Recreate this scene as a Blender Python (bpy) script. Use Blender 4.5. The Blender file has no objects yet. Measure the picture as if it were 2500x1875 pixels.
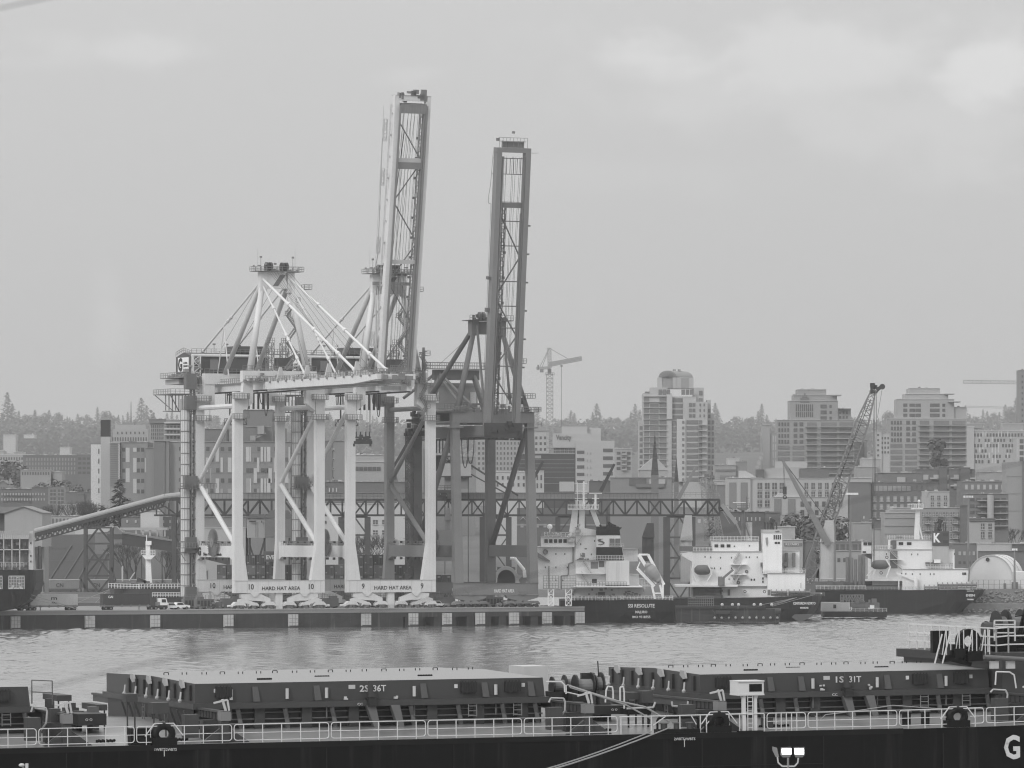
import bpy, math, random
from mathutils import Vector, Matrix
R=math.radians
F=12610.0; CZ=26.3; HY=1275.0            # focal length in px of a 2500 px frame, eye height, horizon row
S=bpy.context.scene
# ---------------- camera, light, sky ----------------
cd=bpy.data.cameras.new("camera"); cam=bpy.data.objects.new("camera",cd); S.collection.objects.link(cam)
cam.location=(0,0,CZ); cam.rotation_euler=(R(90),0,0)
cd.sensor_width=36; cd.lens=36*F/2500; cd.shift_y=(HY-937.5)/2500; cd.clip_start=1; cd.clip_end=30000
cd.dof.use_dof=True; cd.dof.focus_distance=900; cd.dof.aperture_fstop=cd.lens/22.0
S.camera=cam
w=bpy.data.worlds.new("World"); S.world=w; w.use_nodes=True
N=w.node_tree.nodes; L=w.node_tree.links; N.clear()
def nn(t,**k):
    n=N.new(t)
    for a,b in k.items(): setattr(n,a,b)
    return n
sky=nn("ShaderNodeTexSky",sky_type='NISHITA',sun_disc=False,sun_elevation=R(42),sun_rotation=R(-125))
sky.air_density=1.6; sky.dust_density=4
bw=nn("ShaderNodeRGBToBW"); L.new(sky.outputs[0],bw.inputs[0])
tc=nn("ShaderNodeTexCoord"); sep=nn("ShaderNodeSeparateXYZ"); L.new(tc.outputs['Generated'],sep.inputs[0])
def mth(op,a,b=None,c=None):
    n=nn("ShaderNodeMath",operation=op)
    for i,v in enumerate((a,b,c)):
        if v is None: continue
        if isinstance(v,(int,float)): n.inputs[i].default_value=v
        else: L.new(v,n.inputs[i])
    return n.outputs[0]
# overcast layer: brighter towards the zenith, soft cloud banks low over the hills
zen=mth('MULTIPLY_ADD',mth('POWER',mth('MAXIMUM',sep.outputs['Z'],0.0),0.8),8.2,5.02)
mp=nn("ShaderNodeMapping"); mp.inputs['Scale'].default_value=(46,46,90); L.new(tc.outputs['Generated'],mp.inputs[0])
no=nn("ShaderNodeTexNoise"); no.inputs['Scale'].default_value=1.0; no.inputs['Detail'].default_value=9; no.inputs['Roughness'].default_value=.6
L.new(mp.outputs[0],no.inputs['Vector'])
az=mth('DIVIDE',sep.outputs['X'],mth('MAXIMUM',sep.outputs['Y'],.05)); el=mth('DIVIDE',sep.outputs['Z'],mth('MAXIMUM',sep.outputs['Y'],.05))
nz=mth('MULTIPLY_ADD',no.outputs['Fac'],3.0,-1.5); cl=None
for px,py,rx,ry,am in ((1600,150,170,90,1.0),(2060,130,420,120,.85),(2420,170,190,110,1.25),(2200,300,480,150,.5),(1850,200,520,150,.45),(290,130,260,62,.6),(1000,185,120,30,.35),(262,760,50,170,.4),(1500,430,420,60,.16)):
    dx=mth('MULTIPLY',mth('SUBTRACT',az,(px-1250)/F),F/rx); dy=mth('MULTIPLY',mth('SUBTRACT',el,(HY-py)/F),F/ry)
    d=mth('SQRT',mth('ADD',mth('MULTIPLY',dx,dx),mth('MULTIPLY',dy,dy))); d=mth('ADD',d,nz)
    q=nn("ShaderNodeMapRange"); q.interpolation_type='SMOOTHSTEP'; q.inputs['From Min'].default_value=1.2; q.inputs['From Max'].default_value=.15; q.inputs['To Max'].default_value=am; L.new(d,q.inputs[0])
    cl=q.outputs[0] if cl is None else mth('MAXIMUM',cl,q.outputs[0])
tot=mth('ADD',zen,mth('MULTIPLY',cl,1.15))
mixv=mth('ADD',mth('MULTIPLY',tot,0.985),mth('MULTIPLY',mth('MINIMUM',bw.outputs[0],12.0),0.015))
bg=nn("ShaderNodeBackground"); bg.inputs[1].default_value=0.10
cmb=nn("ShaderNodeCombineColor")
for i in range(3): L.new(mixv,cmb.inputs[i])
L.new(cmb.outputs[0],bg.inputs[0])
wo=nn("ShaderNodeOutputWorld"); L.new(bg.outputs[0],wo.inputs[0])
ld=bpy.data.lights.new("sun","SUN"); ld.energy=1.35; ld.angle=R(16)
sun=bpy.data.objects.new("sun",ld); S.collection.objects.link(sun)
sd=Vector((-0.55,-0.70,0.55)).normalized()       # towards the sun
sun.rotation_euler=sd.to_track_quat('Z','Y').to_euler()
S.view_settings.view_transform='Standard'; S.view_settings.look='None'; S.view_settings.exposure=0; S.view_settings.gamma=1
try:
    S.cycles.use_denoising=True; S.cycles.filter_width=1.15; S.cycles.max_bounces=5; S.cycles.diffuse_bounces=2; S.cycles.glossy_bounces=3
    S.cycles.volume_bounces=0; S.cycles.transparent_max_bounces=8; S.cycles.sample_clamp_indirect=4
except Exception: pass

# ---------------- materials ----------------
MATS={}
def mat(key,v=0.5,rough=.6,var=.12,sc=.35,streak=0.0,metal=0,emit=0,bump=0,kind=None,spec=.4,mot=0,lst=0):
    if key in MATS: return MATS[key]
    m=bpy.data.materials.new(key); m.use_nodes=True; nt=m.node_tree; n=nt.nodes; l=nt.links
    b=n['Principled BSDF']; b.inputs['Roughness'].default_value=rough; b.inputs['Metallic'].default_value=metal
    b.inputs['Specular IOR Level'].default_value=spec
    tc=n.new('ShaderNodeTexCoord'); oi=n.new('ShaderNodeObjectInfo')
    def M(op,a,c,d=None):
        x=n.new('ShaderNodeMath'); x.operation=op
        for i,q in enumerate((a,c,d)):
            if q is None: continue
            if isinstance(q,(int,float)): x.inputs[i].default_value=q
            else: l.new(q,x.inputs[i])
        return x.outputs[0]
    def NZ(scale,vec,det=4,ro=.6):
        mp=n.new('ShaderNodeMapping'); mp.inputs['Scale'].default_value=vec; l.new(tc.outputs['Object'],mp.inputs[0])
        l.new(M('MULTIPLY',oi.outputs['Random'],50.0),mp.inputs['Location'])
        z=n.new('ShaderNodeTexNoise'); z.inputs['Scale'].default_value=scale; z.inputs['Detail'].default_value=det; z.inputs['Roughness'].default_value=ro
        l.new(mp.outputs[0],z.inputs['Vector']); return z.outputs['Fac']
    f=M('MULTIPLY_ADD',NZ(sc,(1,1,1)),2*var,1-var)
    if streak:
        s=NZ(1.0,(1.6,1.6,.06),3,.6)
        s=M('SMOOTH_MIN',s,.5,.1); s=M('MULTIPLY_ADD',s,2*streak,1-streak*.95)
        f=M('MULTIPLY',f,s)
    if mot:
        q=NZ(mot,(1,1,1),6,.7); mr=n.new('ShaderNodeMapRange'); mr.inputs['From Min'].default_value=.52; mr.inputs['From Max'].default_value=.66
        mr.inputs['To Min'].default_value=1; mr.inputs['To Max'].default_value=.6; l.new(q,mr.inputs[0]); f=M('MULTIPLY',f,mr.outputs[0])
    c=M('MULTIPLY',f,v)
    if lst:
        q=NZ(1.0,(.9,.9,.035),5,.65); mr=n.new('ShaderNodeMapRange'); mr.inputs['From Min'].default_value=.56; mr.inputs['From Max'].default_value=.8; mr.inputs['To Max'].default_value=lst; l.new(q,mr.inputs[0]); c=M('ADD',c,mr.outputs[0])
    cc=n.new('ShaderNodeCombineColor')
    for i in range(3): l.new(c,cc.inputs[i])
    l.new(cc.outputs[0],b.inputs['Base Color'])
    if emit:
        b.inputs['Emission Color'].default_value=(1,1,1,1); b.inputs['Emission Strength'].default_value=emit
    if bump:
        bp=n.new('ShaderNodeBump'); bp.inputs['Strength'].default_value=bump; l.new(NZ(sc*6,(1,1,1)),bp.inputs['Height']); l.new(bp.outputs[0],b.inputs['Normal'])
    MATS[key]=m; return m
def g(v,rough=.6,**k):          # plain weathered grey paint of a given base value
    return mat("grey_%d_%d"%(round(v*1000),round(rough*100)),v,rough,**k)
WHITE=mat('crane_white_paint',.68,.42,var=.10,sc=.25,streak=.2)
SHIPW=mat('ship_white_paint',.88,.45,var=.05,sc=.2,streak=.13)
GREYC=mat('crane_grey_paint',.21,.5,var=.13,sc=.12,streak=.16)
GREYD=mat('crane_dark_grey_paint',.15,.5,var=.13,sc=.12,streak=.15)
DARK=mat('dark_steel',.045,.55,var=.3,sc=.5)
MID=mat('galvanised_steel',.22,.5,var=.2,sc=.5)
LITE=mat('pale_steel',.5,.5,var=.12,sc=.4)
BLACK=mat('black_paint',.018,.5,var=.25,sc=.3,streak=.2)
GLASS=mat('window_glass',.035,.12,var=.3,sc=.2,spec=.6)
GLASSL=mat('pale_window_glass',.16,.2,var=.35,sc=.15,spec=.6)
HULL=mat('dark_hull_paint',.022,.5,var=.2,sc=.06,streak=.25,spec=.2,lst=.03)
CONC=mat('concrete',.36,.85,var=.14,sc=.25,streak=.16,bump=.1)
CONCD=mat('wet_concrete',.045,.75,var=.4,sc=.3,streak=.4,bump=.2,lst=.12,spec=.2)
ROPE=mat('mooring_rope',.3,.8,var=.1,sc=2)
ROPED=mat('steel_wire',.10,.6)
LET=mat('dark_lettering',.03,.6); LETW=mat('white_lettering',.75,.6)

# ---------------- mesh builder ----------------
class MB:
    def __init__(s): s.v=[]; s.f=[]
    def add(s,vs,fs):
        o=len(s.v); s.v+= [tuple(a) for a in vs]; s.f+=[tuple(i+o for i in q) for q in fs]; return s
    def box(s,x0,x1,y0,y1,z0,z1):
        if x1<x0: x0,x1=x1,x0
        if y1<y0: y0,y1=y1,y0
        if z1<z0: z0,z1=z1,z0
        return s.add([(x0,y0,z0),(x1,y0,z0),(x1,y1,z0),(x0,y1,z0),(x0,y0,z1),(x1,y0,z1),(x1,y1,z1),(x0,y1,z1)],
          [(3,2,1,0),(4,5,6,7),(0,1,5,4),(1,2,6,5),(2,3,7,6),(3,0,4,7)])
    def hull8(s,a,b):   # two quads (lists of 4 pts) joined into a solid
        return s.add(list(a)+list(b),[(3,2,1,0),(4,5,6,7),(0,1,5,4),(1,2,6,5),(2,3,7,6),(3,0,4,7)])
    def bar(s,p,q,w,h=None,w2=None,h2=None):
        h=h or w; w2=w2 or w; h2=h2 or h
        p=Vector(p); q=Vector(q); d=(q-p)
        if d.length<1e-6: return s
        d.normalize(); ref=Vector((0,0,1)) if abs(d.z)<.9 else Vector((0,1,0))
        a=d.cross(ref).normalized(); b=a.cross(d).normalized()
        c=[]
        for o,ww,hh in ((p,w,h),(q,w2,h2)):
            c.append([o-a*ww/2-b*hh/2,o+a*ww/2-b*hh/2,o+a*ww/2+b*hh/2,o-a*ww/2+b*hh/2])
        return s.hull8(c[0],c[1])
    def tube(s,p,q,r0,r1=None,n=8,cap=True):
        r1=r0 if r1 is None else r1
        p=Vector(p); q=Vector(q); d=(q-p)
        if d.length<1e-6: return s
        d.normalize(); ref=Vector((0,0,1)) if abs(d.z)<.9 else Vector((0,1,0))
        a=d.cross(ref).normalized(); b=a.cross(d).normalized(); vs=[]
        for o,r in ((p,r0),(q,r1)):
            for i in range(n):
                t=2*math.pi*i/n; vs.append(o+a*math.cos(t)*r+b*math.sin(t)*r)
        fs=[(i,(i+1)%n,n+(i+1)%n,n+i) for i in range(n)]
        if cap: fs+=[tuple(range(n-1,-1,-1)),tuple(range(n,2*n))]
        return s.add(vs,fs)
    def path(s,pts,r,n=6):
        for a,b in zip(pts[:-1],pts[1:]): s.tube(a,b,r,n=n)
        return s
    def prism(s,pts,axis,a,b):   # polygon pts (2-d) extruded along axis
        n=len(pts)
        def P(u,v,t): return {'x':(t,u,v),'y':(u,t,v),'z':(u,v,t)}[axis]
        vs=[P(u,v,a) for u,v in pts]+[P(u,v,b) for u,v in pts]
        return s.add(vs,[tuple(range(n))[::-1],tuple(range(n,2*n))]+[(i,(i+1)%n,n+(i+1)%n,n+i) for i in range(n)])
    def ngon(s,pts): return s.add(pts,[tuple(range(len(pts)))])
    def ring(s,c,R1,R2,w,axis='x',n=20):  # annular disc
        vs=[];fs=[]
        for i in range(n):
            t=2*math.pi*i/n
            for r in (R1,R2):
                for e in (-w/2,w/2):
                    a,b=math.cos(t)*r,math.sin(t)*r
                    p={'x':(e,a,b),'y':(a,e,b),'z':(a,b,e)}[axis]; vs.append((c[0]+p[0],c[1]+p[1],c[2]+p[2]))
        for i in range(n):
            A=4*i;B=4*((i+1)%n)
            fs+=[(A,A+1,B+1,B),(A+2,B+2,B+3,A+3),(A,B,B+2,A+2),(A+1,A+3,B+3,B+1)]
        return s.add(vs,fs)
    def ball(s,c,r,n=8,sz=1):
        vs=[(c[0],c[1],c[2]-r*sz)];m=max(4,n//2)
        for j in range(1,m):
            ph=-math.pi/2+math.pi*j/m
            for i in range(n):
                t=2*math.pi*i/n; vs.append((c[0]+r*math.cos(ph)*math.cos(t),c[1]+r*math.cos(ph)*math.sin(t),c[2]+r*sz*math.sin(ph)))
        vs.append((c[0],c[1],c[2]+r*sz)); fs=[]
        for i in range(n):
            fs.append((0,1+(i+1)%n,1+i)); k=1+(m-2)*n; fs.append((len(vs)-1,k+i,k+(i+1)%n))
            for j in range(m-2):
                a=1+j*n; fs.append((a+i,a+(i+1)%n,a+n+(i+1)%n,a+n+i))
        return s.add(vs,fs)
    def rail(s,pts,h=1.1,sp=2.0,r=.05,mids=1):
        for a,b in zip(pts[:-1],pts[1:]):
            a=Vector(a); b=Vector(b); n=max(1,int(round((b-a).length/sp)))
            for k in range(mids+1):
                u=Vector((0,0,h*(k+1)/(mids+1))); s.bar(a+u,b+u,2*r)
            for i in range(n+1):
                p=a.lerp(b,i/n); s.bar(p,p+Vector((0,0,h)),2*r)
        return s
    def truss(s,p,q,w,h,n,r,rd=None,x=False):
        # box truss from p to q: width w (side), height h (second axis)
        rd=rd or r*.6
        p=Vector(p); q=Vector(q); d=(q-p).normalized(); ref=Vector((0,0,1)) if abs(d.z)<.9 else Vector((0,1,0))
        a=d.cross(ref).normalized()*w/2; b=a.cross(d).normalized()*h/2
        C=[-a-b,a-b,a+b,-a+b]
        for c in C: s.bar(p+c,q+c,2*r)
        for i in range(n):
            u=p.lerp(q,i/n); v=p.lerp(q,(i+1)/n)
            for k in range(4):
                A,B=C[k],C[(k+1)%4]
                s.bar(u+A,u+B,2*rd)
                if (i+k)%2 or x: s.bar(u+A,v+B,2*rd)
                if not (i+k)%2 or x: s.bar(u+B,v+A,2*rd)
        for k in range(4): s.bar(q+C[k],q+C[(k+1)%4],2*rd)
        return s
    def put(s,name,m,parent=None,smooth=False,label=None):
        me=bpy.data.meshes.new(name); me.from_pydata(s.v,[],s.f); me.materials.append(m)
        if smooth:
            for p in me.polygons: p.use_smooth=True
        o=bpy.data.objects.new(name,me); S.collection.objects.link(o)
        if parent is not None: o.parent=parent
        if label: o['label']=label
        return o
def top(o,label,cat,group=None):
    o['label']=label; o['category']=cat
    if group: o['group']=group
    return o
def struct(o,kind='structure'): o['kind']=kind; return o
def E(name,loc,label,cat,group=None,ang=0):
    o=bpy.data.objects.new(name,None); S.collection.objects.link(o); o.location=loc; o.rotation_euler=(0,0,ang); o.empty_display_size=1
    return top(o,label,cat,group)
def W(px,py,Y): return Vector(((px-1250)*Y/F, Y, CZ-(py-HY)*Y/F))
def dup(o,loc=None,rot=None,label=None,group=None,parent=None):
    c=o.copy(); S.collection.objects.link(c)
    if parent is not None: c.parent=parent
    for ch in list(o.children): dup(ch,parent=c)
    if loc is not None: c.location=loc
    if rot is not None: c.rotation_euler=(0,0,rot)
    if label: c['label']=label
    if group: c['group']=group
    return c
TX=[]
def text(parent,body,pos,cap,width,m,ang=0,name='lettering',ext=.03,bold=.0,tilt=90):
    c=bpy.data.curves.new(name,'FONT'); c.body=body; c.size=cap/.7; c.extrude=ext; c.offset=bold; c.align_x='CENTER'; c.materials.append(m); c.resolution_u=2
    o=bpy.data.objects.new(name,c); S.collection.objects.link(o); o.parent=parent; o.location=pos; o.rotation_euler=(R(tilt),0,ang)
    TX.append((o,width)); return o
class Fac:
    """a thing whose front is drawn in photo pixels on the plane at distance Y, with real depth behind it"""
    def __init__(s,name,label,cat,x,y,Y,group=None):
        s.x=x;s.y=y;s.Y=Y;s.k=Y/F; s.o=E(name,W(x,y,Y),label,cat,group)
    def X(s,px): return (px-s.x)*s.k
    def Z(s,py): return (s.y-py)*s.k
    def P(s,px,py,d=0): return (s.X(px),d,s.Z(py))
    def box(s,x0,y0,x1,y1,d0,d1,m=None): return (m or MB()).box(s.X(x0),s.X(x1),d0,d1,s.Z(y1),s.Z(y0))
    def poly(s,pts,d0,d1,m=None): return (m or MB()).prism([(s.X(a),s.Z(b)) for a,b in pts],'y',d0,d1)
    def wins(s,x0,y0,x1,y1,nx,ny,m,fw=.6,fh=.6,d=0,dep=.3,name='window',parent=None,skip=None,frame=None):
        """grid of separate windows filling the cell grid of a rectangle; each window sits 0.1 m proud with its frame"""
        cw=(x1-x0)/nx; ch=(y1-y0)/ny; W2=cw*fw*s.k/2; H2=ch*fh*s.k/2
        b=MB().box(-W2,W2,-.08,dep,-H2,H2); o0=None
        fr=None
        for j in range(ny):
            for i in range(nx):
                if skip and skip(i,j): continue
                c=(s.X(x0+cw*(i+.5)),d,s.Z(y0+ch*(j+.5)))
                if o0 is None: o0=o=b.put(name,m,parent or s.o)
                else:
                    o=o0.copy(); S.collection.objects.link(o)
                o.location=c
                if frame is not None:
                    if fr is None:
                        t=.12*max(1,s.k*5); f=MB()
                        f.box(-W2,W2,-.16,-.06,-t/2,t/2); f.box(-t/2,t/2,-.155,-.065,-H2,H2); f.box(-W2-t,W2+t,-.3,-.05,-H2-t*1.5,-H2)
                        fr=f.put('frame',frame,o)
                    else:
                        q=fr.copy(); S.collection.objects.link(q); q.parent=o
        return o0
# ---------------- setting: water, land, quay, hills ----------------
TH=R(24); CT,ST=math.cos(TH),math.sin(TH)
def QY(X): return 1321+.445*(X-17.8)           # the quay face line
# water
def water():
    m=bpy.data.materials.new('harbour_water'); m.use_nodes=True; nt=m.node_tree;n=nt.nodes;l=nt.links
    b=n['Principled BSDF']; b.inputs['Base Color'].default_value=(.16,.16,.16,1); b.inputs['Roughness'].default_value=.13; b.inputs['IOR'].default_value=2.3
    tc=n.new('ShaderNodeTexCoord')
    prev=None
    for sc,vec,st,dist in ((1,(1.2,.8,1),.5,.1),):
        mp=n.new('ShaderNodeMapping'); mp.inputs['Scale'].default_value=vec; l.new(tc.outputs['Object'],mp.inputs[0])
        z=n.new('ShaderNodeTexNoise'); z.inputs['Scale'].default_value=sc; z.inputs['Detail'].default_value=5; z.inputs['Roughness'].default_value=.6; l.new(mp.outputs[0],z.inputs['Vector'])
        bp=n.new('ShaderNodeBump'); bp.inputs['Strength'].default_value=st; bp.inputs['Distance'].default_value=dist; l.new(z.outputs['Fac'],bp.inputs['Height'])
        if prev: l.new(prev.outputs[0],bp.inputs['Normal'])
        prev=bp
    l.new(prev.outputs[0],b.inputs['Normal'])
    mp=n.new('ShaderNodeMapping'); mp.inputs['Scale'].default_value=(.05,.014,1); l.new(tc.outputs['Object'],mp.inputs[0])
    z=n.new('ShaderNodeTexNoise'); z.inputs['Scale'].default_value=1; z.inputs['Detail'].default_value=7; z.inputs['Roughness'].default_value=.65; l.new(mp.outputs[0],z.inputs['Vector'])
    mr=n.new('ShaderNodeMapRange'); mr.inputs['From Min'].default_value=.38; mr.inputs['From Max'].default_value=.62; mr.inputs['To Min'].default_value=.05; mr.inputs['To Max'].default_value=.12; l.new(z.outputs['Fac'],mr.inputs[0]); l.new(mr.outputs[0],b.inputs['Roughness'])
    struct(MB().ngon([(-900,20,-.45),(900,20,-.45),(900,1600,-.45),(-900,1600,-.45)]).put('water',m))
    import numpy as np
    nr,nc=1500,430                    # real waves over the stretch of harbour in view
    Y=300+(1620-300)*(np.linspace(0,1,nr)**1.15); s_=np.linspace(-1,1,nc)
    YY=np.repeat(Y,nc); XX=np.tile(s_,nr)*(YY*.108+16)
    rg=np.random.RandomState(4); Z=np.zeros_like(XX)
    pat=np.zeros_like(XX)
    for _ in range(7):
        k=rg.uniform(.008,.05); a=rg.uniform(-.5,.5); pat+=np.sin(XX*k*math.cos(a)*1.2+YY*k*math.sin(a)*.5+rg.uniform(0,6.28))
    amp=np.clip(.75+.22*pat,.25,1.5)
    for _ in range(26):
        wl=rg.uniform(1.7,8.5); k=2*math.pi/wl; a=rg.normal(1.25,.75)
        Z+=(.046/k)*np.sin(k*(XX*math.cos(a)+YY*math.sin(a))+rg.uniform(0,6.28)+.6*np.sin(XX*.11+YY*.07+_))
    Z=Z*amp
    co=np.stack([XX,YY,Z],1).astype(np.float32)
    r=np.arange(nr-1)[:,None]*nc; c=np.arange(nc-1)[None,:]; q=(r+c).ravel(); F4=np.stack([q,q+1,q+nc+1,q+nc],1).astype(np.int32)
    me=bpy.data.meshes.new('water'); me.vertices.add(len(co)); me.vertices.foreach_set('co',co.ravel()); me.loops.add(F4.size); me.loops.foreach_set('vertex_index',F4.ravel())
    me.polygons.add(len(F4)); me.polygons.foreach_set('loop_start',np.arange(0,F4.size,4,dtype=np.int32)); me.polygons.foreach_set('loop_total',np.full(len(F4),4,dtype=np.int32)); me.polygons.foreach_set('use_smooth',np.ones(len(F4),dtype=bool)); me.update(calc_edges=True); me.validate(); me.materials.append(m)
    o=bpy.data.objects.new('water',me); S.collection.objects.link(o); struct(o)
water()
# land: a flat port apron behind the quay, then a slope rising to the wooded ridge
def land():
    mb=MB(); rows=[(1500,4.5),(1700,7),(2000,14),(2500,32),(3500,61),(5000,101),(7000,146),(8600,180),(12000,170)]
    n=24; vs=[];rnd=random.Random(5)
    for Y,z in rows:
        for i in range(n+1):
            x=(-1+2*i/n)*(Y*.16+260)
            vs.append((x,Y,z+(rnd.uniform(-1,1)*z*.04 if z>5 else 0)))
    fs=[(j*(n+1)+i,j*(n+1)+i+1,(j+1)*(n+1)+i+1,(j+1)*(n+1)+i) for j in range(len(rows)-1) for i in range(n)]
    mb.add(vs,fs); return mb
GROUND=mat('city_ground',.11,.95,var=.4,sc=.02)
struct(land().put('ground',GROUND))
struct(MB().box(-420,-24,1400,1500.5,-1,4.45).put('port_ground',GROUND))
def tz(Y):
    rows=[(1500,4.5),(1700,7),(2000,14),(2500,32),(3500,61),(5000,101),(7000,146),(8600,180),(12000,170)]
    for (a,b),(c,d) in zip(rows[:-1],rows[1:]):
        if a<=Y<=c: return b+(d-b)*(Y-a)/(c-a)
    return rows[0][1] if Y<1345 else rows[-1][1]
# quay: concrete apron with a solid face on the left and open bays between piers on the right
qx=lambda px:(lambda k:(k*(1321-.445*17.8)/(1-.445*k)))((px-1250)/F)
xl,xr=-300,qx(1427); APR=mat('quay_apron',.25,.8,var=.2,sc=.08)
q=E('quay',(qx(0),QY(qx(0)),0),'long dark concrete quay wall with pale fender blocks under the cranes','quay',ang=TH)
Lq=(xr-qx(0))/CT; L0=(xl-qx(0))/CT; Lm=(qx(985)-qx(0))/CT
MB().box(L0,Lq,.0,75,3.6,4.5).put('apron',APR,q)
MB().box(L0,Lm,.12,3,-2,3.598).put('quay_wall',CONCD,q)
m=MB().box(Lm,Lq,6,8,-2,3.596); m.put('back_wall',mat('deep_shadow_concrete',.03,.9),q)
m=MB()
for px in (1000,1025,1070,1105,1150,1190,1228,1268,1305,1345,1385,1420):
    u=(qx(px)-qx(0))/CT; m.box(u-1,u+1,.2,5.9,-2,3.597)
m.put('support_piers',CONCD,q)
MB().box(Lm,Lq,.1,.9,2.4,3.595).put('edge_beam',CONCD,q)
MB().box(L0,Lq,-.15,.35,4.503,4.75).put('edge_kerb',CONC,q)
FB=mat('pale_fender_concrete',.5,.8,var=.12,sc=.5,mot=.35)
for i,(a,b) in enumerate(((25,47),(206,229),(366,388),(545,567),(703,725),(881,903),(997,1018),(1079,1100),(1160,1181),(1242,1264),(1323,1344),(1403,1424))):
    u0=(qx(a)-qx(0))/CT;u1=(qx(b)-qx(0))/CT
    nm=['first fender block from the left end of the quay','second fender block, below the end of the pale trailer','third fender block, below the white truck cab','fender block under the foot of the boom-down crane','fender block under the sill end of the boom-down crane','fender block under the foot of the white crane with raised boom','first fender block of the open piled bays','second fender block of the open piled bays','third fender block, under the middle of the grey crane','fourth fender block, under the right bogies of the grey crane','fifth fender block, under the scaffold towers','last fender block at the right end of the quay'][i]
    o=E('fender_block',(qx(a),QY(qx(a)),0),nm,'fender','pale fender blocks along the quay face',ang=TH)
    w_=u1-u0; MB().box(0,w_,-.9,-.02,.35,3.35).put('block',FB,o)
    mm=MB()
    for t in (1/3,2/3): mm.box(w_*t-.04,w_*t+.04,-.93,-.88,.35,3.35)
    for z in (1.3,2.3): mm.box(0,w_,-.935,-.885,z-.04,z+.04)
    mm.put('joint_grid',g(.2),o); MB().box(.03,w_-.03,-.96,-.0,-.6,.55).put('weed_band',mat('weed',.06,.9,var=.5,sc=1.5),o)
# riprap bank on the far right
def riprap():
    rnd=random.Random(3); mb=MB()
    for i in range(900):
        x=rnd.uniform(106,190); t=rnd.random(); y=1480+t*14; z=.1+t*6.2; r=rnd.uniform(.35,.8)
        c=Vector((x,y,z)); vs=[c+Vector((rnd.uniform(-1,1)*r,rnd.uniform(-1,1)*r,rnd.uniform(-.7,.7)*r)) for _ in range(6)]
        mb.add([c+Vector((-r,0,0)),c+Vector((r*.9,.1,0)),c+Vector((0,-r*.8,.1*r)),c+Vector((.1,r,0)),c+Vector((0,0,r*rnd.uniform(.5,.9))),c-Vector((0,0,r))],[(0,2,4),(2,1,4),(1,3,4),(3,0,4),(2,0,5),(1,2,5),(3,1,5),(0,3,5)])
    mb.box(100,195,1483,1510,-1,3); 
    o=mb.put('rock_bank',mat('rocks',.2,.9,var=.5,sc=.4)); struct(o,'stuff')
riprap()
MB().add([(90,1486,-1),(200,1486,-1),(200,1500,6.8),(90,1500,6.8),(90,1560,6.8),(200,1560,6.8)],[(0,1,2,3),(3,2,5,4)]).put('bank_ground',mat('bank_ground_soil',.13,.95))['kind']='structure'
# ---------------- ship-to-shore cranes ----------------
def clutter(m,x0,x1,y0,y1,z0,z1,n,seed,s0=.3,s1=1.0):
    r=random.Random(seed)
    for _ in range(n):
        a=r.uniform(s0,s1);b=r.uniform(s0,s1);c=r.uniform(s0,s1)*.8
        x=r.uniform(x0,x1-a);y=r.uniform(y0,y1);z=z0 if r.random()<.6 else r.uniform(z0,z1)
        m.box(x,x+a,y,y+b,z,min(z+c,z1+c))
    return m
def deck(parent,x0,x1,y0,y1,z,mt,h=1.1,name='platform',sides='nsew',r=.05,sp=1.4):
    m=MB().box(x0,x1,y0,y1,z-.14,z); P=[(x0,y0,z),(x1,y0,z),(x1,y1,z),(x0,y1,z)]
    if 's' in sides: m.rail([P[0],P[1]],h,sp,r)
    if 'e' in sides: m.rail([P[1],P[2]],h,sp,r)
    if 'n' in sides: m.rail([P[2],P[3]],h,sp,r)
    if 'w' in sides: m.rail([P[3],P[0]],h,sp,r)
    return m.put(name,mt,parent)
def bogie(c,x,y,mt,flip=1,old=False):
    """one corner: big equaliser, two small ones, wheel trucks"""
    o=MB(); s=flip
    if old:
        o.prism([(x-4.6,3.2),(x+4.6,3.2),(x+4.2,2.5),(x+1.0,1.7),(x-1.0,1.7),(x-4.2,2.5)],'y',y-.6,y+.6)
    else:
        o.prism([(x+a*s,b) for a,b in ((-3.7,3.85),(-1.2,4.1),(1.2,4.1),(4.3,2.75),(4.3,1.8),(1.3,2.15),(-.6,2.2),(-3.6,3.0))],'y',y-.7,y+.7)
    b=o.put('equaliser_beam',mt,c)
    MB().prism([(x-1.3,4.2),(x+1.3,4.2),(x+.35,3.2),(x-.35,3.2)],'y',y-.98,y-.72).put('pivot_plate',mt,b)
    if not old:
        MB().prism([(x+a*s,q) for a,q in ((-4.6,2.5),(-3.4,2.85),(-2.4,2.7),(.5,1.6),(.55,.95),(-.1,.9),(-2.6,1.7),(-4.5,1.8))],'y',y-.95,y-.5).put('sub_equaliser',mt,b)
    for k_,dx in enumerate((-3.5,-1.15,1.15,3.5) if old else (-4.1*s,-.2*s,4.0*s)):
        t=MB(); X=x+dx; big=1.35 if (not old and k_!=1) else 1.0
        t.prism([(X-1.3*big,.8),(X-1.25*big,1.25),(X-.7*big,1.75*(1+.12*(big>1))),(X+.7*big,1.75*(1+.12*(big>1))),(X+1.25*big,1.25),(X+1.3*big,.8),(X+.75*big,1.1),(X-.75*big,1.1)],'y',y-.98,y+.85)
        tr=t.put('wheel_truck',mt,c)
        for e in (-.8*big,.8*big):
            w_=MB(); w_.tube((X+e,y-.35,.42),(X+e,y+.35,.42),.42,n=12)
            w_.box(X+e*.35-.28,X+e*.35+.28,y-1.0,y-.4,.35,1.0)
            w_.put('wheel',GREYD if not old else DARK,tr)
    m=MB(); m.box(x-6.2*s,x-5.6*s,y-.3,y+.3,.6,1.2); m.tube((x-6.2*s,y,.9),(x-7.0*s,y,.9),.28); m.put('buffer',mt,c)
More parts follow.
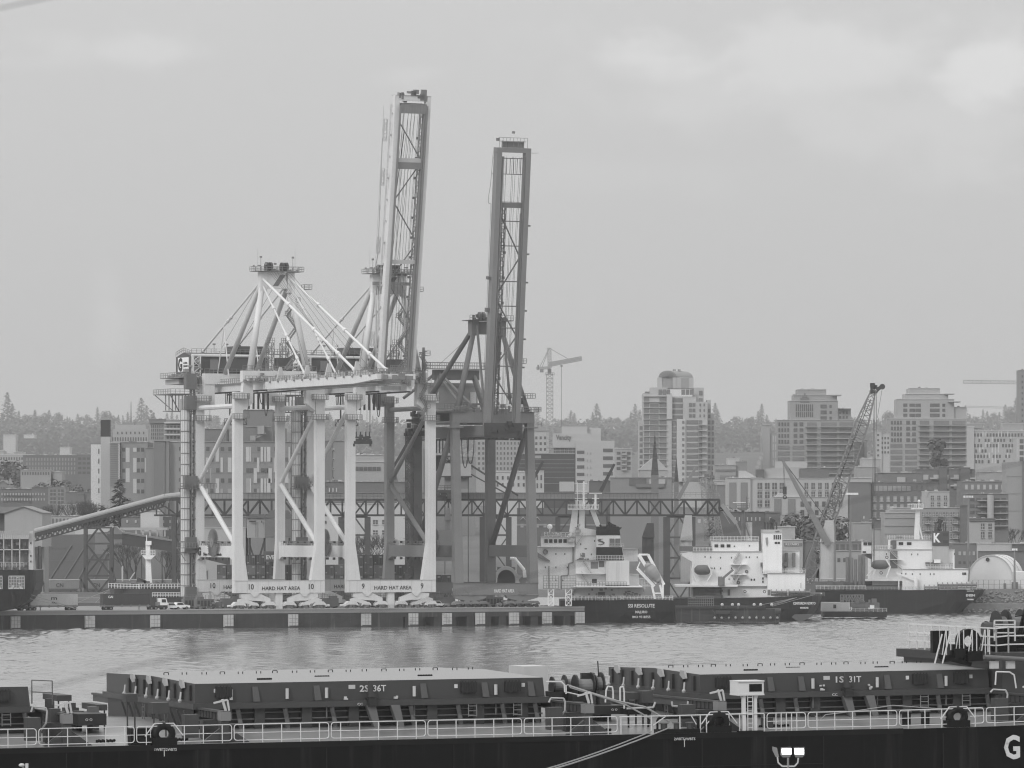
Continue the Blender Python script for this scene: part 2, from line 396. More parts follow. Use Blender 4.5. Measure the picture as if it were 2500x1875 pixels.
def stay(m,a,b,r,joints=()):
    m.tube(a,b,r); A=Vector(a);B=Vector(b)
    for t in joints:
        p=A.lerp(B,t); d=(B-A).normalized()*.6; m.tube(p-d,p+d,r*1.7)
def zigstair(m,x,y,z0,z1,dx,step,r=.07):
    """outside stair: flights alternating in x with landings"""
    z=z0;k=0
    while z<z1-.1:
        zz=min(z+step,z1); a=x if k%2==0 else x+dx; b=x+dx if k%2==0 else x
        for e in (0,.8): m.bar((a,y+e,z),(b,y+e,zz),.18); m.bar((a,y+e,z+1),(b,y+e,zz+1),2*r)
        m.box(b-.7,b+.7,y-.2,y+1.2,zz-.08,zz); m.rail([(b-.7,y-.2,zz),(b+.7,y-.2,zz)],1.1,1.4,r)
        z=zz;k+=1
    return m
def reel(c,x,y,z,Rr,mt):
    m=MB()
    for i in range(44):
        t=2*math.pi*i/44; a=Vector((x,y,z)); d=Vector((0,math.cos(t),math.sin(t)))
        m.bar(a+d*.9,a+d*Rr,.5,.1); 
    m.ring((x,y,z),.2,1.1,.9,'x',16)
    o=m.put('cable_reel',mt,c); MB().box(x-.2,x+1.6,y-.5,y+.5,z-2.2,z-.2).put('reel_bracket',MID,o)
    return o
def crane(px,num,label,raised=False):
    k=(px-1250)/F; Y=1317.4/(1-.445*k)
    c=E('container_crane',(k*Y,Y,4.5),label,'crane','gantry cranes on the quay',ang=TH)
    WT=WHITE; RT=mat('unpainted_grey_frame',.30,.5,var=.12,sc=.12,streak=.14) if raised else WHITE
    G=27
    # sills with writing
    for y in (0,G):
        m=MB().box(-12.1,12.1,y-.9,y+.9,4.15,7.15); o=m.put('sill_beam',WT if y==0 else (LITE if raised else WT),c)
        for sx,t in ((-7.8,num),(8.3,num)):
            text(o,num,(sx,y-.93,5.05),1.35,1.35 if len(num)>1 else .75,LET,name='number_lettering',bold=.02)
        text(o,"HARD HAT AREA",(0.3,y-.93,4.85),.92,10.2,LET,bold=.012)
        mm=MB()
        for i in range(9): mm.box(-11.5+i*2.8,-11.42+i*2.8,y-.915,y-.89,4.2,7.1)
        mm.box(-12.1,12.1,y-1.0,y+1.0,7.15,7.25); mm.put('seam_and_cap',MID if raised and y else LITE,o)
    for y,s in ((0,1),(G,1)):
        for sx in (-1,1): bogie(c,sx*6.7,y,WT,flip=1 if sx<0 else -1)
    MB().box(-.9,.9,-.5,.5,.2,4.1).put('storm_anchor_post',WT,c)
    # legs
    for sx in (-1,1):
        x0=sx*12.1; x1=sx*9.9; lm=RT if (raised and sx>0) else WT
        m=MB()
        m.hull8([(x0,-.9,16.5),(x1,-.9,16.5),(x1,.9,16.5),(x0,.9,16.5)],[(x0,-.9,54.3),(x1+sx*-.1,-.9,54.3),(x1-sx*.1,.9,54.3),(x0,.9,54.3)])
        m.hull8([(x0,-.95,7.26),(sx*8.5,-.95,7.26),(sx*8.5,.95,7.26),(x0,.95,7.26)],[(x0,-.9,16.498),(x1,-.9,16.498),(x1,.9,16.498),(x0,.9,16.498)])
        m.prism([(x1,54.3),(sx*7.1,54.3),(sx*7.1,51.6),(sx*9.0,50.2),(x1,49.6)],'y',-.85,.85)
        m.prism([(sx*9.6,56.8),(sx*7.1,56.8),(sx*7.1,54.3),(sx*9.9,54.3)],'y',-.84,.84)
        m.put('seaside_leg',WT,c)
        m=MB()
        m.hull8([(x0,G-.8,17),(x1,G-.8,17),(x1,G+.8,17),(x0,G+.8,17)],[(x0,G-.8,54.3),(x1,G-.8,54.3),(x1,G+.8,54.3),(x0,G+.8,54.3)])
        m.hull8([(x0,G-.8,7.26),(sx*9.3,G-.8,7.26),(sx*9.3,G+.8,7.26),(x0,G+.8,7.26)],[(x0,G-.8,16.998),(x1,G-.8,16.998),(x1,G+.8,16.998),(x0,G+.8,16.998)])
        m.prism([(x1,56.8),(sx*7.1,56.8),(sx*7.1,51.6),(sx*9.9,51.6)],'y',G-.75,G+.75)
        m.put('landside_leg',lm,c)
        # lower side portal beam with chamfered ends, walkway and floodlights
        m=MB(); xm=sx*11.1
        m.prism([(.9,12.2),(3,13.0),(24,13.0),(26.1,12.2),(26.2,16.8),(24.6,15.9),(2.4,15.9),(.9,16.8)],'x',xm-.8,xm+.8)
        b=m.put('portal_beam',GREYC if (raised and sx>0) else WT,c)
        mm=MB().rail([(xm-.8,2.5,15.9),(xm-.8,24.5,15.9)],1.1,1.6,.05); mm.rail([(xm+.8,2.5,15.9),(xm+.8,24.5,15.9)],1.1,1.6,.05)
        mm.put('guard_rail',MID,b)
        mm=MB()
        for i in range(5): mm.box(xm-.8,xm-.3,4+i*4.5,4.7+i*4.5,16.5,17.0); mm.box(xm-.9,xm-.4,4+i*4.5,4.7+i*4.5,12.3,12.9)
        mm.put('floodlight',DARK,b)
        if sx<0:
            q=MB().ngon([(xm-.83,3,13.1),(xm-.83,24.8,13.1),(xm-.83,24.8,15.9),(xm-.83,17,15.9)]).put('sign_panel',WHITE,b)
            if not raised:
                text(b,"G",(xm-.9,24.3,13.5),1.9,2.4,LET,ang=R(-90),name='logo',bold=.16)
                text(b,"Ships Ports Terminals",(xm-.9,15,13.4),.75,13,LET,ang=R(-90),bold=.01)
        # braces of the side frame
        m=MB(); bm=RT if raised and sx>0 else WT
        m.tube((xm,G-.6,50.8),(xm,.9,50.8),.62); o=m.put('top_tie',bm,c)
        m=MB().tube((xm,G-.7,32.3),(xm,1.2,50.2),.55); m.put('upper_brace',GREYC if raised and sx>0 else WT,c)
        m=MB().tube((xm,G-.7,31.3),(xm,1.0,15.9),.62); m.put('lower_brace',GREYC if raised and sx>0 else WT,c)
        # access platforms round the leg tops
        for y in (0,G):
            m=MB()
            for z in (47.6,52.6):
                a,bx=(sx*12.6,sx*8.6); lo,hi=min(a,bx),max(a,bx)
                m.box(lo,hi,y-2.3,y-.92,z-.14,z); m.rail([(lo,y-2.3,z),(hi,y-2.3,z)],1.25,.7,.05); m.rail([(lo,y-2.3,z),(lo,y-.92,z)],1.25,.7,.05); m.rail([(hi,y-2.3,z),(hi,y-.92,z)],1.25,.7,.05)
            m.rail([(sx*9,y-2.3,48.8),(sx*9,y-2.3,48.9)],3.8,1,.05)
            m.put('leg_platform',MID,c)
    # top cross beams
    for y in (0,G):
        m=MB().prism([(-9.9,56.8),(-7.1,56.82),(-6.2,57.3),(6.2,57.3),(7.1,56.82),(9.9,56.8),(9.9,59.6),(-9.9,59.6)],'y',y-.95,y+.95); m.put('top_cross_beam',WT,c)
    m=MB(); 
    m.rail([(-9.9,-.95,59.6),(9.9,-.95,59.6)],1.2,1.2,.05); m.rail([(-9.9,G-.95,59.6),(9.9,G-.95,59.6)],1.2,1.2,.05)
    clutter(m,-6,6,-.5,.5,59.6,60.4,8,2,.3,.8); m.put('top_walkway_rail',MID,c)
    # trolley girders
    for sx in (-1,1):
        m=MB().box(sx*4.2-.65,sx*4.2+.65,-2.5,47,54.9,56.79); gd=m.put('girder',WT,c)
        mm=MB().rail([(sx*5.6,-2,56.9),(sx*5.6,46,56.9)],1.2,1.5,.05); mm.box(min(sx*4.9,sx*5.7),max(sx*4.9,sx*5.7),-2,46,56.8,56.92)
        mm.put('walkway',MID,gd)
        MB().box(sx*4.2-.2,sx*4.2+.2,-2.5,47,54.55,54.9).put('trolley_rail',DARK,gd)
    m=MB()
    for i in range(7): m.box(-3.5,3.5,2+i*7,2.6+i*7,55.2,56.4)
    m.put('girder_tie',WT,c)
    # machinery house
    hx0,hx1,hy0,hy1=-10.6,10.6,33.6,45.2
    m=MB().prism([(hy0,59.4),(hy1,59.4),(hy1,64.2),((hy0+hy1)/2,65.3),(hy0,64.2)],'x',hx0,hx1); h=m.put('machinery_house',mat('house_dark_cladding',.085,.6,var=.06,sc=.3),c)
    m=MB().tube((hx0-.1,hy0-.2,64.4),(hx1+.1,hy0-.2,64.4),.36,n=8); m.put('gutter',WHITE,h)
    m=MB()
    for z in (60.3,): m.box(hx0+3,hx1,hy0-.3,hy0,z,z+.12)
    m.box(hx0+5,hx0+7.2,hy0-.12,hy0,60.8,63.4); m.put('house_door',g(.2),h)
    MB().box(hx0-.12,hx0-.02,35.6,43.4,60.4,64.0).put('sign_board',SHIPW,h)
    text(h,"G",(hx0-.16,41.6,60.75),3.0,3.1,LET,ang=R(-90),name='logo',bold=.22,ext=.02)
    text(h,"GLOBAL",(hx0-.16,37.8,62.3),.55,2.9,LET,ang=R(-90),name='logo_lettering',ext=.02); text(h,"CONTAINER",(hx0-.16,37.8,61.5),.5,3.2,LET,ang=R(-90),name='logo_lettering',ext=.02)
    m=MB().rail([(hx0,hy0,65.0),(hx1,hy0,65.0)],1.1,1.3,.045); m.rail([(hx0,hy0,64.4),(hx0,39.4,65.4),(hx0,hy1,64.4)],1.1,1.4,.045)
    for x in (-4.5,-1): m.bar((x,hy0,65),(x,hy0,67.2),.1); m.box(x-.35,x+.35,hy0-.2,hy0+.2,67.1,67.5)
    m.put('roof_rail',MID,h)
    m=MB(); m.box(2,11,36,43,65.2,67.0); clutter(m,2,11,34,35,65.2,66.8,14,4,.3,1.0); m.put('roof_plant',g(.10),h)
    # rear platforms and hanging festoon bay at the left back
    m=MB(); m.box(-14.6,-6,30,46,58.6,58.8); m.rail([(-14.6,30,58.8),(-14.6,46,58.8)],1.2,1.3,.05); m.rail([(-14.6,30,58.8),(-6,30,58.8)],1.2,1.3,.05)
    m.box(-16.5,-9,33,46,54.4,54.6); m.rail([(-16.5,33,54.6),(-9,33,54.6)],1.2,1.3,.05); m.rail([(-16.5,33,54.6),(-16.5,46,54.6)],1.2,1.3,.05)
    for i in range(8): m.tube((-9-i*.9,40,54.4),(-9-i*.9,40,50.4),.14)
    m.bar((-16.3,34,54.4),(-12.5,38,50.3),.2); m.bar((-16.0,46,54.4),(-12.5,42,50.3),.2); m.box(-15.6,-8,38.5,41.5,50.1,50.3)
    m.put('rear_platform',MID,c)
    MB().box(-13.2,-6.8,36,46,57.1,58.4).put('counterweight',LITE,c)
    clutter(MB(),-14,-6.5,31,44,58.8,61.5,26,8,.3,1.5).put('electrical_boxes',g(.3),c)
    # festoon hoops and trolley bay under the girder
    for j,yy in enumerate((22,20.4,18.8,17.2,15.6,14)):
        x=-5.6; m=MB()
        for a in range(10):
            t0=a/10*math.pi; t1=(a+1)/10*math.pi
            m.tube((x,yy+.6*math.cos(t0),54.4-3.2*math.sin(t0)),(x,yy+.6*math.cos(t1),54.4-3.2*math.sin(t1)),.09,n=5)
        m.put('festoon_cable',DARK,c)
    for yy,dp in ((-1,3.0),(-4,6.0)):
        m=MB()
        for a in range(14):
            t0=a/14*math.pi; t1=(a+1)/14*math.pi
            m.tube((-4.9,yy+1.3*math.cos(t0),54.3-dp*math.sin(t0)),(-4.9,yy+1.3*math.cos(t1),54.3-dp*math.sin(t1)),.12,n=5)
        m.put('festoon_cable',DARK,c)
    m=MB()
    for i in range(6): m.box(-3.6+i*1.3,-3.2+i*1.3,15,15.5,50.4,54.4)
    m.truss((-5,12,47.2),(-5,22,47.2),2.2,1.6,5,.09); m.bar((-5,13,48),(-5,13,54.5),.3); m.bar((-5,21,48),(-5,21,54.5),.3); m.put('service_cage',DARK,c)
    # stair and lift tower beside the left landside leg
    X=-13.6
    m=MB().truss((X+.9,G+.4,1),(X+.9,G+.4,56),.9,.9,36,.09,.05); m.put('lift_mast',MID,c)
    m=MB(); n0=17
    for i in range(n0):
        z=3+i*2.8+(0 if i<1 else 0)
        m.tube((X-.9,G+.8,z),(X-.9,G+.8,z+2.55),1.22,n=12)
    st=m.put('stair_enclosure',mat('ribbed_cladding',.6,.6,var=.1,sc=2,streak=.2),c)
    m=MB()
    for i in range(n0+1):
        z=3+i*2.8-.12; m.tube((X-.9,G+.8,z-.06),(X-.9,G+.8,z+.06),1.4,n=12)
        for a in range(12):
            t=2*math.pi*a/12; m.bar((X-.9+1.25*math.cos(t),G+.8+1.25*math.sin(t),z),(X-.9+1.25*math.cos(t),G+.8+1.25*math.sin(t),z+2.6),.05)
        m.bar((X+.4,G-.4,z+.3),(X+2.0,G-.2,z+.3),.18)
    m.put('ring_frame',MID,st)
    for z,h in ((50.3,3.6),(55.5,4.0),(14.0,4.0),(1.0,4.4)):
        MB().box(X-1.4,X+1.4,G-1.4,G+.6,z,z+h).put('lift_cabin' if z<20 else 'electrical_cabinet',g(.14,streak=.1),c)
    m=MB().box(X-3.4,X+3.0,G-2.2,G-.9,30.2,30.4); m.rail([(X-3.4,G-2.2,30.4),(X+6.5,G-2.2,30.4)],1.2,.8,.05); m.box(X-2,X+1.5,G-1.8,G-.5,30.5,33.5); m.put('mid_landing',GREYD,c)
    m=MB().box(X-4,X+11,G-2.2,G-.9,15.2,15.4); m.rail([(X-4,G-2.2,15.4),(X+11,G-2.2,15.4)],1.2,.8,.05); m.bar((X-3.8,G-1.5,15.2),(X-1.5,G-1,12),.15); m.put('lower_landing',MID,c)
    reel(c,-12.6,13.0,16.6,3.5,GREYC)
    # apex frame
    A1,A2=(-3.7,1.5,82.4),(3.7,1.5,82.4)
    for sx in (-1,1):
        MB().tube((sx*7.6,0,59.6),(sx*3.7,1.4,81.8),.9,.7,n=14).put('apex_front_leg',WT,c,True)
        MB().tube((sx*4.2,26.6,59.6),(sx*3.7,2.4,81.6),.62,n=12).put('apex_rear_leg',LITE,c,True)
        m=MB(); stay(m,(sx*4.2,43.4,65.4),(sx*3.7,2.2,82.2),.27,(.02,.45,.5)); m.tube((sx*4.2,32,59),(sx*4.1,27.5,71.7),.16); m.tube((sx*4.2,24,59),(sx*4.1,27.5,71.7),.16); m.put('back_stay',WT,c)
        MB().box(sx*3.7-.9,sx*3.7+.9,.6,2.5,79.2,84.3).put('apex_head',WT,c)
    m=MB().prism([(-2.9,80.3),(2.9,80.3),(1.9,84.3),(-2.9,84.3)],'y',.8,2.2); ab=m.put('apex_beam',WT,c)
    MB().prism([(-1.2,80.9),(.2,80.9),(2.2,83.7),(.8,83.7)],'y',.72,.79).put('apex_recess',GREYD,ab)
    m=deck(c,-6.3,6.6,-.6,3.6,84.6,MID,name='apex_platform')
    for x in (-2.6,-1.6,1.5,2.6): MB().tube((x-.3,1.4,85.7),(x+.3,1.4,85.7),1.15,n=14).put('sheave',DARK,c)
    mm=MB(); clutter(mm,-6,6,0,3,84.6,86.2,18,11,.2,.8)
    for x,h in ((-4.2,88),(4.4,88)): mm.tube((x,1.4,84.6),(x,1.4,h),.06); mm.box(x-.25,x+.25,1.2,1.6,h-.1,h+.35)
    for x in (-5,5): mm.tube((x,1.4,84.6),(x,1.4,90.5),.03)
    mm.put('apex_fittings',MID,c)
    m=MB(); zigstair(m,3.2,2.0,60,80,2.6,3.4); m.put('apex_stair',MID,c)
    m=MB(); m.truss((1.6,10,59.6),(1.6,10,67),1.6,1.6,5,.09,.05); m.truss((5.4,10,59.6),(5.4,10,67),1.6,1.6,5,.09,.05); m.box(1,6,9.2,10.8,64,64.2); m.rail([(1,9.2,64.2),(6.4,9.2,64.2)],1.2,.8,.05); m.rail([(.6,9.2,67),(2.6,9.2,67)],1.2,.6,.05); m.rail([(4.4,9.2,67),(6.6,9.2,67)],1.2,.6,.05); m.put('hoist_tower',MID,c)
    m=deck(c,6.6,8.6,-1,1,80.2,MID,name='side_platform'); 
    # boom, built lying flat then turned about its hinge
    hinge=E('boom',(0,-3.0,55.9),'', ''); 
    for kk in ('label','category'): del hinge[kk]
    hinge.parent=c
    BL=72.0
    for sx in (-1,1):
        m=MB(); x=sx*4.2
        m.hull8([(x-.65,-BL,-.3),(x+.65,-BL,-.3),(x+.65,-BL,.9),(x-.65,-BL,.9)],[(x-.65,-BL+14,-1.0),(x+.65,-BL+14,-1.0),(x+.65,-BL+14,.9),(x-.65,-BL+14,.9)])
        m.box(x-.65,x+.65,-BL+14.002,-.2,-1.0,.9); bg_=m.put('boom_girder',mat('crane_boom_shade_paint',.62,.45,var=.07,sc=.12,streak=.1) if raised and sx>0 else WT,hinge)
        mm=MB().rail([(sx*4.95,-BL+1,.92),(sx*4.95,-1,.92)],1.15,1.6,.045)
        for i in range(13): mm.box(min(sx*4.86,sx*5.2),max(sx*4.86,sx*5.2),-BL+3+i*5.4,-BL+3.5+i*5.4,.5,.91)
        mm.put('boom_walkway',LITE if raised else MID,bg_)
        mm=MB().box(x-.25-.6*sx,x+.25-.6*sx,-BL+1,-.5,-1.3,-1.12); 
        if sx>0: mm.box(x-1.15,x-.8,-BL+3,-.5,-.9,.5); 
        mm.put('trolley_rail',MID,bg_)
    m=MB().box(-4.9,4.9,-BL-1.3,-BL,-.3,1.0); m.put('boom_end_beam',WT,hinge)
    for f in (.795,.44): MB().box(-3.54,3.54,-BL*f-.5,-BL*f+.5,-.5,.7).put('boom_tie',LITE,hinge)
    m=MB(); sg=1
    for i in range(6):
        a=-6-i*10.2; m.tube((-3.5*sg,a,.1),(3.5*sg,a-10.2,.1),.17); sg=-sg
    m.put('boom_diagonal',GREYC,hinge)
    m=MB()
    for x in (-2.6,-2.3,-1.2,-.3,.6,1.5,1.8): m.tube((x,-BL+1,-.6),(x*.7,-2,.2),.045,n=4,cap=False)
    m.put('hoist_rope',ROPED,hinge)
    m=MB()
    for f in ((.02),(.79,)) if False else (.985,.79):
        y=-BL*f; m.box(-3.5,3.5,y-.4,y+.4,.95,1.05); m.rail([(-3.5,y-.4,1.05),(3.5,y-.4,1.05)],1.1,.9,.05)
    m.box(-3.5,3.5,-BL+.6,-BL+3.0,-1.1,-1.0)
    for i in range(10): m.bar((-3.4+i*.75,-BL+.6,-1.1),(-3.4+i*.75,-BL+3,-1.1),.09)
    m.truss((3.0,-BL+2,.6),(3.0,-4,.6),.8,.7,46,.07,.04)
    for i in range(12): m.box(2.2,2.7,-8-i*5,-7.4-i*5,1,1.5)
    m.put('boom_service_frame',MID,hinge)
    m=MB(); clutter(m,-4.6,4.6,-BL-1.2,-BL+2,1.0,1.9,16,31,.25,.9); m.rail([(-4.8,-BL-1.2,1.0),(4.8,-BL-1.2,1.0)],1.2,.9,.05); m.rail([(-1.5,-BL-1.2,2),(2.5,-BL-1.2,2)],1.0,.6,.05); clutter(m,-4.4,4.2,-BL-3.0,-BL-1.35,-.4,.6,16,37,.5,1.7); m.rail([(-4.8,-BL-1.4,-.4),(4.8,-BL-1.4,-.4)],.05,1,.05); m.put('tip_fittings',GREYC,hinge)
    MB().box(-3.3,3.3,-BL*.795+.5,-BL*.795+2.2,-.7,-.2).put('boom_platform',GREYC,hinge)
    # pendant stays
    if not raised:
        for sx in (-1,1):
            m=MB(); stay(m,(sx*3.8,1,82.6),(sx*4.2,-62.5,57.4),.33,(.28,.55,.8,.97)); m.put('outer_fore_stay',WT,c)
            m=MB(); stay(m,(sx*3.8,1,81),(sx*4.2,-29,57.4),.24,(.25,.55,.6,.8)); m.put('inner_fore_stay',WT,c)
        m=MB()
        for x in (-2.8,-2.2,-1.4,-.6,.4,1.2,2,2.7):
            m.tube((x,.6,85),(x*1.2,-44-4*abs(x),57.6),.05,n=4,cap=False)
        for x in (-2.2,2.2): m.tube((x,2.0,85),(x,36,65.3),.05,n=4,cap=False)
        m.tube((-3,0,79),(-1,-20,57),.045,n=4,cap=False); m.tube((2,0,79),(3,-14,57),.045,n=4,cap=False); m.put('derrick_rope',ROPED,c)
        m=MB(); r=random.Random(5)
        for i in range(46):
            y=-2-i*1.5; x=-4.2+r.uniform(-.6,.6); m.box(x-.25,x+.25,y-.4,y+.4,56.8,57.1+r.random()*.9)
        for f in (12,30,44,62): m.prism([(-5.2,57.2),(-3.2,57.2),(-3.9,60.2),(-4.5,60.2)],'y',-f-.3,-f+.3)
        m.put('boom_top_gear',LITE,c)
    else:
        hinge.rotation_euler=(R(-80.9),0,0)
        for sx in (-1,1):
            # folded pendants hanging between apex and boom
            m=MB()
            stay(m,(sx*4.0,.2,80.5),(sx*4.4,-1.5,61),.24,(.3,.7,.97)); stay(m,(sx*3.4,.2,81.5),(sx*3.6,-2.5,60),.17,(.5,)); 
            if sx<0: stay(m,(-6.0,-9.2,118),(-5.4,-4.8,89),.12,(.3,.6)); m.tube((-5.4,-4.8,89),(-4.6,-.5,84.5),.12); m.tube((-6.3,-10.9,126),(-6.0,-4.6,86),.07,n=4)
            m.put('folded_stay',LITE,c)
        m=MB()
        for zz in (118,108,92,70,64): m.box(-6.6,-5.3,-zz*.16+9.4-1,-zz*.16+9.4,zz-3.2,zz+2.2)
        m.v=[v for v in m.v]; mm=MB()
        for zz,hh in ((117,9),(106,7),(89,7),(66,6)):
            y=-3-(zz-56)*.16; mm.truss((-6.6,y+.5,zz),(-6.9,y-.8,zz+hh*.6),.8,.6,3,.05,.03)
        mm.put('stay_service_basket',LITE,c)
        m=MB()
        for x in (-1.6,-.8,.3,1.1,1.9): m.tube((x,.6,85.5),(x*1.1,-11.5,126),.05,n=4,cap=False)
        m.tube((-1.2,.5,85),(-.6,-10.6,120),.12,n=5); m.put('derrick_rope',ROPED,c)
        m=MB().box(-5,5,-.9,-.2,81.6,82.4); m.rail([(-5,-1.2,84.4),(5,-1.2,84.4)],1.1,.8,.05); m.box(-2.6,2.6,-1,.4,79.4,81.4); clutter(m,-5,5,-1,0,84,86,16,77,.3,1.0); m.put('latch_frame',GREYC,c)
        m=MB().prism([(-2.0,57.5),(-.6,57.5),(-1.3,66)],'x',8.2,8.9); m.put('boom_rest_strut',GREYC,c)
        m=MB(); zigstair(m,7.6,-2.2,48,64,1.6,2.6); clutter(m,-8,8,-3.2,-1.5,57,58.6,40,9,.3,1.1); m.put('hinge_stair',MID,c)
    # girder-top machinery clutter in front of the sea leg
    m=MB(); clutter(m,-10,9,-2.6,-1.1,57,58.6,34,21,.25,1.0); m.rail([(-10,-2.8,57),(10,-2.8,57)],1.2,1,.05); m.box(-10,10,-2.9,-1.0,56.85,56.99); m.put('seaside_walkway',MID,c)
    m=MB().box(3.0,7.0,8,11,60.2,63.2); m.box(3.2,6.8,7.9,8,60.9,62.9); m.put('service_crane_cabin',g(.09),c)
    for sx in (-3.4,-2.2): pass
    # lattice mast beside the house
    m=MB().truss((-9.6,33.0,51),(-9.6,33.0,64.4),1.9,1.0,9,.14,.10); m.put('lattice_mast',WHITE,c)
    MB().box(-10.5,-8.7,32.2,32.45,50.9,51.1).put('mast_foot',WHITE,c)
    return c
C10=crane(680,"10","white gantry crane marked 10 with its boom lowered",False)
C9=crane(953,"9","white gantry crane marked 9 with its twin-girder boom raised highest",True)
# trolley, ropes and spreader of crane 10's neighbour hang over the quay between the two frames
def spreader():
    Y=1262.; s=Fac('container_spreader','dark container spreader hanging on ropes between the two white cranes','spreader',887,1090,Y)
    m=s.box(864,1077,909,1084,-1.2,1.2); clutter(m,s.X(864),s.X(908),-1.2,-.4,s.Z(1084),s.Z(1075),20,3,.3,1.1); s.box(862,1083,867,1090,-1.3,1.3,m); s.box(902,1083,907,1090,-1.3,1.3,m); m.put('spreader_frame',DARK,s.o)
    m=s.box(868,1066,905,1070,-.9,.9)
    for x in (870,880,893,902): s.box(x-1.5,1054,x+1.5,1068,-.5,.5,m)
    clutter(m,s.X(868),s.X(905),-1.4,-.9,s.Z(1078),s.Z(1066),14,6,.3,1.0); m.put('head_block',DARK,s.o)
    m=MB()
    for x in (871,896,902,905): m.tube(s.P(x,1056),s.P(x,958),.05,n=4,cap=False)
    m.put('hoist_rope',ROPED,s.o)
spreader()

# ---------------- the grey older crane ----------------
def oldcrane():
    px=1210; k=(px-1250)/F; Y=1317.4/(1-.445*k)
    c=E('container_crane',(k*Y,Y,4.5),'dark grey older gantry crane with raised boom and a plain grey sill','crane','gantry cranes on the quay',ang=TH)
    G=27
    for y in (0,G):
        m=MB().box(-11.5,11.5,y-.85,y+.85,3.35,6.2); o=m.put('sill_beam',GREYC,c)
        text(o,"HARD HAT AREA",(2.0,y-.88,3.9),.85,5.6,LETW,bold=.02)
        MB().box(-11.6,11.6,y-1.0,y+1.0,6.2,6.32).put('sill_cap',GREYD,o)
        for sx in (-1,1): bogie(c,sx*7.2,y,GREYC,1,True)
    for sx in (-1,1):
        x=sx*10.4
        m=MB(); ty=2.2
        m.hull8([(x-1.15,-.9,6.33),(x+1.15,-.9,6.33),(x+1.15,.9,6.33),(x-1.15,.9,6.33)],[(x-.95,ty-.9,45.8),(x+.95,ty-.9,45.8),(x+.95,ty+.9,45.8),(x-.95,ty+.9,45.8)])
        m.box(x-2.6,x+1.9,ty-1.4,ty+1.4,45.81,46.1); m.box(x-1,x+1,ty-.9,ty+.9,46.11,47.1); m.put('seaside_leg',GREYC,c)
        m=MB().hull8([(x-1.2,G-.9,6.33),(x+1.2,G-.9,6.33),(x+1.2,G+.9,6.33),(x-1.2,G+.9,6.33)],[(x-1.1,G-.9,47),(x+1.1,G-.9,47),(x+1.1,G+.9,47),(x-1.1,G+.9,47)]); m.put('landside_leg',GREYD,c)
        m=MB().box(x-.8,x+.8,1.3,G-.95,12.9,15.9); m.put('portal_beam',GREYD,c)
        m=MB().tube((x,G-1.2,16),(x,3.4,46),.75,n=12); m.put('diagonal_brace',GREYD,c,True)
        m=MB().tube((x,G-1,47.2),(x,3,47.2),.45); m.tube((x,G-1,50.2),(x,3,50.2),.4); m.put('side_tie',GREYC,c)
        m=MB().tube((x*.94,2.2,50),(sx*3.8,5,71.0),.85,.62,n=14); m.put('apex_front_leg',GREYC,c,True)
        m=MB().tube((x*.94,G-1,50),(sx*3.8,6,71.0),.7,.6,n=14); m.put('apex_rear_leg',GREYD,c,True)
        MB().box(sx*3.8-1,sx*3.8+1,4.2,6.6,69.5,73.2).put('apex_head',GREYC,c)
        m=MB(); stay(m,(sx*3.6,3.6,72),(sx*3.7,-1,52),.35,(.9,)); m.put('folded_stay',GREYD,c)
        m=MB().box(x-2.4,x+2.4,.6,3.8,49.95,50.05); m.rail([(x-2.6,.6,50.05),(x+2.6,.6,50.05)],1.2,.7,.05); m.rail([(x+2.6,.6,50.05),(x+2.6,4.5,50.05)],1.2,.7,.05)
        m.rail([(x+1.6,.4,46.2),(x+2.6,.4,46.2)],1.2,.7,.05); m.put('leg_platform',MID,c)
    MB().box(-11.4,11.4,1.2,3.2,47.1,49.9).put('seaside_top_beam',GREYC,c)
    MB().box(-11.4,11.4,G-1,G+1,47.1,49.9).put('landside_top_beam',GREYD,c)
    for sx in (-1,1):
        MB().box(sx*4.2-.7,sx*4.2+.7,-4.5,44,43.6,46.4).put('trolley_girder',GREYD,c)
    m=MB().box(-5.2,5.2,-5.2,-4.51,43.4,47.0); clutter(m,-5,5,-5.9,-5.2,42.6,46.6,40,3,.3,1.2); m.box(-5.4,5.4,-6,44,43.2,43.4); m.put('hinge_machinery',DARK,c)
    # house with A frame over it
    hb=MB().box(-7.4,6.6,26.5,36,51.2,57.2); h=hb.put('machinery_house',mat('house_pale_cladding',.42,.6,var=.06,sc=.3),c)
    MB().box(-7.7,6.9,26.2,36.3,57.2,57.9).put('roof',LITE,h)
    m=MB()
    for x in (-6.2,4.4): m.box(x,x+1.6,26.1,26.5,52.6,55.6)
    m.put('vent_box',SHIPW,h)
    m=MB().box(-7.2,5.6,23,24.4,58.6,61.2); m.put('frame_top_beam',GREYD,c)
    m=MB()
    for sx,x in ((-1,-5.8),(1,4.4)):
        m.tube((x,23.7,59.5),(x+sx*2.6,22.5,50),.8,.7,n=10); m.tube((x,23.7,60),(x-sx*-2.0*-1,10,50),.4,n=8)
    m.tube((-5.6,23.6,60.5),(-1.6,8,50.2),.42); m.tube((-6,24,60.5),(-12,32,54),.42); m.put('frame_leg',GREYC,c)
    deck(c,-9.6,8.2,22,25.5,61.5,MID,1.6,name='frame_platform',sp=1.0)
    m=MB(); m.rail([(-11.4,1.1,49.9),(11.4,1.1,49.9)],1.2,.9,.05); clutter(m,-9,9,3.2,8,50,51.8,44,5,.4,1.4); m.rail([(-9,12,51),(9,12,51)],1.2,.9,.05); m.box(-10,9,8,26,49.8,50); m.put('deck_machinery',MID,c)
    cb=MB().box(5.6,9.0,2.0,5.0,50.1,54.0); cbn=cb.put('operator_cabin',SHIPW,c); MB().box(5.9,8.7,1.9,2.0,52.0,53.6).put('cabin_window',GLASS,cbn)
